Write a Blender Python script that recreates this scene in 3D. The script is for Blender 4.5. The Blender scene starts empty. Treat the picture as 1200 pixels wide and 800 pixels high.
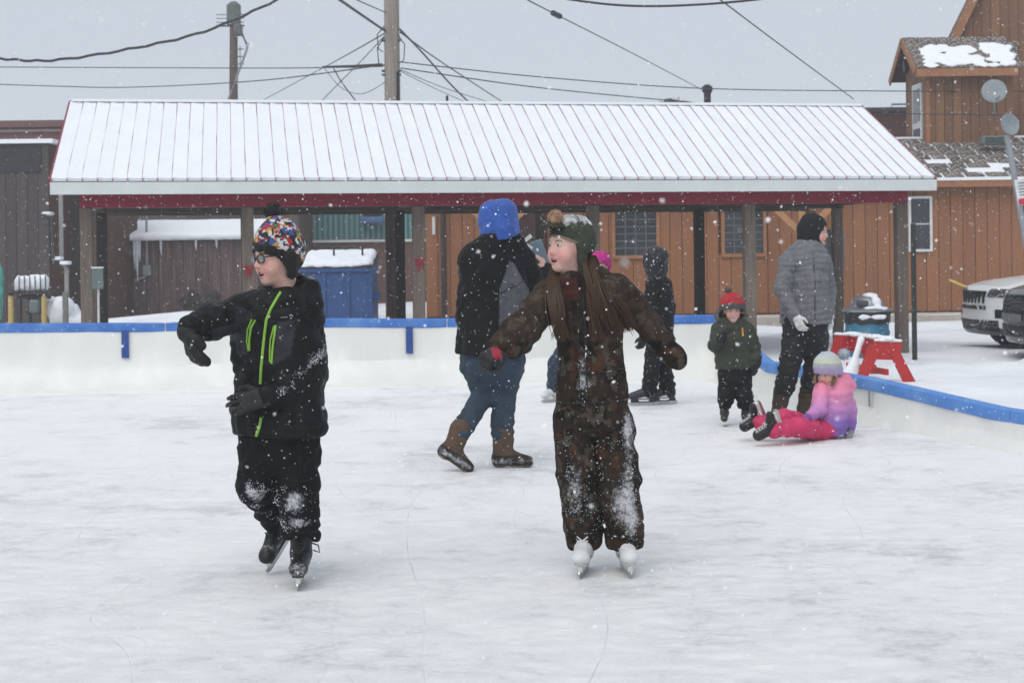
import bpy, bmesh, math, random
import numpy as np
from mathutils import Vector, Matrix

# ------------------------------------------------------------------ camera, sky, sun, exposure
scene = bpy.context.scene
COL = scene.collection
CAM_H = 1.35          # camera height, metres
FOC = 1800.0          # focal length in pixels of a 1200 px wide picture
ROLL = 0.0122
cam_data = bpy.data.cameras.new('camera')
cam_data.sensor_width = 36.0
cam_data.lens = FOC / 1200.0 * 36.0
cam_data.shift_y = -100.0 / 1200.0
cam_data.clip_start = 0.05
cam_data.clip_end = 3000.0
cam_data.dof.use_dof = True
cam_data.dof.focus_distance = 6.5
cam_data.dof.aperture_fstop = 8.0
cam = bpy.data.objects.new('camera', cam_data)
COL.objects.link(cam)
cam.matrix_world = Matrix.Translation((0, 0, CAM_H)) @ Matrix.Rotation(math.pi / 2, 4, 'X') @ Matrix.Rotation(-ROLL, 4, 'Z')
scene.camera = cam

SUN_EL, SUN_AZ = math.radians(52), math.radians(205)     # azimuth clockwise from +Y (north)
world = bpy.data.worlds.new('World')
scene.world = world
world.use_nodes = True
wt = world.node_tree
wt.nodes.clear()
w_out = wt.nodes.new('ShaderNodeOutputWorld')
w_bg = wt.nodes.new('ShaderNodeBackground')
w_sky = wt.nodes.new('ShaderNodeTexSky')
w_sky.sky_type = 'NISHITA'
w_sky.sun_disc = False
w_sky.sun_elevation = SUN_EL
w_sky.sun_rotation = SUN_AZ
w_sky.dust_density = 6.0
w_mix = wt.nodes.new('ShaderNodeMixRGB')
w_mix.inputs[0].default_value = 0.93                     # an even snow cloud hides the blue
w_mix.inputs[2].default_value = (5.45, 5.95, 6.65, 1)
w_bg.inputs[1].default_value = 0.10
wt.links.new(w_sky.outputs[0], w_mix.inputs[1])
wt.links.new(w_mix.outputs[0], w_bg.inputs[0])
wt.links.new(w_bg.outputs[0], w_out.inputs[0])

sun_data = bpy.data.lights.new('sun', 'SUN')
sun_data.energy = 1.5
sun_data.angle = math.radians(60)
sun_data.color = (1.0, 0.97, 0.93)
sun = bpy.data.objects.new('sun', sun_data)
COL.objects.link(sun)
_sd = Vector((math.sin(SUN_AZ) * math.cos(SUN_EL), math.cos(SUN_AZ) * math.cos(SUN_EL), math.sin(SUN_EL)))
sun.rotation_euler = _sd.to_track_quat('Z', 'Y').to_euler()
sun.location = _sd * 60

vs = scene.view_settings
vs.view_transform = 'Standard'
vs.look = 'None'
vs.exposure = 0.16
vs.gamma = 1.0
vs.use_curve_mapping = False
scene.render.engine = 'CYCLES'
scene.cycles.use_denoising = True
scene.cycles.max_bounces = 6
scene.cycles.diffuse_bounces = 3
scene.cycles.glossy_bounces = 3
scene.cycles.transmission_bounces = 4
scene.cycles.volume_bounces = 1
scene.cycles.caustics_reflective = False
scene.cycles.caustics_refractive = False

rng = random.Random(7)
nrng = np.random.default_rng(11)

# ------------------------------------------------------------------ helpers
def at(x, y, Y):
    """point at distance Y that a sight line through photo pixel (x, y) meets (survey of the photograph)"""
    dx, dy = x - 600.0, y - 300.0
    u = dx * math.cos(ROLL) - dy * math.sin(ROLL)
    v = dx * math.sin(ROLL) + dy * math.cos(ROLL)
    return Vector((u * Y / FOC, Y, CAM_H - v * Y / FOC))

def depth_of(x, y, z=0.0):
    dx, dy = x - 600.0, y - 300.0
    v = dx * math.sin(ROLL) + dy * math.cos(ROLL)
    return FOC * (CAM_H - z) / v

def tag(o, label=None, cat=None, group=None, kind=None):
    if label: o['label'] = label
    if cat: o['category'] = cat
    if group: o['group'] = group
    if kind: o['kind'] = kind
    return o

def empty(name, loc=(0, 0, 0), rz=0.0, parent=None):
    o = bpy.data.objects.new(name, None)
    o.empty_display_size = 0.1
    COL.objects.link(o)
    o.location = loc
    o.rotation_euler = (0, 0, rz)
    if parent: o.parent = parent
    return o

def link(name, me, mat=None, parent=None, loc=None):
    o = bpy.data.objects.new(name, me)
    COL.objects.link(o)
    if mat is not None and len(me.materials) == 0:
        me.materials.append(mat)
    if parent is not None: o.parent = parent
    if loc is not None: o.location = loc
    return o

class MB:
    """collects shapes into one mesh"""
    def __init__(s): s.v = []; s.f = []
    def add(s, vs, fs):
        n = len(s.v)
        s.v += [tuple(p) for p in vs]
        s.f += [tuple(i + n for i in f) for f in fs]
        return s
    def box(s, lo, hi, M=None):
        x0, y0, z0 = lo; x1, y1, z1 = hi
        vs = [Vector(p) for p in ((x0,y0,z0),(x1,y0,z0),(x1,y1,z0),(x0,y1,z0),(x0,y0,z1),(x1,y0,z1),(x1,y1,z1),(x0,y1,z1))]
        if M is not None: vs = [M @ p for p in vs]
        return s.add(vs, [(0,3,2,1),(4,5,6,7),(0,1,5,4),(1,2,6,5),(2,3,7,6),(3,0,4,7)])
    def bbox(s, lo, hi, b=0.01, M=None):
        """box with chamfered edges"""
        bm = bmesh.new()
        bmesh.ops.create_cube(bm, size=1.0)
        c = [(a + d) / 2 for a, d in zip(lo, hi)]; sz = [abs(d - a) for a, d in zip(lo, hi)]
        for v in bm.verts: v.co = Vector([v.co[i] * sz[i] + c[i] for i in range(3)])
        bmesh.ops.bevel(bm, geom=list(bm.edges), offset=min(b, min(sz) * 0.45), segments=2, affect='EDGES', profile=0.5)
        bm.verts.index_update()
        vs = [v.co.copy() for v in bm.verts]
        if M is not None: vs = [M @ p for p in vs]
        s.add(vs, [[v.index for v in f.verts] for f in bm.faces])
        bm.free(); return s
    def hexa(s, p):
        return s.add(p, [(0,3,2,1),(4,5,6,7),(0,1,5,4),(1,2,6,5),(2,3,7,6),(3,0,4,7)])
    def bar(s, a, b, w, h, up=(0, 0, 1)):
        """rectangular bar from a to b; w across, h along up"""
        a, b = Vector(a), Vector(b); d = (b - a).normalized(); up = Vector(up)
        sd = d.cross(up)
        if sd.length < 1e-4: sd = d.cross(Vector((0, 1, 0)))
        sd.normalize(); u = sd.cross(d).normalized()
        ps = []
        for p in (a, b):
            for i, j in ((-1,-1),(1,-1),(1,1),(-1,1)):
                ps.append(p + sd * (w / 2 * i) + u * (h / 2 * j))
        return s.add(ps, [(0,3,2,1),(4,5,6,7),(0,1,5,4),(1,2,6,5),(2,3,7,6),(3,0,4,7)])
    def tube(s, pts, r, n=8, cap=True, flat=None):
        """round tube through pts; r number or list; flat=(normal-ish vector, ratio) squashes"""
        pts = [Vector(p) for p in pts]
        rs = r if isinstance(r, (list, tuple)) else [r] * len(pts)
        prev = None; vs = []; fs = []
        for i, p in enumerate(pts):
            d = (pts[min(i + 1, len(pts) - 1)] - pts[max(i - 1, 0)])
            if d.length < 1e-9: d = Vector((0, 0, 1))
            d.normalize()
            if prev is None:
                prev = d.orthogonal().normalized()
                if flat is not None:
                    prev = (Vector(flat[0]) - d * d.dot(Vector(flat[0])))
                    prev = prev.normalized() if prev.length > 1e-5 else d.orthogonal().normalized()
            else:
                prev = (prev - d * d.dot(prev)).normalized()
            e2 = d.cross(prev)
            for k in range(n):
                a = 2 * math.pi * k / n
                c, q = math.cos(a), math.sin(a)
                if flat is not None: c *= flat[1]
                vs.append(p + (prev * c + e2 * q) * rs[i])
        for i in range(len(pts) - 1):
            for k in range(n):
                k2 = (k + 1) % n
                fs.append((i*n+k, i*n+k2, (i+1)*n+k2, (i+1)*n+k))
        if cap:
            fs.append(tuple(range(n - 1, -1, -1)))
            m = (len(pts) - 1) * n
            fs.append(tuple(range(m, m + n)))
        return s.add(vs, fs)
    def lathe(s, prof, n=20, c=(0, 0, 0)):
        vs = []; fs = []; c = Vector(c)
        for r, z in prof:
            for k in range(n):
                a = 2 * math.pi * k / n
                vs.append(c + Vector((r * math.cos(a), r * math.sin(a), z)))
        for i in range(len(prof) - 1):
            for k in range(n):
                k2 = (k + 1) % n
                fs.append((i*n+k, i*n+k2, (i+1)*n+k2, (i+1)*n+k))
        fs.append(tuple(range(n - 1, -1, -1)))
        m = (len(prof) - 1) * n
        fs.append(tuple(range(m, m + n)))
        return s.add(vs, fs)
    def mesh(s, name, smooth=False):
        me = bpy.data.meshes.new(name)
        me.from_pydata(s.v, [], s.f)
        me.update()
        if smooth:
            me.polygons.foreach_set('use_smooth', [True] * len(me.polygons))
            try: me.set_sharp_from_angle(angle=math.radians(40))
            except Exception: pass
        return me
    def build(s, name, mat, parent=None, smooth=False, loc=None):
        return link(name, s.mesh(name, smooth), mat, parent, loc)

_unit = {}
def piece(name, parent, mat, loc, dims, rot=None, bev=0.0):
    """a box piece: alike pieces share one unit mesh per name and material"""
    key = (name, mat.name)
    if key not in _unit:
        me = MB().box((-.5,-.5,-.5), (.5,.5,.5)).mesh(name)
        me.materials.append(mat)
        _unit[key] = me
    o = bpy.data.objects.new(name, _unit[key])
    COL.objects.link(o)
    o.parent = parent
    o.location = loc; o.scale = dims
    if rot is not None: o.rotation_euler = rot
    return o

# ------------------------------------------------------------------ materials
MATS = {}
def mat(name, col=(0.5,0.5,0.5), rough=0.6, metal=0.0, var=0.15, scale=8.0, bump=0.0, bscale=60.0, stretch=None,
        speck=0.0, sscale=70.0, speckcol=(0.78,0.8,0.84), attr=None, sheen=0.0, spec=0.4, var2=None, coat=0.0, wear=None, perobj=0.0, emit=None):
    """procedural surface: colour broken by noise, bump, optional caught snow"""
    if name in MATS: return MATS[name]
    m = bpy.data.materials.new(name); MATS[name] = m
    m.use_nodes = True
    nt = m.node_tree; N = nt.nodes; L = nt.links
    bs = N['Principled BSDF']
    bs.inputs['Roughness'].default_value = rough
    bs.inputs['Metallic'].default_value = metal
    bs.inputs['Specular IOR Level'].default_value = spec
    if sheen: bs.inputs['Sheen Weight'].default_value = sheen
    if coat: bs.inputs['Coat Weight'].default_value = coat
    tc = N.new('ShaderNodeTexCoord'); mp = N.new('ShaderNodeMapping')
    L.new(tc.outputs['Object'], mp.inputs[0])
    if perobj:
        oi = N.new('ShaderNodeObjectInfo')
        mm = N.new('ShaderNodeMath'); mm.operation = 'MULTIPLY'; mm.inputs[1].default_value = 37.0
        L.new(oi.outputs['Random'], mm.inputs[0]); L.new(mm.outputs[0], mp.inputs['Location'])
    if stretch: mp.inputs['Scale'].default_value = stretch
    nz = N.new('ShaderNodeTexNoise'); nz.inputs['Scale'].default_value = scale
    nz.inputs['Detail'].default_value = 6; nz.inputs['Roughness'].default_value = 0.6
    L.new(mp.outputs[0], nz.inputs[0])
    hsv = N.new('ShaderNodeMixRGB'); hsv.blend_type = 'MULTIPLY'; hsv.inputs[0].default_value = 1.0
    if attr:
        at_ = N.new('ShaderNodeAttribute'); at_.attribute_name = attr
        L.new(at_.outputs['Color'], hsv.inputs[1])
    else:
        hsv.inputs[1].default_value = (*col, 1)
    rp = N.new('ShaderNodeMapRange')
    rp.inputs[1].default_value = 0.25; rp.inputs[2].default_value = 0.75
    rp.inputs[3].default_value = 1 - var; rp.inputs[4].default_value = 1 + var
    L.new(nz.outputs[0], rp.inputs[0]); L.new(rp.outputs[0], hsv.inputs[2])
    cur = hsv.outputs[0]
    if perobj:
        pr = N.new('ShaderNodeMapRange'); pr.inputs[3].default_value = 1 - perobj; pr.inputs[4].default_value = 1 + perobj
        L.new(oi.outputs['Random'], pr.inputs[0])
        mu = N.new('ShaderNodeMixRGB'); mu.blend_type = 'MULTIPLY'; mu.inputs[0].default_value = 1
        L.new(cur, mu.inputs[1]); L.new(pr.outputs[0], mu.inputs[2]); cur = mu.outputs[0]
    if var2:                          # second colour in larger patches: (colour, scale, low, high)
        n2 = N.new('ShaderNodeTexNoise'); n2.inputs['Scale'].default_value = var2[1]; n2.inputs['Detail'].default_value = 5
        L.new(mp.outputs[0], n2.inputs[0])
        r2 = N.new('ShaderNodeMapRange'); r2.inputs[1].default_value = var2[2]; r2.inputs[2].default_value = var2[3]
        L.new(n2.outputs[0], r2.inputs[0])
        mx = N.new('ShaderNodeMixRGB'); mx.inputs[2].default_value = (*var2[0], 1)
        L.new(r2.outputs[0], mx.inputs[0]); L.new(cur, mx.inputs[1]); cur = mx.outputs[0]
    if speck:                         # snow caught on the surface
        n3 = N.new('ShaderNodeTexNoise'); n3.inputs['Scale'].default_value = sscale; n3.inputs['Detail'].default_value = 2
        L.new(tc.outputs['Object'], n3.inputs[0])
        r3 = N.new('ShaderNodeMapRange')
        th = 0.78 - speck
        r3.inputs[1].default_value = th; r3.inputs[2].default_value = th + 0.05
        L.new(n3.outputs[0], r3.inputs[0])
        mx = N.new('ShaderNodeMixRGB'); mx.inputs[2].default_value = (*speckcol, 1)
        L.new(r3.outputs[0], mx.inputs[0]); L.new(cur, mx.inputs[1]); cur = mx.outputs[0]
    if wear:                          # snow packed where attribute 'Snow' is high, broken by noise
        aw = N.new('ShaderNodeAttribute'); aw.attribute_name = 'Snow'
        n4 = N.new('ShaderNodeTexNoise'); n4.inputs['Scale'].default_value = wear; n4.inputs['Detail'].default_value = 8
        n4.inputs['Roughness'].default_value = 0.85
        L.new(tc.outputs['Object'], n4.inputs[0])
        ad = N.new('ShaderNodeMath'); ad.operation = 'ADD'
        aw2 = N.new('ShaderNodeMath'); aw2.operation = 'MULTIPLY'; aw2.inputs[1].default_value = 0.66; L.new(aw.outputs['Fac'], aw2.inputs[0])
        L.new(n4.outputs[0], ad.inputs[0]); L.new(aw2.outputs[0], ad.inputs[1])
        r4 = N.new('ShaderNodeMapRange'); r4.inputs[1].default_value = 0.78; r4.inputs[2].default_value = 0.96
        r4.inputs[4].default_value = 0.68
        L.new(ad.outputs[0], r4.inputs[0])
        mx = N.new('ShaderNodeMixRGB'); mx.inputs[2].default_value = (*speckcol, 1)
        L.new(r4.outputs[0], mx.inputs[0]); L.new(cur, mx.inputs[1]); cur = mx.outputs[0]
    L.new(cur, bs.inputs['Base Color'])
    if bump:
        nb = N.new('ShaderNodeTexNoise'); nb.inputs['Scale'].default_value = bscale; nb.inputs['Detail'].default_value = 4
        L.new(mp.outputs[0], nb.inputs[0])
        bp = N.new('ShaderNodeBump'); bp.inputs['Strength'].default_value = bump; bp.inputs['Distance'].default_value = 0.01
        L.new(nb.outputs[0], bp.inputs['Height']); L.new(bp.outputs[0], bs.inputs['Normal'])
    if emit:
        bs.inputs['Emission Color'].default_value = (*emit[0], 1); bs.inputs['Emission Strength'].default_value = emit[1]
    return m

SNOW = (0.80, 0.825, 0.86)
m_snow = mat('snow', SNOW, 0.75, var=0.05, scale=3, bump=0.35, bscale=14, spec=0.25)
m_snowcap = mat('snow_cap', SNOW, 0.75, var=0.04, scale=5, bump=0.3, bscale=20, spec=0.25)

# ------------------------------------------------------------------ solid modelling by distance fields -> one continuous mesh
_tab = nrng.random((32, 32, 32)).astype(np.float32)
def vnoise(P):
    Pi = np.floor(P).astype(np.int64); f = (P - Pi).astype(np.float32); f = f * f * (3 - 2 * f)
    i0 = Pi & 31; i1 = (Pi + 1) & 31
    def t(a, b, c): return _tab[a, b, c]
    x0, y0, z0 = i0.T; x1, y1, z1 = i1.T
    fx, fy, fz = f.T
    c00 = t(x0,y0,z0)*(1-fx)+t(x1,y0,z0)*fx; c10 = t(x0,y1,z0)*(1-fx)+t(x1,y1,z0)*fx
    c01 = t(x0,y0,z1)*(1-fx)+t(x1,y0,z1)*fx; c11 = t(x0,y1,z1)*(1-fx)+t(x1,y1,z1)*fx
    return ((c00*(1-fy)+c10*fy)*(1-fz) + (c01*(1-fy)+c11*fy)*fz) * 2 - 1
def fbm(P, oct=3):
    s = 0; a = 1.0
    for i in range(oct):
        s = s + a * vnoise(P + 7.3 * i); P = P * 2.03; a *= 0.5
    return s

def smin(a, b, k):
    if k <= 0: return np.minimum(a, b)
    h = np.clip(0.5 + 0.5 * (b - a) / k, 0, 1)
    return b + (a - b) * h - k * h * (1 - h)

def V3(p): return np.array(p, dtype=np.float32)

class SD:
    """a solid: smooth union of tapered limbs, ellipsoids and stacked cross-sections"""
    def __init__(s): s.ops = []; s.lo = np.full(3, 1e9); s.hi = np.full(3, -1e9); s.disp = []
    def _b(s, p, r):
        p = np.array(p, float); s.lo = np.minimum(s.lo, p - r); s.hi = np.maximum(s.hi, p + r)
    def cap(s, a, b, ra, rb=None, k=0.03, fold=None, sub=False):
        rb = ra if rb is None else rb
        A, B = V3(a), V3(b); s_ = B - A; L2 = float(s_ @ s_) + 1e-12; L = math.sqrt(L2)
        ph = rng.uniform(0, 6)
        def f(P):
            t = np.clip((P - A) @ s_ / L2, 0, 1)
            d = np.linalg.norm(P - A - t[:, None] * s_, axis=1)
            r = ra + (rb - ra) * t
            if fold is not None:                      # cloth rings round the limb, broken up by noise
                w = np.sin(t * L * fold[1] + ph + 3.0 * vnoise(P * 11.0)) * (0.6 + 0.6 * vnoise(P * 9.0 + 5.0))
                m = fold[2](t) if len(fold) > 2 else 1.0
                r = r + fold[0] * w * m
            return d - r
        s.ops.append((f, k, sub))
        if not sub: s._b(a, ra + 0.02); s._b(b, rb + 0.02)
        return s
    def path(s, pts, rs, k=0.02, fold=None):
        for i in range(len(pts) - 1): s.cap(pts[i], pts[i+1], rs[i], rs[i+1], k, fold)
        return s
    def ell(s, c, r, R=None, k=0.03, sub=False):
        C = V3(c); r_ = V3(r); M = None if R is None else np.array(R, dtype=np.float32)
        def f(P):
            q = P - C
            if M is not None: q = q @ M              # columns of R are the local axes
            k0 = np.linalg.norm(q / r_, axis=1); k1 = np.linalg.norm(q / (r_ * r_), axis=1)
            return k0 * (k0 - 1) / np.maximum(k1, 1e-6)
        s.ops.append((f, k, sub))
        if not sub: s._b(c, max(r))
        return s
    def stack(s, rows, yaw=0.0, k=0.04, pw=2.5, capr=0.0):
        """rows (x, y, z, rx, ry) from top to bottom: elliptic sections turned by yaw"""
        rows = sorted([tuple(map(float, r)) for r in rows], key=lambda r: r[2])
        zz = np.array([r[2] for r in rows]); A = np.array(rows)
        c, q = math.cos(yaw), math.sin(yaw)
        def f(P):
            z = P[:, 2]
            cx, cy, rx, ry = (np.interp(z, zz, A[:, i]) for i in (0, 1, 3, 4))
            dx = P[:, 0] - cx; dy = P[:, 1] - cy
            u = np.abs(dx * c + dy * q) / rx; v = np.abs(-dx * q + dy * c) / ry
            n = (u ** pw + v ** pw) ** (1 / pw)
            d = (n - 1) * np.minimum(rx, ry)
            cap = np.maximum(zz[0] - z, z - zz[-1]) + capr
            return (np.where((d > 0) & (cap > 0), np.hypot(np.maximum(d, 0), np.maximum(cap, 0)), np.maximum(d, cap)) - capr).astype(np.float32) if capr else np.maximum(d, cap).astype(np.float32)
        s.ops.append((f, k, False))
        for r in rows: s._b(r[:3], max(r[3], r[4]))
        return s
    def cut(s, point, normal):
        """remove everything on the side the normal points to"""
        p = V3(point); n = V3(Vector(normal).normalized())
        s.ops.append((lambda P: -((P - p) @ n), 0.0, 'cut')); return s
    def custom(s, f, k=0.0, sub=False, lo=None, hi=None):
        s.ops.append((f, k, sub))
        if lo is not None: s.lo = np.minimum(s.lo, lo); s.hi = np.maximum(s.hi, hi)
        return s
    def wrinkle(s, amp, freq, oct=2, aniso=(1, 1, 1)):
        an = V3(aniso)
        s.disp.append(lambda P: amp * fbm(P * an * freq, oct)); return s
    def crease(s, amp, freq, aniso=(1, 1, 1), off=0.0):
        """sharp cloth creases between soft swells"""
        an = V3(aniso)
        def g(P):
            Q = P * an * freq + off
            Q = Q + 0.6 * vnoise(Q * 0.7 + 3.1)[:, None]
            return amp * (0.55 - 1.6 * np.abs(fbm(Q, 2)))
        s.disp.append(g); return s
    def ev(s, P):
        D = None
        for f, k, sub in s.ops:
            d = f(P)
            if D is None: D = d
            elif sub == 'cut': D = np.maximum(D, -d)
            elif sub: D = -smin(-D, d, k)
            else: D = smin(D, d, k)
        for g in s.disp: D = D + g(P)
        return D
    def grid(s, h):
        lo = s.lo - 3 * h; hi = s.hi + 3 * h
        B = 4
        n = (np.ceil((hi - lo) / (h * B)).astype(int)) * B
        nb = n // B
        g = [lo[i] + (np.arange(nb[i]) * B + B / 2) * h for i in range(3)]
        X = np.stack(np.meshgrid(*g, indexing='ij'), -1).reshape(-1, 3).astype(np.float32)
        C = s.ev(X).reshape(nb)
        near = np.abs(C) < h * B * 1.35
        V = np.repeat(np.repeat(np.repeat(np.sign(C), B, 0), B, 1), B, 2).astype(np.float32)
        V[V == 0] = 1
        M = np.repeat(np.repeat(np.repeat(near, B, 0), B, 1), B, 2)
        I = np.argwhere(M)
        P = (lo + (I + 0.0) * h).astype(np.float32)
        out = np.empty(len(P), np.float32)
        for a in range(0, len(P), 400000): out[a:a+400000] = s.ev(P[a:a+400000])
        V[M] = out
        return V, lo, h
    def mesh(s, name, h, colour=None, snow=None):
        V, lo, h = s.grid(h)
        S = V < 0
        S[0] = S[-1] = False; S[:, 0] = S[:, -1] = False; S[:, :, 0] = S[:, :, -1] = False
        V = np.where(S, np.minimum(V, -1e-6), np.maximum(V, 1e-6))
        n = S.shape
        cnt = np.zeros(tuple(k - 1 for k in n), np.int8)
        cor = [(i, j, k) for i in (0, 1) for j in (0, 1) for k in (0, 1)]
        for i, j, k in cor: cnt += S[i:n[0]-1+i, j:n[1]-1+j, k:n[2]-1+k]
        act = (cnt > 0) & (cnt < 8)
        idx = np.full(act.shape, -1, np.int64)
        I = np.argwhere(act); idx[act] = np.arange(len(I))
        acc = np.zeros((len(I), 3)); num = np.zeros(len(I))
        for c in cor:
            for ax in range(3):
                if c[ax]: continue
                e = list(c); e[ax] = 1
                v0 = V[I[:,0]+c[0], I[:,1]+c[1], I[:,2]+c[2]]; v1 = V[I[:,0]+e[0], I[:,1]+e[1], I[:,2]+e[2]]
                x = (v0 < 0) != (v1 < 0)
                t = np.where(x, v0 / np.where(x, v0 - v1, 1), 0)
                p = np.tile(np.array(c, float), (len(I), 1)); p[:, ax] = t
                acc += p * x[:, None]; num += x
        co = lo + h * (I + acc / num[:, None])
        F = []
        for ax in range(3):
            a, b = (ax + 1) % 3, (ax + 2) % 3
            sl0 = [slice(None)] * 3; sl1 = [slice(None)] * 3
            sl0[ax] = slice(0, -1); sl1[ax] = slice(1, None)
            X = S[tuple(sl0)] != S[tuple(sl1)]
            E = np.argwhere(X)
            E = E[(E[:, a] > 0) & (E[:, b] > 0) & (E[:, a] < act.shape[a]) & (E[:, b] < act.shape[b])]
            def g(da, db):
                q = E.copy(); q[:, a] += da; q[:, b] += db
                return idx[q[:, 0], q[:, 1], q[:, 2]]
            Q = np.stack([g(-1, -1), g(0, -1), g(0, 0), g(-1, 0)], 1)
            flip = ~S[E[:, 0], E[:, 1], E[:, 2]]
            Q[flip] = Q[flip][:, ::-1]
            F.append(Q)
        F = np.concatenate(F); F = F[(F >= 0).all(1)]
        me = bpy.data.meshes.new(name)
        me.vertices.add(len(co)); me.vertices.foreach_set('co', co.astype(np.float32).ravel())
        me.loops.add(F.size); me.loops.foreach_set('vertex_index', F.astype(np.int32).ravel())
        me.polygons.add(len(F)); me.polygons.foreach_set('loop_start', np.arange(0, F.size, 4, dtype=np.int32))
        me.polygons.foreach_set('use_smooth', np.ones(len(F), bool))
        me.update(calc_edges=True); me.validate()
        if colour is not None:
            c = np.asarray(colour(co.astype(np.float32)), np.float32)
            ca = me.color_attributes.new('Col', 'FLOAT_COLOR', 'POINT')
            ca.data.foreach_set('color', np.concatenate([c, np.ones((len(c), 1), np.float32)], 1).ravel())
        if snow is not None:
            sa = me.attributes.new('Snow', 'FLOAT', 'POINT')
            sa.data.foreach_set('value', np.asarray(snow(co.astype(np.float32)), np.float32))
        return me
    def build(s, name, m, parent, h, colour=None, snow=None):
        return link(name, s.mesh(name, h, colour, snow), m, parent)
    def hit(s, o, d, t0=0.0, t1=40.0):
        """where a ray first meets the solid"""
        o = V3(o); d = V3(Vector(d).normalized()); t = t0
        for _ in range(160):
            q = float(s.ev((o + d * t)[None])[0])
            if q < 0.0008: return Vector(o + d * t)
            t += max(q * 0.6, 0.0006)
            if t > t1: break
        return None

# ------------------------------------------------------------------ ground, ice
def lerp(a, b, t): return a + (b - a) * t
SIDE = [(2.20, 16.62), (2.20, 14.6), (2.24, 13.62), (2.81, 12.03), (3.34, 10.5), (4.45, 7.3), (6.0, 2.8)]
BACK = [(-9.5, 15.35), (-5.25, 15.85), (-2.0, 16.2), (2.2, 16.62)]

def side_x(y):
    ys = [p[1] for p in SIDE][::-1]; xs = [p[0] for p in SIDE][::-1]
    return np.interp(y, ys, xs)

def axis(lo, hi, fine_lo, fine_hi, st):
    a = list(np.arange(fine_lo, fine_hi + 1e-6, st))
    v = fine_lo; s = st; L = []
    while v > lo: s *= 1.45; v -= s; L.append(max(v, lo))
    v = fine_hi; s = st; R = []
    while v < hi: s *= 1.45; v += s; R.append(min(v, hi))
    return np.array(L[::-1] + a + R)

gx = axis(-220, 220, -16, 16, 0.22); gy = axis(-60, 400, 9, 40, 0.22)
GX, GY = np.meshgrid(gx, gy, indexing='ij')
Pg = np.stack([GX, GY, np.zeros_like(GX)], -1).reshape(-1, 3)
back_y = np.interp(GX, [p[0] for p in BACK], [p[1] for p in BACK])
inside = (GY < np.where(GX < 2.25, back_y, -1e9) + 0.05) & (GX < 2.3) | (GX < side_x(GY) - 0.02) & (GY < 13.7)
def mound(cx, cy, sx, sy, h): return h * np.exp(-((GX - cx) / sx) ** 2 - ((GY - cy) / sy) ** 2)
gz = 0.05 * fbm(Pg * 0.45, 4).reshape(GX.shape) + 0.025 * fbm(Pg * 2.3, 2).reshape(GX.shape)
gz += (mound(6.3, 17.6, 0.7, 0.5, 0.20) + mound(7.1, 17.2, 0.8, 0.6, 0.26) + mound(5.2, 17.9, 0.5, 0.4, 0.08)) * (0.75 + 0.8 * fbm(Pg * 3.1, 3).reshape(GX.shape))
gz *= np.clip((1200 - np.abs(GY)) / 1200, 0, 1)
gz += mound(-7.6, 24.0, 1.3, 0.9, 0.30) + mound(-5.7, 30.0, 3.0, 2.0, 0.30) + mound(-3.0, 32.0, 2.5, 1.5, 0.2)
gz = np.where((GY > 28.4) & (GX > -3), np.minimum(gz, 0.02), gz)
gz = np.where(inside, -0.06, gz)
nxg, nyg = GX.shape
me = bpy.data.meshes.new('ground')
idg = np.arange(nxg * nyg).reshape(nxg, nyg)
Fg = np.stack([idg[:-1, :-1], idg[1:, :-1], idg[1:, 1:], idg[:-1, 1:]], -1).reshape(-1, 4)
me.from_pydata(np.stack([GX, GY, gz], -1).reshape(-1, 3).tolist(), [], Fg.tolist())
me.polygons.foreach_set('use_smooth', [True] * len(me.polygons))
m_ground = mat('ground_snow', (0.78, 0.80, 0.835), 0.8, var=0.07, scale=1.3, bump=0.5, bscale=7, spec=0.2, var2=((0.60, 0.62, 0.66), 0.7, 0.55, 0.75))
tag(link('ground', me, m_ground), kind='structure')

# ice: packed, skated snow over ice
m_ice = bpy.data.materials.new('skated_ice'); m_ice.use_nodes = True
nt = m_ice.node_tree; N = nt.nodes; L = nt.links; bs = N['Principled BSDF']
tc = N.new('ShaderNodeTexCoord')
def nz(scale, st, detail=6, rough=0.6):
    mp = N.new('ShaderNodeMapping'); mp.inputs['Scale'].default_value = st; L.new(tc.outputs['Object'], mp.inputs[0])
    n = N.new('ShaderNodeTexNoise'); n.inputs['Scale'].default_value = scale; n.inputs['Detail'].default_value = detail
    n.inputs['Roughness'].default_value = rough; n.inputs['Distortion'].default_value = 0.6
    L.new(mp.outputs[0], n.inputs[0]); return n.outputs[0]
def rng_(src, a, b, c, d):
    r = N.new('ShaderNodeMapRange'); L.new(src, r.inputs[0])
    for i, v in enumerate((a, b, c, d)): r.inputs[i + 1].default_value = v
    return r.outputs[0]
def math_(op, a, b):
    q = N.new('ShaderNodeMath'); q.operation = op
    for i, v in enumerate((a, b)):
        if isinstance(v, (int, float)): q.inputs[i].default_value = v
        else: L.new(v, q.inputs[i])
    return q.outputs[0]
big = nz(0.55, (1, 1, 1)); mid = nz(2.8, (0.85, 1.0, 1)); fine = nz(10, (0.8, 1.0, 1), 10, 0.8)
grain = nz(42, (0.8, 1, 1), 5, 0.7)
def cuts(scale, st, w):                                   # skate cuts: thin contour lines of a smooth noise
    n = nz(scale, st, 1, 0.3)
    return rng_(math_('ABSOLUTE', math_('SUBTRACT', n, 0.5), 0), 0.0, w, 1.0, 0.0)
c1 = cuts(0.5, (1, 0.45, 1), 0.0016); c2 = cuts(0.45, (0.35, 1.2, 4), 0.0013); c3 = cuts(0.8, (1.3, 0.3, 9), 0.0018)
cc = math_('MAXIMUM', math_('MAXIMUM', c1, c2), c3)
cc = math_('MULTIPLY', cc, rng_(mid, 0.40, 0.6, 0.0, 1.0))
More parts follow.
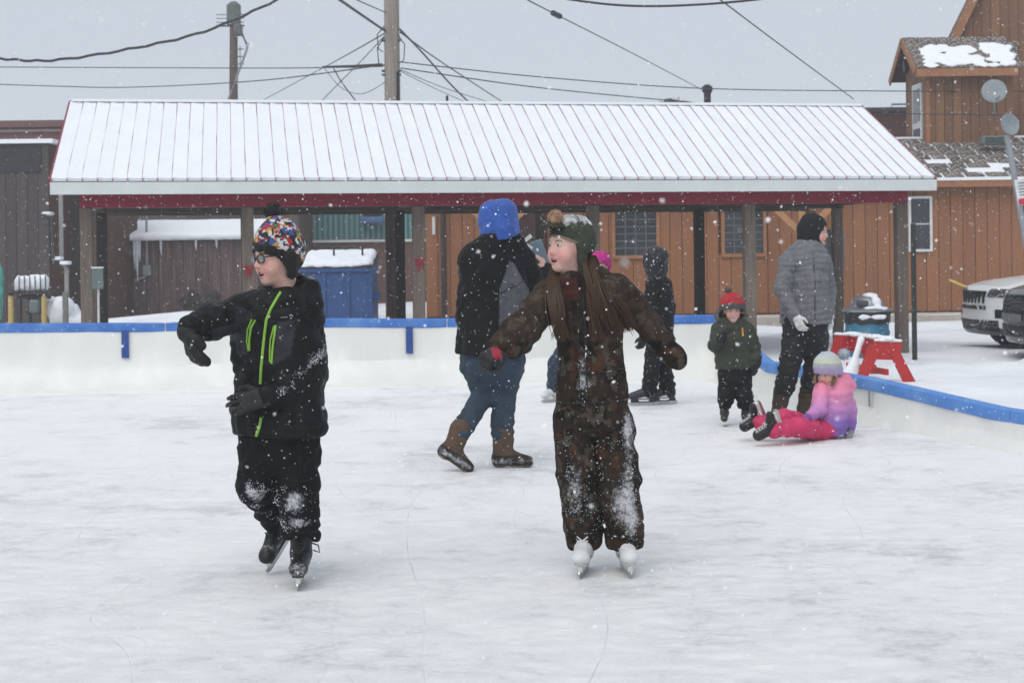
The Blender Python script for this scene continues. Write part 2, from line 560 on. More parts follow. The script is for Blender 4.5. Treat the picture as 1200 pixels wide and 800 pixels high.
mixv = math_('ADD', math_('MULTIPLY', big, 0.32), math_('ADD', math_('MULTIPLY', mid, 0.30), math_('ADD', math_('MULTIPLY', fine, 0.36), math_('MULTIPLY', grain, 0.13))))
cr = N.new('ShaderNodeValToRGB')
el = cr.color_ramp.elements
el[0].position = 0.43; el[0].color = (0.58, 0.595, 0.61, 1)
el[1].position = 0.62; el[1].color = (0.91, 0.905, 0.90, 1)
e = cr.color_ramp.elements.new(0.53); e.color = (0.855, 0.855, 0.855, 1)
L.new(mixv, cr.inputs[0])
mx = N.new('ShaderNodeMixRGB'); mx.inputs[2].default_value = (0.50, 0.55, 0.62, 1)
L.new(math_('MULTIPLY', cc, 0.07), mx.inputs[0]); L.new(cr.outputs[0], mx.inputs[1]); L.new(mx.outputs[0], bs.inputs['Base Color'])
L.new(rng_(mixv, 0.42, 0.6, 0.34, 0.75), bs.inputs['Roughness'])
bs.inputs['Specular IOR Level'].default_value = 0.35
hgt = math_('SUBTRACT', math_('ADD', math_('MULTIPLY', mid, 0.45), math_('ADD', math_('MULTIPLY', fine, 0.5), math_('MULTIPLY', grain, 0.12))), math_('MULTIPLY', cc, 0.12))
bp = N.new('ShaderNodeBump'); bp.inputs['Strength'].default_value = 1.0; bp.inputs['Distance'].default_value = 0.03
L.new(hgt, bp.inputs['Height']); L.new(bp.outputs[0], bs.inputs['Normal'])

ICE = [(-9.4, -7), (9.4, -7), (6.0, 2.8)] + [(x - 0.01, y) for x, y in SIDE[::-1][1:]] + [(x, y) for x, y in BACK[::-1][1:]]
mb = MB(); n_ = len(ICE)
mb.add([(x, y, 0.0) for x, y in ICE] + [(x, y, -0.05) for x, y in ICE],
       [tuple(range(n_))] + [(i, i + n_, (i + 1) % n_ + n_, (i + 1) % n_) for i in range(n_)])
tag(mb.build('ice', m_ice), kind='structure')

# ------------------------------------------------------------------ rink barriers
m_liner = mat('white_liner', (0.735, 0.745, 0.715), 0.4, var=0.06, scale=2.5, bump=0.9, bscale=4, stretch=(1.6, 1.6, 0.7), spec=0.45, var2=((0.70, 0.72, 0.69), 1.3, 0.5, 0.7))
m_foam = mat('blue_foam', (0.045, 0.155, 0.47), 0.6, var=0.12, scale=9, bump=0.2, bscale=40, var2=((0.13, 0.27, 0.58), 3.0, 0.45, 0.75), speck=0.06, sscale=30, speckcol=(0.45, 0.55, 0.75))
m_strap = mat('blue_strap', (0.02, 0.06, 0.25), 0.6)
m_board = mat('barrier_board', (0.45, 0.40, 0.33), 0.7)

def resample(pts, st):
    out = [Vector(pts[0])]
    for a, b in zip(pts[:-1], pts[1:]):
        a, b = Vector(a), Vector(b); n = max(1, int((b - a).length / st))
        for i in range(1, n + 1): out.append(a.lerp(b, i / n))
    return out

def barrier(label, line, htop, foot, inner, straps, seglen, rail_h, rail_w, seed, m_rail=m_foam):
    """line: (x, y) points; htop(x, y) top height; foot: how far the liner runs out on the ice; inner: side of the rink"""
    root = empty('rink_barrier', (line[0][0], line[0][1], 0))
    tag(root, label, 'rink barrier')
    o3 = root.location
    pts = resample([(x, y, 0) for x, y in line], 0.10)
    prof_n = 9; vs = []; fs = []
    nrm = []
    for i, p in enumerate(pts):
        d = (pts[min(i+1, len(pts)-1)] - pts[max(i-1, 0)]).normalized()
        nrm.append(Vector((d.y, -d.x, 0)) * inner)
    for i, p in enumerate(pts):
        n = nrm[i]; h = htop(p.x, p.y)
        w = lambda s, k: float(vnoise(np.array([[p.x * s + k, p.y * s, seed]]))[0])
        f1 = foot * (1 + 0.35 * w(1.7, 0)); bulge = 0.016 * w(2.3, 4) + 0.010 * w(6.1, 8)
        prof = [(-0.07, -0.05), (-0.07, h), (0.0, h), (0.004 + bulge, h * 0.66), (0.008 + bulge, 0.24 * h / 0.6 + 0.03 * w(1.3, 9)),
                (0.22 * f1 + 0.012, 0.16 * h / 0.6 + 0.012 * w(3, 2)), (0.60 * f1, 0.05 + 0.018 * w(2.6, 5)), (f1, 0.012), (f1 + 0.02, -0.03)]
        for a, z in prof: vs.append(p + n * a + Vector((0, 0, z)) - o3)
    for i in range(len(pts) - 1):
        for k in range(prof_n - 1):
            q = (i*prof_n+k, i*prof_n+k+1, (i+1)*prof_n+k+1, (i+1)*prof_n+k)
            fs.append(q if inner < 0 else q[::-1])
    fs.append(tuple(range(prof_n))); fs.append(tuple(range((len(pts)-1)*prof_n, len(pts)*prof_n))[::-1])
    mb = MB().add(vs, fs)
    mb.build('liner', m_liner, root, smooth=True)
    # foam rail in lengths
    acc = 0.0; cur = [0]
    runs = []
    for i in range(1, len(pts)):
        acc += (pts[i] - pts[i-1]).length
        cur.append(i)
        if acc > seglen: runs.append(cur); cur = [i]; acc = 0
    if len(cur) > 1: runs.append(cur)
    for run in runs:
        mb = MB(); vs = []; fs = []
        m = 10
        for j, i in enumerate(run):
            p = pts[i]; n = nrm[i]; h = htop(p.x, p.y)
            sag = 0.008 * float(vnoise(np.array([[p.x * 1.1, p.y * 1.1, seed + 3.0]]))[0])
            sh = 0.97 if j in (0, len(run) - 1) else 1.0
            sft = Vector((0, 0, 0))
            if j == 0: sft = (pts[run[1]] - p).normalized() * 0.006
            if j == len(run) - 1: sft = (pts[run[-2]] - p).normalized() * 0.006
            for k in range(m):
                a = 2 * math.pi * k / m
                c, s_ = math.cos(a), math.sin(a)
                ca = math.copysign(abs(c) ** 0.55, c) * rail_w / 2 * sh; sa = math.copysign(abs(s_) ** 0.55, s_) * rail_h / 2 * sh
                vs.append(p + sft + n * (-0.035 + ca) + Vector((0, 0, h - rail_h * 0.42 + sa + sag)) - o3)
        for j in range(len(run) - 1):
            for k in range(m):
                k2 = (k + 1) % m
                fs.append((j*m+k, j*m+k2, (j+1)*m+k2, (j+1)*m+k) if inner > 0 else (j*m+k, (j+1)*m+k, (j+1)*m+k2, j*m+k2))
        fs.append(tuple(range(m))); fs.append(tuple(range((len(run)-1)*m, len(run)*m)))
        mb.add(vs, fs).build('foam_rail', m_rail, root, smooth=True)
    for sx, wdt, zb, mt in straps:
        i = min(range(len(pts)), key=lambda q: abs(pts[q].x / pts[q].y - sx))
        p = pts[i]; n = nrm[i]; h = htop(p.x, p.y); t = Vector((-n.y, n.x, 0))
        mb = MB()
        c = p + n * 0.030 - o3
        mb.bar(c + Vector((0, 0, zb)), c + Vector((0, 0, h - rail_h * 0.75)), wdt, 0.008, up=n)
        mb.build('strap', mt, root)
    # supports on the outer side
    for q in range(4, len(pts), 18):
        p = pts[q]; n = nrm[q]; h = htop(p.x, p.y)
        MB().bar(p - n * 0.10 + Vector((0, 0, -0.05)) - o3, p - n * 0.10 + Vector((0, 0, h - 0.12)) - o3, 0.05, 0.05, up=n).build('stake', m_board, root)
    return root

hb0 = at(0, 380, 15.85).z; hb1 = at(830, 369, 16.6).z
def h_back(x, y): return lerp(hb0, hb1, (x + 5.25) / 7.45) + 0.006 * math.sin(x * 1.9)
barrier('long white rink barrier with blue foam rail and straps across the back of the ice', BACK, h_back, 0.30, 1,
        [((145 - 600) / FOC, 0.075, h_back(-3.9, 0) - 0.36, m_strap), ((480 - 600) / FOC, 0.075, h_back(-1, 0) - 0.36, m_strap)], 2.9, 0.105, 0.11, 1.0)
hs = [(16.62, hb1), (14.8, 0.50), (13.62, at(893, 424, 13.62).z), (12.03, at(1020, 445, 12.03).z), (10.5, at(1172, 479, 10.5).z), (2.8, at(1172, 479, 10.5).z)]
def h_side(x, y): return float(np.interp(y, [a for a, b in hs][::-1], [b for a, b in hs][::-1]))
m_seam = mat('liner_seam', (0.22, 0.24, 0.26), 0.6)
barrier('white rink barrier with blue foam rail, tinted pale as if overexposed, running towards the camera on the right', [(x, y - 0.09 if i == 0 else y) for i, (x, y) in enumerate(SIDE)], h_side, 0.10, 1,
        [((1024 - 600) / FOC, 0.018, 0.14, m_seam)], 3.1, 0.105, 0.115, 5.0, mat('blue_foam_overexposed', (0.085, 0.235, 0.58), 0.6, var=0.12, scale=9, bump=0.2, bscale=40, var2=((0.16, 0.32, 0.64), 3.0, 0.45, 0.75), speck=0.07, sscale=30, speckcol=(0.5, 0.6, 0.8)))  # same blue foam as the back rail; overexposed light painted as paler colour

# ------------------------------------------------------------------ the pavilion
PO = Vector((5.10, 20.15, 0)); PYAW = math.radians(10.3)
pav = empty('picnic_pavilion', PO, PYAW)
tag(pav, 'open pavilion with snowy red ribbed metal roof on wooden posts behind the rink', 'pavilion')
m_red = mat('red_roof_metal', (0.22, 0.022, 0.04), 0.45, var=0.12, scale=5, metal=0.0, spec=0.5)
m_rib = mat('frosted_rib', (0.42, 0.20, 0.22), 0.6, var=0.25, scale=3, stretch=(1, 1, 1), speck=0.2, sscale=9, speckcol=(0.7, 0.66, 0.68))
m_beam = mat('red_beam', (0.27, 0.020, 0.042), 0.6, var=0.15, scale=6, bump=0.2, bscale=30, speck=0.10, sscale=30)
m_fascia = mat('pale_fascia', (0.60, 0.645, 0.64), 0.5, var=0.06, scale=4)
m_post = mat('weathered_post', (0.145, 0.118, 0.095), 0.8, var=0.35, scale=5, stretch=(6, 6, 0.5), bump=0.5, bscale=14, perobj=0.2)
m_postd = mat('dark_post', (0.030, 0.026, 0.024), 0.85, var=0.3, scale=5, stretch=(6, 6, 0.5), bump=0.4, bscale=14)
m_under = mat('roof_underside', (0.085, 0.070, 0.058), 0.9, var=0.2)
A0, A1 = -10.66, 0.21
D0, DR, D1 = -0.55, 1.75, 4.05
ZE, ZR = 2.27, 3.40
sl = Vector((0, DR - D0, ZR - ZE)); SL = sl.length; ang = math.atan2(ZR - ZE, DR - D0)
nrib = 64; sp = (A1 - A0) / nrib
for i in range(nrib):
    a = A0 + sp * (i + 0.5)
    c = Vector((a, (D0 + DR) / 2, (ZE + ZR) / 2))
    piece('roof_panel', pav, m_red, c, (sp, SL, 0.02), (ang, 0, 0))
m_rsnow = mat('roof_snow', (0.80, 0.82, 0.86), 0.75, var=0.04, scale=2.5, bump=0.25, bscale=9, spec=0.2, perobj=0.015)
nv = Vector((0, -math.sin(ang), math.cos(ang)))
for i in range(nrib + 1):
    a = A0 + sp * i
    c = Vector((a, (D0 + DR) / 2 - 0.01, (ZE + ZR) / 2)) + nv * 0.026
    piece('seam_rib', pav, m_rib, c, (0.014, SL + 0.03, 0.034), (ang, 0, 0))
# blown snow: lies against the right side of each rib and thins out before the next
_sm = {}
for i in range(nrib):
    k = i % 6
    if k not in _sm:
        mb = MB(); ny = 14; prof = [(-0.004, 0.046), (0.03, 0.044), (0.09, 0.036), (sp - 0.035, 0.037), (sp - 0.009, 0.034)]
        vs = []; fs = []; m = len(prof) + 2
        for j in range(ny + 1):
            t = j / ny
            s_ = (t - 0.5) * SL + (t - 0.5) * 0.03
            w = 0.004 * math.sin(j * 1.3 + k * 2.1) + 0.006 * rng.uniform(-1, 1) - (0.014 * max(0, t - 0.80) / 0.2 * rng.uniform(0.3, 1))
            row = [(0.0075, 0.0)] + [(x + (min(w, 0) * 0.5 if q >= 3 else 0), z) for q, (x, z) in enumerate(prof)] + [(sp - 0.0078, 0.0)]
            for x, z in row: vs.append((x, s_, z + 0.0105))
        for j in range(ny):
            for q in range(m):
                q2 = (q + 1) % m
                fs.append((j*m+q, j*m+q2, (j+1)*m+q2, (j+1)*m+q)[::-1])
        fs.append(tuple(range(m))); fs.append(tuple(range(ny*m, ny*m+m))[::-1])
        mm = mb.add(vs, fs).mesh('snow_strip', True); mm.materials.append(m_rsnow); _sm[k] = mm
    o = link('snow_strip', _sm[k], None, pav, Vector((A0 + sp * i, (D0 + DR) / 2, (ZE + ZR) / 2)))
    o.rotation_euler = (ang, 0, 0)
mb = MB().bar((((A0 + A1) / 2), DR + 0.003, ZR - 0.004), ((A0 + A1) / 2, D1, ZE), A1 - A0, 0.03)
mb.build('rear_roof', m_red, pav)
mb = MB().bar(((A0 + A1) / 2, DR + 0.10, ZR + 0.005), ((A0 + A1) / 2, D1 - 0.03, ZE + 0.065), A1 - A0 - 0.06, 0.06)
mb.build('rear_snow', m_rsnow, pav)
MB().bar((A0 - 0.01, DR, ZR + 0.018), (A1 + 0.01, DR, ZR + 0.018), 0.16, 0.03).build('ridge_cap', m_red, pav)
MB().bar((A0 + 0.02, DR - 0.035, ZR + 0.033), (A1 - 0.02, DR - 0.03, ZR + 0.033), 0.17, 0.035).build('ridge_snow', m_rsnow, pav)
# eave boards, rakes, underside
MB().box((A0 - 0.02, D0 - 0.045, ZE - 0.150), (A1 + 0.02, D0 - 0.012, ZE - 0.008)).build('fascia', m_fascia, pav)
MB().box((A0, D1 + 0.012, ZE - 0.185), (A1, D1 + 0.04, ZE - 0.008)).build('fascia', m_fascia, pav)
for a in (A0 - 0.022, A1 + 0.022):
    MB().bar((a, D0 - 0.01, ZE - 0.03), (a, DR, ZR - 0.03), 0.03, 0.10, up=(0, 0, 1)).build('rake_board', m_red, pav)
    MB().bar((a, DR, ZR - 0.025), (a, D1, ZE - 0.025), 0.03, 0.13).build('rake_board', m_red, pav)
PA = [0.0, -2.08, -4.14, -6.36, -8.44, -10.33]
PD = 2.15
for d, nm in ((0.0, 'front_beam'), (PD, 'middle_beam'), (3.5, 'rear_beam')):
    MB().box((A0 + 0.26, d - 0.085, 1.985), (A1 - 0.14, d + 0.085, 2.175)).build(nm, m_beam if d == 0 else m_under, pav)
for i, a in enumerate(PA):
    w = 0.145
    MB().bbox((a - w/2, -w/2, -0.1), (a + w/2, w/2, 1.983), 0.012).build('post', m_post, pav)
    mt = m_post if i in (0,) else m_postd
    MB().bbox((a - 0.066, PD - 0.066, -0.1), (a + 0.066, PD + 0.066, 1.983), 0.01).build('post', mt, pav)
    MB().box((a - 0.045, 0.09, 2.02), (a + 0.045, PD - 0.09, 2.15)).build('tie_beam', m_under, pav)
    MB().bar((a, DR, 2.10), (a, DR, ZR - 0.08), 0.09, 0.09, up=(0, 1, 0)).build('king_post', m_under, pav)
for a in (0.13, -4.14, -6.36, -8.44, -10.58):
    MB().bbox((a - 0.066, 3.5 - 0.066, -0.1), (a + 0.066, 3.5 + 0.066, 1.983), 0.01).build('post', m_post, pav)
for k in range(18):
    a = A0 + 0.3 + k * 0.62
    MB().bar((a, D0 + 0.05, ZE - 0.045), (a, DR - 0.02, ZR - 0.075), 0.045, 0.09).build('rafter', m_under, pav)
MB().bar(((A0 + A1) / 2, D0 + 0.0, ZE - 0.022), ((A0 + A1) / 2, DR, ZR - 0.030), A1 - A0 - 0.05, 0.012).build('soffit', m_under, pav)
# grey-green switch box with conduit on the left corner post, mail-type box on the right rear post
m_gbox = mat('grey_green_box', (0.14, 0.19, 0.18), 0.5)
m_white = mat('white_paint', (0.62, 0.63, 0.62), 0.5)
q = empty('electric_box', PO + Matrix.Rotation(PYAW, 3, 'Z') @ Vector((PA[5] + 0.115, -0.11, 0)), PYAW)
tag(q, 'grey green electrical box with white conduit on the left corner post', 'electrical box')
MB().bbox((-0.05, -0.045, 1.02), (0.08, 0.035, 1.26), 0.01).build('box', m_gbox, q)
MB().bbox((-0.055, -0.05, 1.262), (0.085, 0.04, 1.282), 0.008).build('snow_cap', m_snowcap, q)
MB().tube([(0.02, 0, -0.05), (0.02, 0, 1.02)], 0.014).build('conduit', m_white, q)
q = empty('notice_box', PO + Matrix.Rotation(PYAW, 3, 'Z') @ Vector((PA[0] - 0.0, PD + 0.11, 0)), PYAW)
tag(q, 'pale grey box fixed to the pavilion post above the rubbish bin', 'notice box')
MB().bbox((-0.12, -0.03, 1.08), (0.15, 0.065, 1.68), 0.012).build('box', mat('pale_box', (0.22, 0.25, 0.25), 0.5), q)
MB().bbox((-0.10, -0.036, 1.12), (0.13, -0.03, 1.64), 0.003).build('door', mat('pale_box_door', (0.30, 0.33, 0.33), 0.5), q)
# red bows
m_bow = mat('red_ribbon', (0.38, 0.01, 0.03), 0.5, var=0.2, scale=20)
def bow(a, zz, label, s_=0.62):
    b = empty('ribbon_bow', PO + Matrix.Rotation(PYAW, 3, 'Z') @ Vector((a, -0.10, zz)), PYAW)
    tag(b, label, 'ribbon bow', 'red bows on the pavilion posts'); b.scale = (s_, s_, s_)
    for s in (-1, 1):
        mb = MB()
        mb.tube([(0, 0, 0), (s*0.05, -0.012, 0.045), (s*0.095, -0.02, 0.035), (s*0.09, -0.02, -0.02), (s*0.04, -0.015, -0.02), (0, 0, 0)], 0.016, 6)
        mb.build('loop', m_bow, b, True)
        MB().tube([(0, 0, 0), (s*0.03, -0.012, -0.07), (s*0.045, -0.01, -0.19)], [0.012, 0.017, 0.014], 6).build('tail', m_bow, b, True)
    MB().tube([(0, 0.02, 0), (0, -0.025, 0)], 0.022, 8).build('knot', m_bow, b, True)
bow(PA[3], 1.30, 'red ribbon bow on the wooden post beside the blue hooded woman')
bow(PA[4], 1.24, 'red ribbon bow on the wooden post by the boy in glasses')

# ------------------------------------------------------------------ buildings
m_cedar = mat('stained_boards', (0.275, 0.118, 0.052), 0.7, var=0.3, scale=4, stretch=(8, 8, 0.6), bump=0.4, bscale=10, perobj=0.10)
m_cedar2 = mat('brown_boards', (0.21, 0.105, 0.052), 0.75, var=0.3, scale=4, stretch=(8, 8, 0.6), bump=0.4, bscale=10, perobj=0.16)
m_gap = mat('dark_backing', (0.075, 0.034, 0.02), 0.9)
m_trim = mat('cedar_trim', (0.30, 0.135, 0.06), 0.65, var=0.2, scale=6, stretch=(1, 1, 1))
m_glass = mat('dark_glass', (0.03, 0.034, 0.04), 0.12, var=0.3, scale=3, spec=0.6)
m_blind = mat('window_blind', (0.10, 0.11, 0.115), 0.6)
m_shingle = mat('shingle', (0.105, 0.082, 0.066), 0.9, var=0.35, scale=16, bump=0.5, bscale=40, perobj=0.35, speck=0.20, sscale=7, speckcol=(0.55, 0.55, 0.56))
m_conc = mat('concrete', (0.36, 0.33, 0.29), 0.9, var=0.15, scale=5, bump=0.3, bscale=20)
m_steel = mat('grey_steel', (0.32, 0.34, 0.36), 0.4, metal=0.6, var=0.1)

def boards(parent, nm, mt, x0, x1, z0, ztop, w, openings=(), y=0.0, th=0.024, gap=0.012):
    """upright boards on the local xz plane facing -y; ztop is a number or a function of x"""
    n = max(1, round((x1 - x0) / w)); w = (x1 - x0) / n
    for i in range(n):
        a, b = x0 + i * w, x0 + (i + 1) * w; c = (a + b) / 2
        top = ztop(c) if callable(ztop) else ztop
        spans = [(z0, top)]
        for (ox0, ox1, oz0, oz1) in openings:
            if c > ox0 and c < ox1:
                new = []
                for s0, s1 in spans:
                    if oz0 > s0: new.append((s0, min(s1, oz0)))
                    if oz1 < s1: new.append((max(s0, oz1), s1))
                spans = new
        for s0, s1 in spans:
            if s1 - s0 < 0.03: continue
            piece(nm, parent, mt, (c, y - th / 2 - rng.uniform(0, 0.008), (s0 + s1) / 2), (w - gap, th, s1 - s0))

def window(parent, x0, x1, z0, z1, y=0.0, trim=m_trim, cols=2, rows=2, tw=0.07, pane=m_glass, mt=None):
    f = MB()
    for a, b, c, d in ((x0 - tw, x1 + tw, z1, z1 + tw), (x0 - tw, x1 + tw, z0 - tw, z0), (x0 - tw, x0, z0, z1), (x1, x1 + tw, z0, z1)):
        f.box((a, y - 0.055, c), (b, y + 0.01, d))
    f = f.build('window', trim, parent)
    MB().box((x0, y - 0.012, z0), (x1, y - 0.002, z1)).build('pane', pane, f)
    for i in range(1, cols):
        xx = lerp(x0, x1, i / cols); MB().box((xx - 0.012, y - 0.03, z0), (xx + 0.012, y - 0.013, z1)).build('muntin', mt or trim, f)
    for i in range(1, rows):
        zz = lerp(z0, z1, i / rows); MB().box((x0, y - 0.031, zz - 0.012), (x1, y - 0.0135, zz + 0.012)).build('muntin', mt or trim, f)
    return f

# --- the long wooden building behind, with its low shingled roof
YB = 31.0
xb0 = at(499, 300, YB).x
wb = empty('wooden_building', (xb0, YB, 0))
tag(wb, 'long low building of upright reddish brown boards behind the pavilion', 'building')
LB = 16.5; ZB = 2.72
def bx_(px): return at(px, 300, YB).x - xb0
def bz_(px, py): return at(px, py, YB).z
wins = [(bx_(721), bx_(769), bz_(745, 299), bz_(745, 249)), (bx_(849), bx_(894), bz_(870, 297), bz_(870, 248)), (bx_(1067), bx_(1089), bz_(1078, 292), bz_(1078, 233))]
door = (bx_(604), bx_(640), 0.12, bz_(620, 250))
MB().box((0, 0, 0), (LB, 5.0, ZB)).build('wall', m_gap, wb)
boards(wb, 'board', m_cedar, 0, LB, 0.14, ZB - 0.02, 0.245, wins + [door], y=-0.002)
for w_ in wins[:2]: window(wb, *w_, y=-0.03, cols=4, rows=6, mt=m_blind)
window(wb, *wins[2], y=-0.03, trim=m_white, cols=1, rows=2, tw=0.05)
dm = MB().box((door[0], -0.04, door[2]), (door[1], -0.005, door[3])).build('door', mat('maroon_door', (0.05, 0.016, 0.016), 0.6), wb)
MB().tube([(door[0] + 0.08, -0.09, 1.05), (door[0] + 0.16, -0.09, 1.05)], 0.012).build('handle', m_steel, dm)
MB().tube([(bx_(520), -0.09, 0.1), (bx_(520), -0.09, 2.5)], 0.05, 8).build('downspout', mat('dark_gutter', (0.035, 0.035, 0.037), 0.5), wb)
MB().box((bx_(507), -0.06, bz_(507, 275)), (bx_(510.5), -0.035, bz_(507, 254))).build('white_plate', m_white, wb)
MB().box((-0.1, -0.36, ZB - 0.10), (LB + 0.1, -0.32, ZB + 0.07)).build('eave_board', m_trim, wb)
MB().box((-0.1, -0.31, ZB - 0.06), (LB + 0.1, 0.0, ZB - 0.03)).build('soffit', mat('soffit_wood', (0.12, 0.06, 0.03), 0.8), wb)
# roof: a snowy deck that shows between the shingles
rise, run_ = 0.98, 2.75
ra = math.atan2(rise, run_); rl = math.hypot(rise, run_)
MB().hexa([(-0.1, -0.38, ZB + 0.03), (LB + 0.1, -0.38, ZB + 0.03), (LB + 0.1, run_ - 0.38, ZB + rise + 0.03), (-0.1, run_ - 0.38, ZB + rise + 0.03),
           (-0.1, -0.38, ZB + 0.08), (LB + 0.1, -0.38, ZB + 0.08), (LB + 0.1, run_ - 0.38, ZB + rise + 0.08), (-0.1, run_ - 0.38, ZB + rise + 0.08)]).build('roof_deck', m_snowcap, wb)
rows = 9; ex = rl / rows
sx0 = bx_(1020); sx1 = LB
for r in range(rows):
    x = sx0 - rng.uniform(0, 0.3)
    while x < sx1:
        w = rng.uniform(0.30, 0.52)
        if rng.random() > 0.02:
            s_ = (r + 0.5) * ex
            c = Vector((x + w / 2, -0.38 + s_ * math.cos(ra), ZB + 0.08 + s_ * math.sin(ra))) + Vector((0, -math.sin(ra), math.cos(ra))) * (0.012 + rng.uniform(0, 0.008))
            piece('shingle', wb, m_shingle, c, (w - rng.uniform(0.02, 0.07), ex - rng.uniform(0.03, 0.10), 0.018), (ra + 0.03, 0, 0))
        x += w
MB().box((-0.1, run_ - 0.38, 0), (LB + 0.1, run_ + 2.0, ZB + rise + 0.02)).build('rear_block', m_gap, wb)
MB().bar((sx0, run_ - 0.30, ZB + rise + 0.10), (LB, run_ - 0.30, ZB + rise + 0.10), 0.30, 0.05).build('roof_snow', m_snowcap, wb)
# pavement
pv = MB().bbox((at(470, 300, 29.2).x, 29.2, -0.1), (14.6, 30.96, 0.10), 0.02).build('pavement', m_conc)
tag(pv, kind='structure')
MB().box((-3.1, 29.45, 0.104), (14.5, 30.9, 0.112)).build('pavement_snow', mat('thin_snow', (0.62, 0.61, 0.59), 0.8, var=0.15, scale=3, var2=((0.40, 0.37, 0.33), 1.2, 0.5, 0.7)), pv)
# porch posts with curved knee braces in new wood
m_newwood = mat('new_wood', (0.40, 0.20, 0.09), 0.65, var=0.2, scale=5, stretch=(5, 5, 0.5))
for px, lab in ((585, 'new wood porch post with knee braces behind the blue hooded woman'), (941, 'new wood porch post with knee braces behind the woman in grey')):
    c = at(px, 300, 29.6)
    pp = empty('porch_post', (c.x, 29.6, 0.1)); tag(pp, lab, 'post', 'new wood porch posts')
    zt = at(px, 240, 29.6).z - 0.1
    MB().bbox((-0.09, -0.09, 0), (0.09, 0.09, zt), 0.01).build('post', m_newwood, pp)
    for s in (-1, 1):
        MB().bar((s * 0.08, 0, zt - 0.50), (s * 0.55, 0, zt - 0.05), 0.10, 0.12, up=(0, 0, 1)).build('brace', m_newwood, pp)
    MB().bar((-0.9, 0, zt + 0.08), (0.9, 0, zt + 0.08), 0.14, 0.16).build('lintel', m_under, pp)

# --- the dormer tower with a white door, standing on the low roof
YD = 33.0
dx0 = at(1086, 120, YD).x; dx1 = at(1188, 120, YD).x; dzb = ZB + rise - 0.3; dzt = at(1090, 77, YD).z
dr = empty('dormer_tower', (dx0, YD + 0.02, dzb))
tag(dr, 'small brown dormer with snow patched shingle roof and white side door', 'dormer')
W, DP, H = dx1 - dx0, 1.6, dzt - dzb
MB().box((0, 0, 0), (W, DP, H)).build('wall', m_gap, dr)
boards(dr, 'board', m_cedar2, 0, W, 0.0, H, 0.19, y=-0.002)
lf = empty('side_wall', (0, 0, 0), 0, dr); lf.rotation_euler = (0, 0, math.pi * 1.5); lf.location = (-0.0, DP, 0)
boards(lf, 'board', m_cedar2, 0, DP, 0.0, lambda x: H + 0.55 * (1 - abs(x - DP/2) / (DP/2)), 0.19, [(DP - 1.02, DP - 0.22, 0.0, 1.62)], y=-0.002)
MB().add([(0.001, 0, H), (0.001, DP, H), (0.001, DP/2, H + 0.62), (W, 0, H), (W, DP, H), (W, DP/2, H + 0.62)], [(0,2,1),(3,4,5),(0,3,5,2),(1,2,5,4),(0,1,4,3)]).build('gable', m_gap, dr)
dd = MB().box((-0.05, 0.24, 0.0), (-0.012, 1.0, 1.60)).build('door', m_white, dr)
MB().box((-0.062, 0.36, 0.75), (-0.052, 0.88, 1.48)).build('pane', m_glass, dd)
MB().box((-0.062, 0.36, 0.16), (-0.052, 0.88, 0.62)).build('panel', mat('dark_panel', (0.03, 0.03, 0.05), 0.5), dd)
for xx in (0.03, ): MB().box((-0.03, -0.05, 0), (0.06, -0.030, H)).build('corner_board', m_trim, dr)
MB().bar((-0.2, 0.95, H + 0.20), (-0.2, 0.86, H - 0.02), 0.1, 0.14).build('porch_lamp', mat('black_metal', (0.01, 0.01, 0.011), 0.4), dr)
dra = math.atan2(0.80, DP / 2 + 0.3); drl = math.hypot(0.80, DP / 2 + 0.3)
zr = H + 0.70; oh = 0.30
for s in (1, -1):
    y0, y1 = (-0.3, DP / 2) if s == 1 else (DP + 0.3, DP / 2)
    MB().hexa([(-oh, y0, zr - 0.80 - 0.05), (W, y0, zr - 0.80 - 0.05), (W, y1, zr - 0.05), (-oh, y1, zr - 0.05), (-oh, y0, zr - 0.80), (W, y0, zr - 0.80), (W, y1, zr), (-oh, y1, zr)]).build('roof_deck', m_gap, dr)
    MB().bar((-oh - 0.02, y0, zr - 0.86), (-oh - 0.02, y1, zr - 0.06), 0.03, 0.17).build('rake_board', m_trim, dr)
MB().box((-oh, -0.335, zr - 0.97), (W, -0.305, zr - 0.80)).build('eave_board', m_trim, dr)
rows = 6; ex = drl / rows
for r in range(rows):
    x = -oh - rng.uniform(0, 0.1)
    while x < W:
        w = rng.uniform(0.22, 0.40); s_ = (r + 0.5) * ex
        c = Vector((max(x, -oh) + w / 2, -0.3 + s_ * math.cos(dra), zr - 0.8 + s_ * math.sin(dra))) + Vector((0, -math.sin(dra), math.cos(dra))) * (0.014 + rng.uniform(0, 0.006))
        piece('shingle', dr, m_shingle, c, (w - 0.018, ex - 0.018, 0.018), (dra + 0.03, 0, 0)); x += w
def snow_patch(parent, cx, s0, s1, wx, org, a, th=0.05):
    """an uneven slab of snow left on a slope; org eave point, a slope angle"""
    sd = SD(); L_ = s1 - s0
    ux = Vector((1, 0, 0)); us = Vector((0, math.cos(a), math.sin(a))); un = Vector((0, -math.sin(a), math.cos(a)))
    for k in range(int(110 * L_ * wx) + 10):
        p = Vector(org) + ux * (cx + rng.uniform(-.5, .5) * wx) + us * (s0 + rng.uniform(0, 1) * L_) + un * 0.03
        r = rng.uniform(0.05, 0.11)
        sd.ell(p, (r * 1.5, r, 0.03), np.array([ux, us, un]).T, k=0.015)
    sd.wrinkle(0.012, 14)
    return sd.build('snow_patch', m_snowcap, parent, 0.018)
snow_patch(dr, 0.60, 0.08, 0.92, 1.15, (0, -0.3, zr - 0.8), dra)
snow_patch(dr, 1.62, 0.06, 1.0, 0.50, (0, -0.3, zr - 0.8), dra)

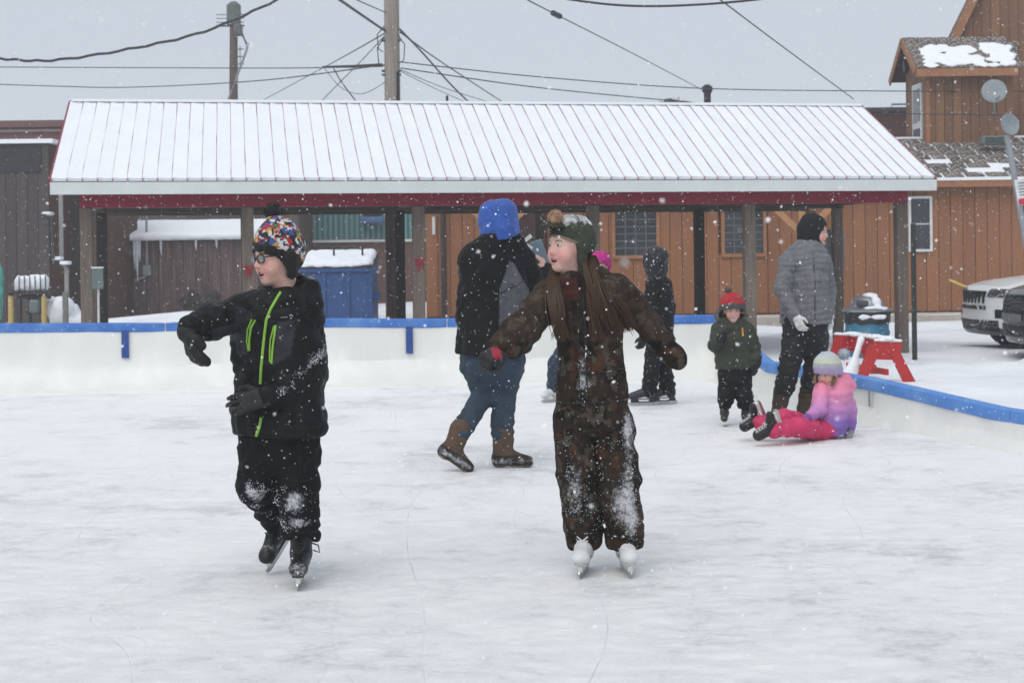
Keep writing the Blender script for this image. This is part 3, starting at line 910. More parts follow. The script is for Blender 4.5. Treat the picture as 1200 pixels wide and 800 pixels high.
# --- tall gabled barn wall behind the dormer
YG = 36.5
gl = at(1119, 47, YG); gp = at(1203, -130, YG)
gb = empty('gabled_building', (gl.x, YG, 0), math.radians(-18)); tag(gb, 'tall brown gabled wall of upright boards above the dormer', 'building')
GW = (gp.x - gl.x) * 2
MB().add([(0, 0, 0), (GW, 0, 0), (GW, 0, gl.z), (GW/2, 0, gp.z), (0, 0, gl.z), (0, 7, 0), (GW, 7, 0), (GW, 7, gl.z), (GW/2, 7, gp.z), (0, 7, gl.z)],
         [(0,1,2,3,4), (9,8,7,6,5), (0,4,9,5), (1,6,7,2), (4,3,8,9), (3,2,7,8), (0,5,6,1)]).build('wall', m_gap, gb)
boards(gb, 'board', m_cedar2, 0, GW, 3.2, lambda x: gl.z + (gp.z - gl.z) * (1 - abs(x - GW/2) / (GW/2)) - 0.1, 0.21, y=-0.002)
for s in (0, 1):
    MB().bar((GW * s, -0.12, gl.z), (GW / 2, -0.12, gp.z), 0.30, 0.20, up=(1 - 2 * s, 0, -0.5)).build('rake_board', m_trim, gb)
    e0 = Vector((GW * s, 3.4, gl.z)) + Vector((-0.1 if s == 0 else 0.1, 0, 0.02)); MB().bar(e0, (GW / 2, 3.4, gp.z + 0.14), 7.3, 0.10, up=(-1 + 2 * s, 0, 0.5)).build('roof', m_shingle, gb)

# --- dark red brick block seen between pavilion roof and dormer
m_brick = mat('dark_brick', (0.085, 0.030, 0.028), 0.85, var=0.4, scale=26, bump=0.4, bscale=40, stretch=(1, 1, 2.2))
YK = 44.0
k0 = at(960, 128, YK); k1 = at(1075, 128, YK)
bk = empty('brick_building', (k0.x, YK, 0)); tag(bk, 'dark brick block between the pavilion roof and the dormer', 'building')
MB().box((0, 0, 0), (k1.x - k0.x, 6, k0.z - 0.1)).build('wall', m_brick, bk)
MB().box((-0.1, -0.1, k0.z - 0.1), (k1.x - k0.x + 0.1, 6.1, k0.z + 0.02)).build('parapet', mat('dark_cap', (0.04, 0.045, 0.05), 0.7), bk)
MB().tube([(2.2, 0.5, k0.z + 0.0), (2.2, 0.5, k0.z + 0.16), (2.75, 0.5, k0.z + 0.16)], 0.03, 6).build('vent_rail', m_steel, bk)

# --- left: dark boarded shed
m_dark = mat('dark_weathered_boards', (0.060, 0.048, 0.045), 0.85, var=0.35, scale=4, stretch=(6, 6, 0.6), bump=0.4, bscale=9, perobj=0.22)
m_tar = mat('tar_cladding', (0.028, 0.028, 0.031), 0.85, var=0.3, scale=12)
YS = 33.0
s0 = at(-70, 170, YS); s1 = at(57, 168, YS)
sh = empty('boarded_shed', (s0.x, YS, 0)); tag(sh, 'tall dark weathered board building at the left edge', 'building')
SW = s1.x - s0.x; SH = s1.z
MB().box((0, 0, 0), (SW, 6, SH)).build('wall', m_gap, sh)
boards(sh, 'board', m_dark, 0, SW, 0.0, SH - 0.02, 0.23, y=-0.002)
MB().box((0, -0.06, SH - 0.62), (at(49, 180, YS).x - s0.x, -0.036, SH - 0.06)).build('tar_panel', m_tar, sh)
MB().box((-0.2, -0.12, SH), (SW + 0.12, 6, SH + 0.09)).build('roof_snow', m_snowcap, sh)
x_ = SW + 0.20
MB().tube([(x_, 0.15, SH - 0.1), (x_, 0.15, 1.35), (x_ + 0.12, 0.10, 1.2), (x_ + 0.12, 0.10, 0.1)], 0.05, 8).build('downspout', mat('pale_pipe', (0.28, 0.27, 0.26), 0.6), sh)
MB().tube([(x_ - 0.32, -0.12, 2.35), (x_ - 0.12, -0.12, 2.30), (x_ - 0.1, -0.12, 1.4)], 0.035, 6).build('conduit', mat('dark_gutter'), sh)
for zz, xx in ((2.34, -0.25), (1.38, -0.05), (1.28, 0.12)):
    MB().bbox((x_ + xx - 0.1, -0.1, zz), (x_ + xx + 0.1, 0.2, zz + 0.08), 0.035).build('snow_cap', m_snowcap, sh, True)
# wall set back to its right
r0 = at(57, 200, 34.5); r1 = at(122, 200, 34.5)
rw = empty('boarded_wall', (r0.x, 34.5, 0)); tag(rw, 'dark narrow board wall between the left shed and the corner post', 'wall')
MB().box((0, 0, 0), (r1.x - r0.x, 3, SH - 0.25)).build('wall', m_gap, rw)
boards(rw, 'board', m_dark, 0, r1.x - r0.x, 0, SH - 0.27, 0.23, y=-0.002)
# brick block behind
b0 = at(-80, 143, 46); b1 = at(96, 143, 46)
bb = empty('brick_building', (b0.x, 46, 0)); tag(bb, 'red brick block with a long cornice behind the dark shed', 'building')
m_brick2 = mat('red_brick', (0.16, 0.062, 0.055), 0.85, var=0.3, scale=20, bump=0.3, bscale=40, stretch=(1, 1, 2.2))
MB().box((0, 0, 0), (b1.x - b0.x, 8, b0.z - 0.2)).build('wall', m_brick2, bb)
MB().box((-0.2, -0.15, b0.z - 0.2), (b1.x - b0.x, 8, b0.z)).build('cornice', mat('red_cornice', (0.14, 0.06, 0.055), 0.7), bb)
MB().box((-0.2, -0.10, b0.z - 0.34), (b1.x - b0.x, 0.0, b0.z - 0.27)).build('string_course', mat('grey_course', (0.20, 0.16, 0.15), 0.7), bb)

# --- low washed-out board building behind the boy, snow on its roof
m_wash = mat('washed_boards', (0.105, 0.068, 0.062), 0.85, var=0.4, scale=3, stretch=(5, 5, 0.8), bump=0.4, bscale=9, perobj=0.18, var2=((0.22, 0.19, 0.18), 1.5, 0.52, 0.72))
YL = 37.0
l0 = at(70, 283, YL); l1 = at(302, 281, YL)
lo_ = empty('low_shed', (l0.x, YL, 0)); tag(lo_, 'low washed out board building with thick roof snow and icicles', 'building')
LW = l1.x - l0.x; LH = at(200, 282, YL).z
MB().box((0, 0, 0), (LW, 4, LH)).build('wall', mat('shed_backing', (0.05, 0.035, 0.03), 0.9), lo_)
boards(lo_, 'board', m_wash, 0, LW, 0, LH - 0.03, 0.30, y=-0.002, gap=0.010)
sd = SD()
nx_ = 26
for i in range(nx_):
    x = lerp(0, LW, (i + 0.5) / nx_)
    sd.cap((x, -0.2, LH + 0.09), (x, 2.2, LH + 0.44), 0.10 + rng.uniform(-.015, .015), 0.12, k=0.12)
sd.cut((0, 0, LH + 0.005), (0, 0, -1)); sd.wrinkle(0.006, 4)
sd.build('roof_snow', m_snowcap, lo_, 0.06)
m_icicle = mat('icicle_ice', (0.62, 0.66, 0.70), 0.25, var=0.1, scale=12, spec=0.6)
for px, ln in ((119, .5), (122, 1.25), (125, 1.5), (128, 1.4), (131, .8), (159, .7), (162, 1.0), (165, .5), (190, .35), (231, .25), (255, .2)):
    x = at(px, 300, YL).x - l0.x; r = 0.03 + 0.02 * ln
    MB().tube([(x, -0.13, LH + 0.02), (x, -0.13, LH - ln * 0.5), (x + 0.01, -0.12, LH - ln)], [r, r * 0.75, 0.006], 7).build('icicle', m_icicle, lo_, True)
sd = SD()
for k in range(9):
    sd.ell((at(123 + 1.2 * (k % 4), 300, YL).x - l0.x, -0.25, 0.1 + 0.11 * k), (0.17 - 0.008 * k, 0.15, 0.14), k=0.06)
sd.wrinkle(0.02, 9); sd.build('ice_mound', m_icicle, lo_, 0.04)
xx = at(173, 300, YL).x - l0.x
MB().tube([(xx, -0.08, LH + 1.0), (xx, -0.08, LH - 0.55), (xx - 0.02, -0.08, LH - 0.85), (xx - 0.30, -0.08, LH - 0.95)], 0.028, 8).build('conduit', mat('pale_pipe'), lo_)
MB().bbox((xx - 0.09, -0.14, LH - 0.83), (xx + 0.10, -0.03, LH - 0.58), 0.01).build('meter_box', mat('pale_box', ), lo_)
MB().bar((xx - 0.95, -0.1, 0), (xx - 0.95, -0.1, 0.75), 0.05, 0.05, up=(0, 1, 0)).build('stake', m_post, lo_)
sd = SD()
for k in range(14): sd.ell((at(234 + rng.uniform(-20, 20), 300, YL).x - l0.x, -0.3, 0.42 + rng.uniform(-.1, .1)), (0.12, 0.12, 0.10), k=0.05)
sd.wrinkle(0.05, 14); sd.build('dead_shrub', mat('dead_shrub', (0.035, 0.03, 0.026), 0.9, var=0.4, scale=30, speck=0.1, sscale=20), lo_, 0.035)
# behind it a higher dark wall
h0 = at(60, 250, 43); h1 = at(350, 250, 43)
hw = empty('grey_building', (h0.x, 43, 0)); tag(hw, 'long dark grey building showing above the low shed roof', 'building')
MB().box((0, 0, 0), (h1.x - h0.x, 5, 4.2)).build('wall', m_gap, hw)
boards(hw, 'board', mat('grey_boards', (0.105, 0.085, 0.08), 0.85, var=0.3, scale=4, stretch=(5, 5, 0.8), perobj=0.2), 0, h1.x - h0.x, 1.4, 4.18, 0.34, y=-0.002)
# --- teal corrugated metal building over brick
m_teal = mat('teal_metal', (0.105, 0.235, 0.235), 0.5, var=0.12, scale=4, stretch=(4, 4, 0.4), perobj=0.1, metal=0.1)
YT = 46.0
t0 = at(322, 283, YT); t1 = at(502, 283, YT); tz = at(400, 284, YT).z
tb = empty('metal_building', (t0.x, YT, 0)); tag(tb, 'teal corrugated metal wall over a brick base behind the dumpster', 'building')
TW = t1.x - t0.x
MB().box((0, 0, 0), (TW, 6, tz)).build('brick_base', mat('brown_brick', (0.12, 0.058, 0.045), 0.85, var=0.35, scale=14, stretch=(1, 1, 2.4), bump=0.4, bscale=30), tb)
MB().box((0, -0.02, tz + 0.08), (TW, 6, 4.9)).build('wall', mat('teal_backing', (0.05, 0.12, 0.12), 0.6), tb)
n = int(TW / 0.16)
for i in range(n): piece('metal_rib', tb, m_teal, (0.08 + i * 0.16, -0.035, (tz + 4.9) / 2 + 0.04), (0.085, 0.035, 4.9 - tz - 0.1))
MB().box((0, -0.07, tz), (TW, 0, tz + 0.075)).build('base_flashing', m_white, tb)
MB().box((-0.1, -0.2, 4.9), (TW + 0.1, 6, 5.0)).build('roof_snow', m_snowcap, tb)
for k in range(3):
    x = at(377 + k * 14, 290, YT).x - t0.x
    window(tb, x, x + 0.26, tz - 0.40, tz - 0.14, y=-0.01, trim=mat('grey_trim', (0.12, 0.10, 0.09), 0.7), cols=1, rows=1, tw=0.035)
xx = at(423, 257, YT).x - t0.x
MB().bbox((xx, -0.55, tz + 0.55), (xx + 0.75, -0.06, tz + 0.75), 0.05).build('blue_awning', mat('blue_canvas', (0.05, 0.11, 0.24), 0.6), tb)
MB().bbox((xx + 0.1, -0.5, tz + 0.755), (xx + 0.65, -0.1, tz + 0.9), 0.05).build('dark_hood', m_tar, tb)

# ------------------------------------------------------------------ utility poles and wires
m_pole = mat('pale_pole_wood', (0.27, 0.235, 0.20), 0.85, var=0.3, scale=4, stretch=(8, 8, 0.35), bump=0.4, bscale=12)
m_pole2 = mat('brown_pole_wood', (0.115, 0.075, 0.06), 0.85, var=0.35, scale=4, stretch=(8, 8, 0.35), bump=0.4, bscale=12)
m_wire = mat('wire', (0.035, 0.037, 0.04), 0.6)
m_hard = mat('pole_hardware', (0.10, 0.105, 0.11), 0.5, metal=0.4)
YP = 27.0
p1 = at(460, 60, YP)
up = empty('utility_pole', (p1.x - 0.02, YP, 0)); tag(up, 'thick pale utility pole rising behind the middle of the pavilion roof', 'utility pole')
MB().tube([(0, 0, -0.2), (0.005, 0, 3), (0.02, 0, 8.6)], [0.155, 0.145, 0.125], 14).build('shaft', m_pole, up, True)
for zz in (5.15, 4.55, 4.62, 5.35):
    MB().tube([(-0.17, -0.06, zz), (0.17, -0.06, zz)], 0.022, 6).build('bolt', m_hard, up)
MB().tube([(0.115, -0.1, 4.6), (0.12, -0.1, 3.2)], 0.028, 6).build('cable_guard', mat('black_metal'), up)
for k, (za, zb_, s) in enumerate(((5.2, 4.75, -1), (5.4, 5.0, -1), (5.25, 4.8, 1))):
    MB().tube([(s*0.12, -0.08, za), (s*0.24, -0.08, (za+zb_)/2 + 0.05), (s*0.22, -0.08, zb_), (s*0.13, -0.08, zb_ - 0.05)], 0.010, 5).build('wire_loop', m_wire, up)
YQ = 52.0
p2 = at(271.5, 60, YQ)
uq = empty('utility_pole', (p2.x, YQ, 0)); tag(uq, 'distant brown utility pole with insulators and guy pipe left of centre', 'utility pole')
zt = at(274, 3, YQ).z
MB().tube([(-0.05, 0, 0), (0.09, 0, zt)], [0.18, 0.13], 12).build('shaft', m_pole2, uq, True)
MB().tube([(0.085, 0, zt - 0.75), (0.09, 0, zt - 0.1), (0.09, 0, zt + 0.02)], [0.24, 0.24, 0.10], 12).build('cap_shroud', mat('green_shroud', (0.10, 0.12, 0.11), 0.7), uq, True)
MB().bbox((0.1, -0.25, zt - 1.15), (0.38, 0.1, zt - 0.75), 0.05).build('transformer', m_hard, uq)
for k, zz in enumerate((zt - 0.42, zt - 0.55, zt - 0.68, zt - 0.8)):
    MB().tube([(-0.5, -0.05, zz), (0.45, -0.05, zz)], 0.015 if k < 3 else 0.035, 5).build('crossarm', m_hard, uq)
MB().tube([(0.30, -0.1, zt - 0.9), (0.55, -0.1, zt - 1.5)], 0.035, 6).build('switch_arm', m_hard, uq)
MB().tube([(0.58, -0.1, zt - 1.4), (0.50, -0.1, zt - 1.7), (-0.28, -0.1, 6.3), (-0.34, -0.1, 0)], 0.045, 6).build('riser_pipe', mat('grey_pipe', (0.25, 0.26, 0.28), 0.5), uq)
for k, zz in enumerate((zt - 1.6, zt - 1.85, zt - 2.1)):
    MB().tube([(0.1, -0.1, zz), (0.42, -0.1, zz)], 0.02, 5).build('bracket', m_hard, uq)
MB().tube([(0.3, -0.1, zt - 1.5), (0.3, -0.1, zt - 2.2)], 0.015, 5).build('bracket', m_hard, uq)

def wire(label, pts, r, tw=0):
    ps = [at(*p) for p in pts]
    # smooth through the surveyed points
    out = []
    for i in range(len(ps) - 1):
        a = ps[max(i-1, 0)]; b = ps[i]; c = ps[i+1]; d = ps[min(i+2, len(ps)-1)]
        for k in range(8):
            t = k / 8
            out.append(0.5 * ((2*b) + (c - a)*t + (2*a - 5*b + 4*c - d)*t*t + (3*b - a - 3*c + d)*t**3))
    out.append(ps[-1])
    if tw:
        o2 = []
        for i, p in enumerate(out): o2.append(p + Vector((0, 0, 0.012 * math.sin(i * 1.9))))
        out = o2
    o = MB().tube(out, r, 6).build('overhead_wire', m_wire, None, True)
    return tag(o, label, 'wire', 'overhead wires')
wire('thick twisted cable sagging across the upper left sky', [(-60, 66, 24), (0, 69, 24), (60, 71, 24), (150, 58, 24), (240, 37, 24), (325, 0, 24), (370, -24, 24)], 0.021, 1)
wire('straight thin wire in the left sky, upper of the two level ones', [(-60, 78.5, 40), (150, 79.5, 40), (330, 80, 37), (448, 78, YP)], 0.012)
wire('thin wire in the left sky, lower and slightly sagging one', [(-60, 97, 40), (60, 101, 40), (150, 102.5, 40), (300, 95, 34), (452, 76, YP)], 0.012)
wire('thick cable entering the pale pole from the upper left', [(380, -13, 20), (398, 0, 21), (430, 22, 24), (452, 37, YP)], 0.020)
wire('thin wire entering the pale pole near the top of the picture', [(400, -10, 22), (418, 0, 23), (452, 15, YP)], 0.010)
wire('wire dropping left from the pale pole to a far roof, upper one', [(453, 38, YP), (420, 57, 33), (380, 79, 42), (300, 122, 60)], 0.013)
wire('wire dropping steeply left from the pale pole, lower one', [(453, 40, YP), (420, 75, 30), (395, 100, 33), (370, 126, 36)], 0.010)
wire('slack loop of wire under the pale pole bracket', [(380, 80, YP + 2), (400, 103, YP + 1), (425, 110, YP), (452, 96, YP - 0.1)], 0.006)
wire('short wire falling right from the left bracket wire to the roof', [(391, 80, YP + 3), (400, 96, YP + 3.5), (422, 125, YP + 4)], 0.012)
wire('dark cable falling steeply right from the pale pole', [(469, 35, YP), (495, 62, 30), (530, 101, 34), (560, 130, 38)], 0.018)
wire('thin wire falling right from the pale pole beside the dark cable', [(469, 38, YP), (510, 68, 32), (560, 101, 38), (605, 130, 44)], 0.014)
wire('long wire crossing the right sky from the pale pole to the dormer', [(470, 73, YP), (640, 91, 29), (830, 104, 31), (1060, 107, 32.5), (1240, 107, 34)], 0.010)
wire('wire from the pale pole meeting the roof ridge right of centre', [(470, 80, YP), (600, 99, 29), (700, 110, 31), (830, 122, 34)], 0.011)
wire('faint thin wire dropping from the pale pole to the roof, upper of a pair', [(470, 82, YP), (520, 103, 31), (580, 122, 36)], 0.008)
wire('faint thin wire dropping from the pale pole to the roof, lower of a pair', [(470, 84, YP), (510, 104, 31), (555, 124, 36)], 0.007)
wire('thick black cable curving along the top edge of the sky', [(640, -6, 16), (670, 0, 16), (720, 6, 16), (770, 7.5, 16), (830, 5, 16), (885, 0, 16), (920, -5, 16)], 0.012)
wire('wire with a splice clamp slanting down to the roof vent', [(590, -17, 14), (618, 0, 15), (652, 17.5, 17), (740, 62, 23), (822, 105, 30)], 0.007)
w_ = MB().tube([at(648, 15.5, 16.9), at(656, 19.5, 17.1)], 0.033, 8).build('splice_clamp', m_wire); tag(w_, 'black splice clamp on the slanting wire', 'wire clamp')
wire('single wire slanting down right towards the end of the roof ridge', [(830, -10, 16), (848, 3, 17), (920, 57, 21), (1000, 116, 27)], 0.008)
wire('low wire running across the front of the dormer', [(1010, 133, 31.6), (1100, 134, 31.9), (1250, 136, 32.4)], 0.010)
sp_ = MB().tube([at(455, 78, YP) + Vector((-1.15, -0.05, 0)), at(455, 78, YP) + Vector((-0.6, -0.05, 0.0)), at(455, 78, YP) + Vector((-0.1, -0.05, 0.03))], [0.015, 0.028, 0.02], 7).build('cable_splice', m_wire); tag(sp_, 'black cable splice beside the pale pole', 'cable splice')

# vent pipe, tiny vent post, tree top behind the ridge
YV = 33.0
v0 = at(829, 121, YV)
vp = empty('roof_vent', (v0.x, YV, 0)); tag(vp, 'black capped vent pipe sticking up behind the pavilion ridge', 'vent pipe')
m_black = mat('black_metal')
zt = at(829, 101, YV).z
MB().tube([(0, 0, 3.4), (0, 0, zt - 0.12)], 0.075, 12).build('pipe', m_black, vp, True)
MB().lathe([(0.08, zt - 0.16), (0.115, zt - 0.10), (0.115, zt - 0.02), (0.05, zt + 0.03)], 12).build('cap', m_black, vp, True)
v1 = at(524, 121, YV); zt1 = at(524, 112, YV).z
tag(MB().tube([(v1.x, YV, 3.0), (v1.x, YV, zt1 - 0.02), (v1.x, YV, zt1)], [0.028, 0.028, 0.02], 8).build('vent_stub', m_black), 'tiny dark vent stub above the ridge right of the pale pole', 'vent pipe')
def bare_tree(px, py, Y, label):
    c = at(px, py, Y); r0 = random.Random(3)
    t = empty('tree', (c.x, Y, 0)); tag(t, label, 'tree')
    top = c.z
    MB().tube([(0, 0, 0), (0.05, 0, top * 0.5), (0, 0, top - 0.9)], [0.2, 0.14, 0.07], 8).build('trunk', mat('bark', (0.05, 0.042, 0.036), 0.9), t, True)
    mb = MB()
    def br(p, d, l, r, n):
        e = p + d * l
        mb.tube([p, (p + e) / 2 + Vector((r0.uniform(-.05,.05), r0.uniform(-.05,.05), 0)), e], [r, r * 0.8, r * 0.6], 5)
        if n == 0:
            for k in range(4):
                q = e + Vector((r0.uniform(-.12,.12), r0.uniform(-.12,.12), r0.uniform(-.1,.1)))
                mb.add([q + Vector((r0.uniform(-.07,.07), r0.uniform(-.07,.07), r0.uniform(-.07,.07))) for _ in range(3)], [(0,1,2)])
            return
        for k in range(3):
            nd = (d + Vector((r0.uniform(-.9,.9), r0.uniform(-.9,.9), r0.uniform(-.1,.7)))).normalized()
            br(e, nd, l * 0.72, r * 0.62, n - 1)
    for k in range(4): br(Vector((0, 0, top - 1.3)), Vector((r0.uniform(-.6,.6), r0.uniform(-.6,.6), 1)).normalized(), 0.45, 0.05, 3)
    mb.build('crown', mat('twigs', (0.05, 0.052, 0.045), 0.9), t)
bare_tree(793, 112, 58, 'small bare tree top peeping over the pavilion ridge')

# ------------------------------------------------------------------ people
def proj(P, root):
    """photo pixels of local points (to lay out the parts of a garment)"""
    W = P + np.array(root.location, dtype=np.float32)
    u = W[:, 0] / W[:, 1] * FOC; v = (CAM_H - W[:, 2]) / W[:, 1] * FOC
    c, s = math.cos(ROLL), math.sin(ROLL)
    return 600 + u * c + v * s, 300 - u * s + v * c

def inpoly(x, y, poly):
    r = np.zeros(len(x), bool); n = len(poly)
    for i in range(n):
        x0, y0 = poly[i]; x1, y1 = poly[(i + 1) % n]
        c = ((y0 > y) != (y1 > y)) & (x < (x1 - x0) * (y - y0) / ((y1 - y0) if y1 != y0 else 1e-9) + x0)
        r ^= c
    return r

def frame(fwd, up=(0, 0, 1)):
    f = Vector(fwd).normalized(); x = f.cross(Vector(up)).normalized(); z = x.cross(f)
    return np.array([x, f, z], dtype=np.float32).T          # columns: right, forward, up

class Person:
    def __init__(s, label, x, y, group='people at the rink'):
        s.Y0 = depth_of(x, y)
        g = at(x, y, s.Y0)
        s.root = empty('person', (g.x, g.y, 0.0)); tag(s.root, label, 'person', group)
        s.S = FOC / s.Y0
        s.body = SD()
    def J(s, x, y, d=0.0): return at(x, y, s.Y0 + d) - s.root.location
    def r(s, px): return px / s.S
    def row(s, x, y, hw, dep, d=0.0):
        p = s.J(x, y, d); return (p.x, p.y, p.z, s.r(hw), dep)
    def pick(s, sd, x, y, off=0.0):
        o = Vector((0, 0, CAM_H)) - s.root.location; t = at(x, y, s.Y0) - s.root.location; d = (t - o).normalized()
        q = sd.hit(o, d, s.Y0 - 1.3, s.Y0 + 1.0)
        return (t if q is None else q) - d * off
    def line(s, sd, pts, r, name, mt, parent, off=0.0, n=6, step=3):
        out = []
        for (x0, y0), (x1, y1) in zip(pts[:-1], pts[1:]):
            for k in range(step): out.append(s.pick(sd, lerp(x0, x1, k / step), lerp(y0, y1, k / step), off))
        out.append(s.pick(sd, *pts[-1], off))
        return MB().tube(out, r, n).build(name, mt, parent, True)

def head(sd, O, R, s=1.0, mouth=0.6, hairline=False, child=True):
    O = Vector(O); M = Matrix(R.tolist())
    W = lambda x, y, z: O + M @ Vector((x * s, y * s, z * s))
    e = lambda c, r, k=0.02, sub=False: sd.ell(W(*c), tuple(q * s for q in r), R, k * s, sub)
    e((0, -.012, .035), (.074, .092, .082), 0.03)
    e((0, .026, -.028), (.058, .062, .080), 0.03)
    e((0, .062, -.088), (.021, .020, .018), 0.03)                       # chin
    for q in (-1, 1): e((q * .034, .052, -.034), (.030, .032, .034), 0.022)   # cheeks
    e((0, .070, .030), (.046, .016, .014), 0.02)                       # brow
    for q in (-1, 1): e((q * .030, .098, .006), (.017, .014, .0075), 0.010, True)
    sd.cap(W(0, .082, .012), W(0, .0985, -.022), .007 * s, .0105 * s, 0.012 * s)
    for q in (-1, 1): sd.cap(W(q * .010, .088, -.028), W(q * .010, .090, -.028), .0075 * s, .0075 * s, 0.008 * s)
    e((0, .080, -.050), (.021, .013, .007), 0.008); e((0, .079, -.070), (.018, .013, .008), 0.008)
    if mouth: e((0, .094, -.060), (.019, .024, .0105 * mouth), 0.003, True)
    else: e((0, .098, -.060), (.020, .012, .0022), 0.002, True)
    for q in (-1, 1): e((q * .074, -.008, -.008), (.010, .021, .031), 0.01)
    sd.cap(W(0, -.012, -.06), W(0, -.03, -.17), .047 * s, .052 * s, 0.03 * s)
    return W

def skin_colour(O, R, s, base=(.60, .37, .30), blush=(.60, .24, .21), lip=(.47, .19, .17), brow=(.10, .06, .04), blushw=0.7):
    O = V3(O)
    def f(P):
        q = ((P - O) @ R) / s
        c = np.tile(np.array(base, np.float32), (len(P), 1))
        x = np.abs(q[:, 0])
        def mixc(m, col): m = np.clip(m, 0, 1)[:, None]; c[:] = c * (1 - m) + np.array(col, np.float32) * m
        mixc(blushw * np.exp(-((x - .038) / .032) ** 2 - ((q[:, 2] + .036) / .030) ** 2) * (q[:, 1] > .02), blush)
        mixc(0.45 * np.exp(-(x / .014) ** 2 - ((q[:, 2] + .024) / .014) ** 2) * (q[:, 1] > .09), blush)
        mixc((np.abs(q[:, 2] - .027 + 2 * (x - .03) ** 2 * 8) < .0045) & (x > .014) & (x < .047) & (q[:, 1] > .05), brow)
        mixc(((x / .024) ** 2 + ((q[:, 2] + .060) / .018) ** 2 < 1) & (q[:, 1] > .075), lip)
        mixc(((x / .0185) ** 2 + ((q[:, 2] + .060) / .0095) ** 2 < 1) & (q[:, 1] > .05) & (q[:, 1] < .0875), (.05, .012, .012))
        return c
    return f

m_skin = mat('skin', (.6, .37, .3), 0.5, var=0.10, scale=55, bump=.15, bscale=160, attr='Col', spec=0.35)
m_eyew = mat('eye_white', (.42, .39, .37), 0.25, var=0.02)
m_iris = mat('iris', (.03, .022, .018), 0.2)
m_teeth = mat('teeth', (.72, .69, .63), 0.3, var=0.03)
def eyes(p, W, R, s, look=(0, 1, 0), teeth=True):
    M = Matrix(R.tolist())
    for q in (-1, 1):
        c = W(q * .030, .0715, .0065)
        sd = SD().ell(c, (.0135 * s,) * 3)
        e = sd.build('eye', m_eyew, p.root, .0022 * s)
        d = (M @ Vector(look)).normalized()
        SD().ell(c + d * .0075 * s, (.0076 * s, .0076 * s, .0076 * s), R).build('iris', m_iris, e, .0016 * s)
    if teeth:
        SD().ell(W(0, .078, -.0545), (.014 * s, .008 * s, .0045 * s), R).build('teeth', m_teeth, p.root, .002 * s)

def hand(sd, wrist, d, n, side, s=1.0, curl=0.6, r=0.0105, k=0.006, spread=0.0, fist=False):
    """palm, four jointed fingers of different lengths, thumb from the side of the palm"""
    w = Vector(wrist); d = Vector(d).normalized(); n = Vector(n); n = (n - d * d.dot(n)).normalized()
    t = Vector(side); t = (t - d * d.dot(t) - n * n.dot(t)).normalized()
    for o in (-.026, -.009, .009, .026):
        sd.cap(w + t * o * .75 * s, w + d * .082 * s + t * o * s, (r + .004) * s, (r + .0025) * s, .012 * s)
    for o, L, q in ((.030, .072, 1), (.010, .082, .9), (-.011, .076, 1), (-.030, .060, 1.15)):
        p = w + d * .085 * s + t * o * s; a = 0.0
        dirv = d + t * (o * spread * 12)
        for j, fr in enumerate((.45, .31, .24)):
            a += curl * q * (0.75, 1.15, 0.8)[j]
            e = p + (dirv.normalized() * math.cos(a) + n * math.sin(a)) * L * fr * s
            sd.cap(p, e, (r - .0008 * j) * s, (r - .0012 * (j + 1)) * s, k * s)
            p = e
    p = w + d * .022 * s + t * .026 * s
    e = p + (d * .62 + t * .62 + n * .35).normalized() * .042 * s
    sd.cap(p, e, (r + .003) * s, r * s, .01 * s)
    sd.cap(e, e + (d * .85 + n * (.25 + .5 * curl) + t * .05).normalized() * .036 * s, r * s, (r - .002) * s, k * s)
    return sd

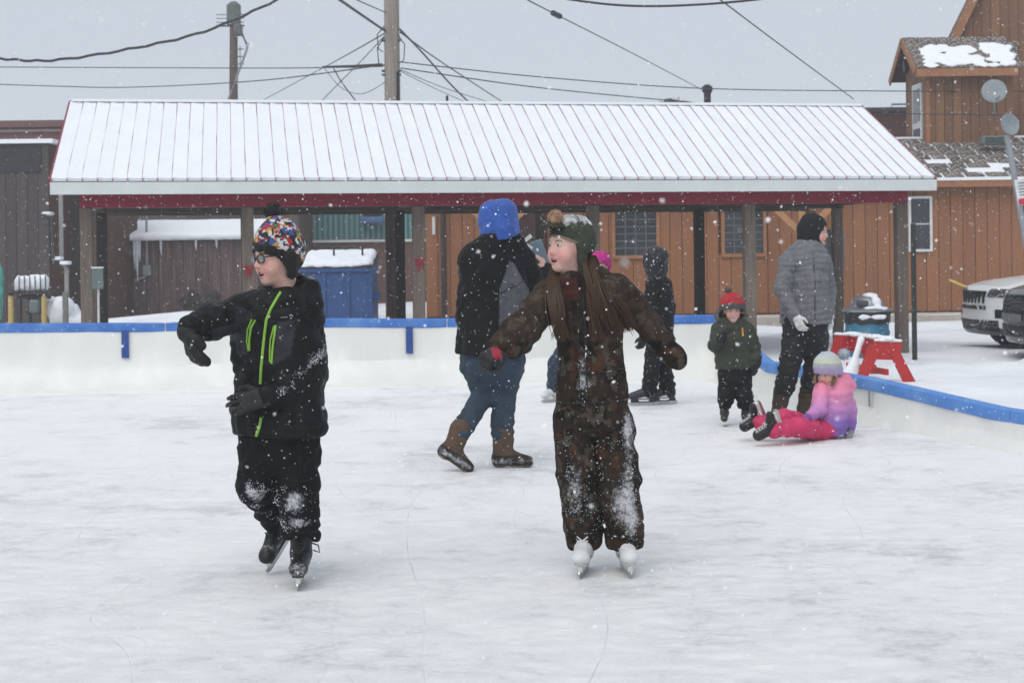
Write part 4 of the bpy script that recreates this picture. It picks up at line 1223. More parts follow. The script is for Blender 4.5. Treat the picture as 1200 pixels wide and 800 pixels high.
m_steelb = mat('blade_steel', (.45, .46, .47), 0.25, metal=0.8, var=0.05)
m_holder = mat('blade_holder_white', (.62, .63, .58), 0.4, var=0.08)
def skate(p, ankle, fwd, up, s, mb_, holder=m_holder, sole=None, shaft=.11, h=.005, snow=None, lace=None, colour=None):
    A = Vector(ankle); f = Vector(fwd).normalized(); u = Vector(up); u = (u - f * f.dot(u)).normalized(); sd_ = f.cross(u)
    R = np.array([sd_, f, u], dtype=np.float32).T
    b = SD()
    b.cap(A + u * shaft * s, A - u * .01 * s, .050 * s, .043 * s, .02 * s)
    b.ell(A - f * .028 * s - u * .045 * s, (.036 * s, .042 * s, .045 * s), R, .02 * s)
    b.cap(A + f * .015 * s - u * .022 * s, A + f * .125 * s - u * .052 * s, .043 * s, .031 * s, .02 * s)
    b.ell(A + f * .135 * s - u * .058 * s, (.037 * s, .042 * s, .028 * s), R, .02 * s)
    b.cut(A - u * .080 * s, -u)
    o = b.build('skate', mb_, p.root, h, colour, snow)
    # sole and blade
    def prof(pts, th, nm, mt):
        vs = []; n = len(pts)
        for sg in (-1, 1):
            for a, c in pts: vs.append(A + f * a * s + u * c * s + sd_ * sg * th * s)
        fs = [tuple(range(n))[::-1], tuple(range(n, 2 * n))] + [(i, (i + 1) % n, (i + 1) % n + n, i + n) for i in range(n)]
        return MB().add(vs, fs).build(nm, mt, o)
    prof([(-.06, -.0805), (.155, -.0805), (.150, -.088), (-.06, -.088)], .023, 'sole', sole or mat('skate_sole', (.05, .05, .05), .5))
    prof([(-.062, -.0895), (-.015, -.0895), (-.005, -.104), (.075, -.104), (.085, -.0895), (.150, -.0895), (.150, -.113), (-.07, -.113)], .0085, 'blade_holder', holder)
    prof([(-.088, -.1135), (.165, -.1135), (.172, -.108), (.178, -.115), (.165, -.131), (.14, -.1385), (.05, -.1405), (-.05, -.1395), (-.08, -.134)], .0032, 'blade', m_steelb)
    if lace:
        mb2 = MB()
        for k in range(6):
            t = k / 5
            c = A + f * lerp(.050, .085, t) * s + u * lerp(.085, -.022, t) * s
            if k < 4: c = A + f * (.048 + .004 * k) * s + u * lerp(.085, .005, k / 3) * s
            for sg in (-1, 1):
                mb2.tube([c - sd_ * .022 * s * sg, c + f * .006 * s, c + sd_ * .022 * s * sg + u * .018 * s], .0034 * s, 5)
        mb2.build('laces', lace, o)
    return o, sd_

def fluff(name, c, r, mt, parent, n=260, ln=0.6, seed=1, core=0.8):
    """a yarn pompom: a core and many short threads"""
    r0 = random.Random(seed); c = Vector(c); mb = MB()
    o = SD().ell(c, (r * core,) * 3).wrinkle(r * 0.12, 1.3 / r * 0.9).build(name, mt, parent, r * 0.16)
    for k in range(n):
        d = Vector((r0.gauss(0, 1), r0.gauss(0, 1), r0.gauss(0, 1))).normalized()
        q = (d + Vector((r0.uniform(-.4, .4), r0.uniform(-.4, .4), r0.uniform(-.4, .4)))).normalized()
        mb.tube([c + d * r * core * 0.85, c + d * r * core * 0.95 + q * r * 0.28 * ln * r0.uniform(.5, 1.3)], [r * 0.05, r * 0.028], 4)
    mb.build('yarn', mt, o)
    return o

def cake(o, n, r0_, r1_, seed, mt=None):
    """clumps of snow caked onto a garment where it carries snow"""
    me = o.data; nv_ = len(me.vertices); r = np.random.default_rng(seed)
    co = np.empty(nv_ * 3, np.float32); me.vertices.foreach_get('co', co); co = co.reshape(-1, 3)
    no = np.empty(nv_ * 3, np.float32); me.vertices.foreach_get('normal', no); no = no.reshape(-1, 3)
    sn = np.empty(nv_, np.float32); me.attributes['Snow'].data.foreach_get('value', sn)
    p = np.clip(sn - .10, 0, 1) ** 1.2 * np.clip(.1 + 2.0 * fbm(co * 22, 3), 0, 2) + .0002
    ix = r.choice(nv_, n, p=p / p.sum())
    base = np.array([(1, 0, 0), (-1, 0, 0), (0, 1, 0), (0, -1, 0), (0, 0, 1), (0, 0, -1)], float)
    f = np.array([(0, 2, 4), (2, 1, 4), (1, 3, 4), (3, 0, 4), (2, 0, 5), (1, 2, 5), (3, 1, 5), (0, 3, 5)])
    Q = np.linalg.qr(r.normal(size=(n, 3, 3)))[0]
    J_ = base[None] * r.uniform(.5, 1.5, (n, 6, 1)) * r.uniform(r0_, r1_, (n, 1, 1))
    jit = r.normal(size=(n, 3)) * .0035; jit -= no[ix] * (jit * no[ix]).sum(1, keepdims=True)
    Vv = co[ix][:, None] + jit[:, None] + no[ix][:, None] * .0012 + np.einsum('nij,nkj->nki', Q, J_)
    F = f[None] + (np.arange(n) * 6)[:, None, None]
    m2 = bpy.data.meshes.new('caked_snow'); m2.from_pydata(Vv.reshape(-1, 3).tolist(), [], F.reshape(-1, 3).tolist())
    m2.polygons.foreach_set('use_smooth', [True] * len(m2.polygons))
    q = link('caked_snow', m2, m_snowcap, o); q['kind'] = 'stuff'; return q

def cols(base): return lambda P: np.tile(np.array(base, np.float32), (len(P), 1))
def patchnoise(P, f, o=0.0): return fbm(P * f + o, 3)

elbow_m = lambda t: np.clip(1.2 * t, 0.25, 1.0)
knee_m = lambda t: np.clip(0.3 + t, 0, 1)

# =============================================== boy in black jacket with green zips
b = Person('boy in glasses and a colourful bobble hat, black jacket with lime green zips', 340, 683)
J, r_ = b.J, b.r
m_bjk = mat('black_shell', rough=0.55, var=0.25, scale=14, attr='Col', bump=0.7, bscale=34, speck=0.05, sscale=75, wear=75, spec=0.18)
m_btr = mat('black_snow_trousers', rough=0.7, var=0.25, scale=14, attr='Col', bump=0.7, bscale=34, speck=0.07, sscale=75, wear=60, spec=0.15)
TY = math.radians(-10)
jk = SD()
jk.stack([b.row(331, 340, 26, .075, .02), b.row(328, 348, 38, .09), b.row(325, 360, 43, .105), b.row(325, 385, 45, .115), b.row(326, 420, 47, .122), b.row(327, 460, 49, .126),
          b.row(327, 490, 50, .13), b.row(327, 508, 50, .13)], TY, .05, 2.4, .012)
SHR, ELR, WRR = J(290, 364, -.01), J(247, 379, -.20), J(222, 386, -.33)
SHL, ELL, WRL = J(358, 362, .02), J(366, 440, .03), J(317, 463, -.175)
jk.cap(SHR, ELR, .082, .066, .05, (.006, 70, elbow_m)); jk.cap(ELR, WRR, .066, .047, .03, (.006, 85))
jk.cap(SHL, ELL, .074, .062, .045, (.006, 65, elbow_m)); jk.cap(ELL, WRL, .062, .048, .03, (.006, 80))
# collar and folded-down hood
jk.cap(J(312, 345, -.05), J(338, 349, -.075), .026, .030, .03); jk.cap(J(338, 349, -.075), J(362, 338, .03), .032, .040, .03)
jk.cap(J(362, 338, .03), J(345, 335, .13), .045, .05, .04); jk.cap(J(345, 335, .13), J(316, 343, .06), .05, .035, .04)
jk.crease(.009, 7, (1.2, 1.2, .7)).crease(.0045, 13, (1, 1, 1.4), 5).wrinkle(.002, 40, 2)
def cj(P):
    x, y = proj(P, b.root); c = np.tile(np.array([.0065, .0065, .0075], np.float32), (len(P), 1))
    fr = P[:, 1] < 0.02
    for pl in ([(276, 357), (297, 366), (290, 416), (277, 416)], [(325, 378), (349, 373), (341, 414), (319, 430)], [(248, 386), (279, 378), (279, 400), (250, 404)]):
        m = inpoly(x, y, pl) & fr; c[m] = (.026, .027, .032)
    return c
def sj(P):
    x, y = proj(P, b.root)
    return 0.46 * np.exp(-((x - 374 + .9 * (y - 415)) / 9) ** 2 - ((y - 425) / 28) ** 2) * (P[:, 1] < 0.1) + 0.30 * np.exp(-((x - 335) / 14) ** 2 - ((y - 458) / 8) ** 2) * (P[:, 1] < 0)
ob = jk.build('jacket', m_bjk, b.root, .0065, cj, sj)
cake(ob, 380, .0008, .0022, 33)
m_lime = mat('lime_zip', (.22, .44, .05), 0.5, var=0.1)
m_seam1 = mat('jacket_seam', (.003, .003, .0035), .8)
for ln in ([(281, 357), (298, 366), (311, 370)], [(316, 372), (335, 374), (352, 372), (366, 366)], [(279, 424), (294, 428), (306, 428)], [(312, 430), (330, 432), (345, 428)], [(280, 498), (300, 501), (330, 503), (360, 502), (374, 499)], [(346, 376), (350, 400), (352, 424)]):
    b.line(jk, ln, .0026, 'seam', m_seam1, ob, 0.0, 5, 5)
m_grey_l = mat('grey_lining', (.20, .21, .22), 0.8, var=0.2, scale=20)
b.line(jk, [(329, 342), (324, 350), (317, 362), (312, 375), (309, 400), (306, 430), (305, 450)], .0062, 'zipper', m_lime, ob, 0.001)
b.line(jk, [(306, 489), (304, 500), (300, 511)], .0062, 'zipper', m_lime, ob, 0.001)
b.line(jk, [(299, 375), (294, 384), (292, 398), (292, 411)], .0048, 'pocket_zip', m_lime, ob, 0.001)
b.line(jk, [(295, 374), (290, 386), (289, 400), (291, 411)], .0035, 'pocket_zip', m_lime, ob, 0.001)
b.line(jk, [(323, 381), (321, 395), (319, 412), (318, 426)], .0048, 'pocket_zip', m_lime, ob, 0.001)
b.line(jk, [(321, 382), (317, 397), (316, 412), (316, 424)], .0035, 'pocket_zip', m_lime, ob, 0.001)
m_mark = mat('grey_mark', (.22, .23, .24), 0.6)
b.line(jk, [(329, 372), (337, 371.4)], .002, 'chest_mark', m_mark, ob, 0.001, 5)
b.line(jk, [(339, 370), (341, 368.5), (343, 371)], .003, 'chest_mark', m_mark, ob, 0.001, 5)
# hood lining showing behind the neck
SD().cap(J(346, 332, .06), J(362, 332, .02), .028, .026, .02).wrinkle(.006, 30).build('hood_lining', m_grey_l, ob, .006)
# trousers
tr = SD()
tr.stack([b.row(329, 500, 46, .115), b.row(328, 520, 47, .12), b.row(326, 548, 40, .10), b.row(326, 562, 24, .05)], TY, .04, 2.4)
HR, KR, AR = J(306, 530, .0), J(299, 570, -.03), J(323, 606, .18)
HL, KL, AL = J(350, 530, .0), J(349, 578, -.05), J(352, 622, .0)
tr.cap(HR, KR, .092, .074, .04, (.006, 60, knee_m)); tr.cap(KR, AR, .072, .058, .03, (.010, 75, knee_m))
tr.cap(HL, KL, .092, .080, .03, (.006, 60, knee_m)); tr.cap(KL, AL, .080, .073, .03, (.011, 85, knee_m))
tr.cap(AL + Vector((0, 0, .03)), AL + Vector((0, 0, -.005)), .080, .078, .02, (.006, 120))
tr.crease(.008, 7, (1, 1, 1.6)).crease(.005, 12, (1, 1, 1.6), 5).wrinkle(.002, 40, 2); tr.cut(J(350, 632, 0), (0, -.3, -1))
def stt(P):
    x, y = proj(P, b.root); g = lambda cx, cy, sx, sy, a: a * np.exp(-((x - cx) / sx) ** 2 - ((y - cy) / sy) ** 2)
    return (g(346, 588, 15, 14, .52) + g(299, 580, 14, 12, .50) + g(350, 613, 20, 8, .48) + g(330, 590, 40, 40, .18) + g(290, 570, 6, 9, .3)) * (P[:, 1] < .1)
tro = tr.build('trousers', m_btr, b.root, .0065, cols((.006, .006, .007)), stt)
for ln in ([(284, 556), (296, 561), (310, 560), (322, 556)], [(330, 560), (345, 564), (360, 563), (371, 559)], [(331, 602), (345, 606), (360, 605), (371, 601)], [(350, 515), (352, 535), (351, 558)]):
    b.line(tr, ln, .0026, 'seam', m_seam1, tro, 0.0, 5, 5)
cake(tro, 800, .0008, .0025, 32)
# skates
m_bsk = mat('black_skate', (.008, .008, .009), 0.45, var=0.3, scale=20, speck=0.06, sscale=60, wear=50)
ankL = J(353, 643, 0); ankL.z = .1405 * 1.02
def stoe(P): return 0.5 * np.exp(-((P[:, 1] + .17) / .04) ** 2) * (P[:, 2] < .13) + 0.15 * (P[:, 2] > .2)
m_lace = mat('black_lace', (.02, .02, .02), 0.8); m_lacew = mat('white_lace', (.6, .6, .6), 0.8)
sk_, sv = skate(b, ankL, (.04, -1, 0), (0, 0, 1), 1.02, m_bsk, snow=stoe, lace=m_lace, shaft=.14)
MB().tube([ankL + Vector((.045, -.03, .03)), ankL + Vector((.075, -.03, .02)), ankL + Vector((.08, -.03, -.01)), ankL + Vector((.055, -.035, .0))], .0035, 5).build('lace_loop', m_lace, sk_)
ankR = J(326, 613, .24)
skate(b, ankR, (-.32, -.75, -.55), (-.1, -.5, .85), 1.0, m_bsk, shaft=.16, snow=lambda P: 0.45 * np.exp(-((P[:, 2] - .12) / .03) ** 2), lace=m_lace)
# body
HO = J(325, 302, -.01); HR_ = frame((-.80, -.58, -.10), (-.06, .0, 1))
bd = b.body
W = head(bd, HO, HR_, 1.0, mouth=0.8)
bd.stack([b.row(331, 345, 20, .06, .02), b.row(327, 370, 40, .085), b.row(328, 440, 38, .085), b.row(328, 515, 38, .09)], TY, .04)
for a, c, ra, rc in ((SHR, ELR, .05, .04), (ELR, WRR, .04, .03), (SHL, ELL, .05, .04), (ELL, WRL, .035, .02), (HR, KR, .065, .05), (KR, AR, .045, .022), (HL, KL, .065, .05), (KL, AL, .05, .04), (AL, ankL - Vector((0, 0, .03)), .035, .03), (AR, ankR, .02, .02)): bd.cap(a, c, ra, rc, .03)
bd.cap(WRR, WRR + Vector((.005, -.01, -.05)), .022, .012, .02); bd.cap(WRL, WRL + Vector((-.05, -.012, -.008)), .022, .010, .02)
bd.build('body', m_skin, b.root, .0045, skin_colour(HO, HR_, 1.0, blushw=0.55))
eyes(b, W, HR_, 1.0, (0, 1, -.1))
# glasses
m_frame = mat('glasses_frame', (.012, .012, .013), 0.3); M3 = Matrix(HR_.tolist())
gl_ = empty('glasses', HO, 0, b.root)
mb = MB()
for q in (-1, 1):
    pts = []
    for k in range(17):
        a = 2 * math.pi * k / 16
        cx = math.copysign(abs(math.cos(a)) ** .7, math.cos(a)) * .0235; cz = math.copysign(abs(math.sin(a)) ** .7, math.sin(a)) * .0165
        pts.append(M3 @ Vector((q * .033 + cx, .099 - abs(q * .033 + cx) * .18, .004 + cz)))
    mb.tube(pts, .0026, 6)
    mb.tube([M3 @ Vector((q * .056, .088, .010)), M3 @ Vector((q * .078, .05, .010)), M3 @ Vector((q * .083, -.01, .006))], .0026, 6)
mb.tube([M3 @ Vector((-.010, .1, .008)), M3 @ Vector((0, .105, .010)), M3 @ Vector((.010, .1, .008))], .0026, 6)
go = mb.build('frame', m_frame, gl_, True)
m_lens = mat('lens', (.23, .26, .28), 0.12, var=0.02, spec=0.8)
m_lens.node_tree.nodes['Principled BSDF'].inputs['Alpha'].default_value = 0.45
for q in (-1, 1):
    vs = [M3 @ Vector((q * .033 + math.copysign(abs(math.cos(a)) ** .7, math.cos(a)) * .022, .0985 - abs(q * .033) * .18, .004 + math.copysign(abs(math.sin(a)) ** .7, math.sin(a)) * .015)) for a in [2 * math.pi * k / 20 for k in range(20)]]
    f_ = M3 @ Vector((0, .0015, 0))
    MB().add(vs + [v + f_ for v in vs], [tuple(range(20)), tuple(range(39, 19, -1))] + [(k, (k + 1) % 20, (k + 1) % 20 + 20, k + 20) for k in range(20)]).build('lens', m_lens, gl_)
# hat: patterned crown, black fur band and ear flaps
W2 = lambda x, y, z: HO + M3 @ Vector((x, y, z))
ht = SD()
ht.ell(W2(0, -.014, .056), (.088, .105, .108), HR_); ht.cap(W2(0, -.012, .14), W2(0, -.008, .168), .055, .02, .04)
ht.ell(W2(0, -.04, .02), (.088, .088, .085), HR_, .02)
ht.cut(W2(0, .10, .052), -(M3 @ Vector((0, -.58, 1)))); ht.wrinkle(.003, 24)
m_hat = bpy.data.materials.new('patchwork_print'); m_hat.use_nodes = True
nt = m_hat.node_tree; N = nt.nodes; L = nt.links; bs = N['Principled BSDF']; bs.inputs['Roughness'].default_value = 0.85
tc = N.new('ShaderNodeTexCoord'); vo = N.new('ShaderNodeTexVoronoi'); vo.inputs['Scale'].default_value = 44; vo.inputs['Randomness'].default_value = 1
L.new(tc.outputs['Object'], vo.inputs['Vector'])
cr = N.new('ShaderNodeValToRGB'); cr.color_ramp.interpolation = 'CONSTANT'
sx = N.new('ShaderNodeSeparateColor'); L.new(vo.outputs['Color'], sx.inputs[0]); L.new(sx.outputs[0], cr.inputs[0])
pal = [(0, (.015, .02, .05)), (.22, (.34, .02, .025)), (.34, (.03, .08, .24)), (.48, (.55, .55, .53)), (.60, (.035, .15, .055)), (.68, (.42, .25, .05)), (.78, (.40, .16, .10)), (.86, (.012, .012, .014)), (.95, (.45, .5, .55))]
els = cr.color_ramp.elements
els[0].position = 0; els[0].color = (*pal[0][1], 1); els[1].position = pal[1][0]; els[1].color = (*pal[1][1], 1)
for q, c in pal[2:]:
    e = els.new(q); e.color = (*c, 1)
v2 = N.new('ShaderNodeTexVoronoi'); v2.inputs['Scale'].default_value = 90; L.new(tc.outputs['Object'], v2.inputs['Vector'])
s2 = N.new('ShaderNodeSeparateColor'); L.new(v2.outputs['Color'], s2.inputs[0])
c2 = N.new('ShaderNodeValToRGB'); c2.color_ramp.interpolation = 'CONSTANT'; e2 = c2.color_ramp.elements
e2[0].color = (.02, .02, .03, 1); e2[1].position = .5; e2[1].color = (.5, .48, .45, 1); q = e2.new(.75); q.color = (.3, .03, .05, 1)
L.new(s2.outputs[1], c2.inputs[0])
ed = N.new('ShaderNodeMath'); ed.operation = 'GREATER_THAN'; ed.inputs[1].default_value = 0.62; L.new(s2.outputs[2], ed.inputs[0])
mh = N.new('ShaderNodeMixRGB'); L.new(ed.outputs[0], mh.inputs[0]); L.new(cr.outputs[0], mh.inputs[1]); L.new(c2.outputs[0], mh.inputs[2])
L.new(mh.outputs[0], bs.inputs['Base Color'])
hato = ht.build('hat', m_hat, b.root, .004)
bn = SD()
bn.ell(W2(0, -.014, .046), (.097, .114, .104), HR_); bn.ell(W2(0, -.04, .02), (.094, .095, .088), HR_, .02)
bn.cut(W2(0, .10, .080), M3 @ Vector((0, -.62, 1))); bn.cut(W2(0, .10, .040), -(M3 @ Vector((0, -.62, 1))))
for q in (-1, 1): bn.cap(W2(q * .080, -.02, -.005), W2(q * .074, -.022, -.070), .030, .024, .03)
bn.ell(W2(0, -.014, .030), (.080, .096, .098), HR_, .004, True)
bn.wrinkle(.005, 60, 2)
m_fur = mat('black_fleece', (.011, .011, .012), 0.95, var=0.3, scale=60, bump=0.6, bscale=160, sheen=0.1)
bn.build('hat_band', m_fur, hato, .004)
fluff('pompom', J(320, 248, -.005), .043, m_fur, hato, 240, 0.7, 2)
# gloves
m_glove = mat('black_glove', (.006, .006, .007), 0.65, var=0.3, scale=25, bump=0.3, bscale=90, speck=0.05, sscale=80)
g = SD(); g.cap(WRR + Vector((.02, .05, .012)), WRR + Vector((-.005, -.01, -.01)), .050, .042, .02)
hand(g, WRR + Vector((-.006, -.01, -.010)), (.30, -.12, -1), (.85, .4, .1), (-.2, -1, 0), .92, .42, .0195, .016)
g.wrinkle(.003, 40); g.build('glove', m_glove, b.root, .0045)
g = SD(); g.cap(WRL + Vector((.012, .01, 0)), WRL + Vector((-.012, -.008, -.002)), .043, .040, .02)
hand(g, WRL + Vector((-.014, -.018, -.004)), (-1, -.30, -.22), (-.2, 1, -.25), (-.2, -.15, 1), 1.16, .60, .0096, .002)
g.wrinkle(.0012, 40); g.build('glove', mat('grey_black_glove', (.010, .0105, .0115), 0.5, var=0.4, scale=25, bump=0.3, bscale=90, speck=0.09, sscale=60), b.root, .0045)

# =============================================== girl in brown coverall
g_ = Person('girl with long brown hair in a dirty brown camouflage snowsuit and earflap hat', 704, 669)
J = g_.J
m_suit = mat('brown_camouflage', rough=0.9, var=0.3, scale=22, attr='Col', bump=0.5, bscale=70, speck=0.05, sscale=80, wear=55, spec=0.12)
su = SD()
su.stack([g_.row(684, 322, 20, .07, .02), g_.row(684, 330, 36, .09), g_.row(686, 345, 46, .11), g_.row(690, 370, 41, .11), g_.row(692, 400, 38, .115), g_.row(692, 430, 39, .12), g_.row(693, 460, 42, .125), g_.row(695, 492, 44, .125), g_.row(695, 504, 38, .10), g_.row(696, 514, 20, .05)], math.radians(-12), .05, 2.5)
SHR, ELR, WRR = J(646, 346, 0), J(611, 386, -.17), J(592, 406, -.30)
SHL, ELL, WRL = J(722, 340, .03), J(762, 383, .08), J(794, 421, .06)
su.cap(SHR, ELR, .080, .074, .05, (.009, 60, elbow_m)); su.cap(ELR, WRR, .074, .055, .03, (.012, 80))
su.cap(SHL, ELL, .076, .058, .05, (.006, 60, elbow_m)); su.cap(ELL, WRL, .058, .043, .02, (.004, 75))
HR, KR, AR = J(671, 490, 0), J(676, 560, -.03), J(685, 626, .0)
HL, KL, AL = J(717, 490, 0), J(726, 560, -.05), J(732, 630, -.02)
su.cap(HR, KR, .088, .084, .010, (.005, 50, knee_m)); su.cap(KR, AR, .084, .080, .004, (.006, 60, knee_m))
su.cap(HL, KL, .088, .086, .004, (.005, 50, knee_m)); su.cap(KL, AL, .086, .082, .004, (.006, 60, knee_m))
for A in (AR, AL):
    su.cap(A + Vector((0, 0, .035)), A + Vector((0, 0, -.004)), .084, .083, .004, (.003, 150))
    pass
su.cap(J(700, 505, .02), J(708, 605, .02), .035, .035, .004)
su.cap(J(668, 328, -.05), J(700, 328, -.04), .035, .035, .03); su.cap(J(700, 328, -.04), J(700, 324, .10), .04, .045, .03)
su.crease(.008, 6, (1, 1, 1.3)).crease(.0045, 11, (1.2, 1.2, 1.2), 5).wrinkle(.0025, 34, 2); su.cut(J(705, 641, 0), (.06, .1, -1))
def cs(P):
    x, y = proj(P, g_.root)
    c = np.tile(np.array([.028, .020, .0145], np.float32), (len(P), 1))
    n1 = patchnoise(P, 22); n2 = patchnoise(P, 17, 20.0); n3 = patchnoise(P, 34, 40.0)
    c[n1 > .10] = (.014, .0115, .0095); c[n2 > .45] = (.056, .029, .018); c[n3 > .40] = (.060, .051, .041)
    up_ = y < 400
    c[up_] = (.044, .032, .024); c[up_ & (n1 > .15)] = (.030, .022, .016); c[up_ & (n3 > .40)] = (.066, .050, .038)
    m = inpoly(x, y, [(668, 318), (690, 322), (694, 420), (690, 470), (676, 470), (672, 400)]) & (P[:, 1] < 0)
    c[m] = c[m] * np.array([.6, .62, .68], np.float32)
    m = inpoly(x, y, [(656, 326), (676, 326), (678, 352), (664, 352)]) & (P[:, 1] < 0); c[m] = (.060, .022, .018)
    return c
def ss(P):
    x, y = proj(P, g_.root); g = lambda cx, cy, sx, sy, a: a * np.exp(-((x - cx) / sx) ** 2 - ((y - cy) / sy) ** 2)
    return (g(738, 540, 8, 60, .34) + g(726, 580, 12, 34, .32) + g(672, 570, 14, 34, .32) + g(690, 500, 40, 60, .20) + g(700, 600, 50, 30, .22) + g(684, 425, 8, 38, .42) + g(742, 610, 10, 30, .35) + g(700, 450, 60, 12, .22) + g(735, 500, 8, 20, .3)) * (P[:, 1] < .12) + .08 * (y > 470)
sob = su.build('snowsuit', m_suit, g_.root, .0055, cs, ss)
cake(sob, 1000, .0008, .0024, 31)
g_.line(su, [(684, 345), (686, 380), (687, 420), (688, 468)], .0045, 'front_zip', mat('dark_zip', (.012, .011, .011), .5, speck=0.16, sscale=60), sob, 0.001, step=5)
m_seam2 = mat('dark_zip')
for ln in ([(677, 347), (678, 400), (679, 466)], [(652, 470), (672, 473), (694, 472), (716, 471), (738, 467)], [(653, 432), (670, 436), (690, 437), (712, 435), (733, 431)],
           [(655, 556), (668, 560), (684, 559), (697, 556)], [(708, 560), (722, 565), (738, 563), (748, 558)], [(664, 622), (675, 625), (688, 625), (702, 622)], [(712, 626), (726, 629), (740, 629), (752, 625)]):
    g_.line(su, ln, .0026, 'seam', m_seam2, sob, 0.0, 5, 6)
# head
HO = J(667, 289.5, -.01); HR_ = frame((-.80, -.58, .02), (.02, 0, 1)); M3 = Matrix(HR_.tolist())
bd = g_.body
W = head(bd, HO, HR_, .98, mouth=0.65)
bd.stack([g_.row(684, 326, 20, .06, .02), g_.row(686, 350, 36, .08), g_.row(692, 430, 28, .08), g_.row(694, 490, 28, .07)], 0, .04)
for a, c, ra, rc in ((SHR, ELR, .05, .04), (ELR, WRR, .04, .028), (SHL, ELL, .05, .04), (ELL, ELL.lerp(WRL, .8), .04, .025), (HR, KR, .06, .05), (KR, AR, .045, .035), (HL, KL, .06, .05), (KL, AL, .045, .035)): bd.cap(a, c, ra, rc, .03)
bd.build('body', m_skin, g_.root, .0045, skin_colour(HO, HR_, .98, (.62, .40, .33), (.64, .24, .23), (.52, .23, .21), (.26, .17, .12), .75))
eyes(g_, W, HR_, .98, (.1, 1, 0))
# hat
m_olive = mat('olive_knit', (.036, .042, .028), 0.9, var=0.4, scale=35, bump=0.6, bscale=110, wear=40)
ht = SD(); ht.ell(W(0, -.014, .050), (.086, .104, .092), HR_); ht.ell(W(0, -.035, .02), (.088, .088, .085), HR_, .02)
ht.cut(W(0, .10, .052), -(M3 @ Vector((0, -.42, 1))))
for q in (-1, 1): ht.cap(W(q * .080, -.012, .0), W(q * .072, -.012, -.105), .030, .014, .03)
ht.ell(W(0, -.005, .010), (.074, .090, .100), HR_, .004, True)
# visor
vis = SD(); vis.ell(W(0, .080, .050), (.072, .088, .060), HR_); vis.ell(W(0, .080, .042), (.078, .094, .060), HR_, .002, True); vis.cut(W(0, .062, .0), -(M3 @ Vector((0, 1, 0))))
ht.wrinkle(.003, 40)
def snowhat(P):
    q = (P - V3(HO)) @ HR_
    return .36 * np.clip((q[:, 2] - .055) / .06, 0, 1) + .45 * np.exp(-((q[:, 0] + .02) / .05) ** 2 - ((q[:, 2] - .10) / .035) ** 2)
ho = ht.build('hat', m_olive, g_.root, .004, None, snowhat)
cake(ho, 420, .0010, .0034, 35)
vis.build('visor', m_olive, ho, .0035, None, lambda P: np.zeros(len(P)) + .1)
pts = [W(.104 * math.sin(a) * .80, .104 * math.cos(a) - .008, .046 - .03 * math.cos(a) + .02) for a in []]
g_tr = []
for k in range(15):
    a = math.radians(lerp(-88, 88, k / 14)); g_tr.append(W(.0885 * math.sin(a), -.014 + .106 * math.cos(a), .052 - .42 * (.10 - (-.014 + .106 * math.cos(a)))))
MB().tube(g_tr, .0045, 6).build('trim', mat('tan_trim', (.20, .15, .10), .9), ho, True)
fluff('pompom', J(651, 255, -.075), .038, mat('tan_yarn', (.36, .23, .15), .95, var=.4, scale=50), ho, 320, 0.8, 4)
# long hair in strands
m_hair = mat('brown_hair', (.055, .029, .016), 0.55, var=0.45, scale=30, stretch=(3, 3, .5), spec=0.25)
r0 = random.Random(21); mb = MB()
def lock(pts, n, spread, rad):
    for k in range(n):
        o0 = Vector((r0.gauss(0, 1), r0.gauss(0, .6), r0.gauss(0, .3))); ph = r0.uniform(0, 6); out = []
        m = len(pts)
        ln = r0.uniform(.82, 1.06)
        for i, p in enumerate(pts):
            t = i / (m - 1)
            q = Vector(p) if i == 0 else Vector(pts[i-1]).lerp(Vector(p), ln if i == m - 1 else 1)
            out.append(q + o0 * spread * (.45 + .75 * t) + Vector((math.sin(ph + t * 5) * .006, 0, 0)) * t)
        sm = []
        for i in range(m - 1):
            a = out[max(i-1, 0)]; b_ = out[i]; c = out[i+1]; d = out[min(i+2, m-1)]
            for u in (0, .33, .66): sm.append(.5 * ((2*b_) + (c-a)*u + (2*a-5*b_+4*c-d)*u*u + (3*b_-a-3*c+d)*u**3))
        sm.append(out[-1]); nn = len(sm)
        mb.tube(sm, [rad * (1 - .75 * (j / (nn - 1)) ** 2) for j in range(nn)], 4)
lock([J(654, 308, .05), J(648, 324, -.03), J(648, 350, -.14), J(654, 376, -.165), J(661, 398, -.16)], 70, .012, .0034)
lock([J(655, 312, .04), J(653, 335, -.10), J(657, 368, -.17), J(651, 396, -.16)], 34, .010, .003)
lock([J(690, 300, -.02), J(696, 325, -.10), J(703, 350, -.14), J(712, 372, -.14), J(722, 390, -.12)], 90, .016, .0034)
lock([J(694, 300, .02), J(705, 328, -.07), J(718, 350, -.09), J(730, 368, -.07), J(738, 388, -.05)], 60, .014, .0032)
lock([J(684, 296, -.075), J(686, 312, -.085), J(690, 330, -.12), J(697, 350, -.15)], 26, .006, .003)
lock([J(690, 312, -.03), J(692, 345, -.13), J(697, 375, -.15), J(704, 400, -.15)], 40, .013, .003)
mb.build('hair', m_hair, g_.root, True)
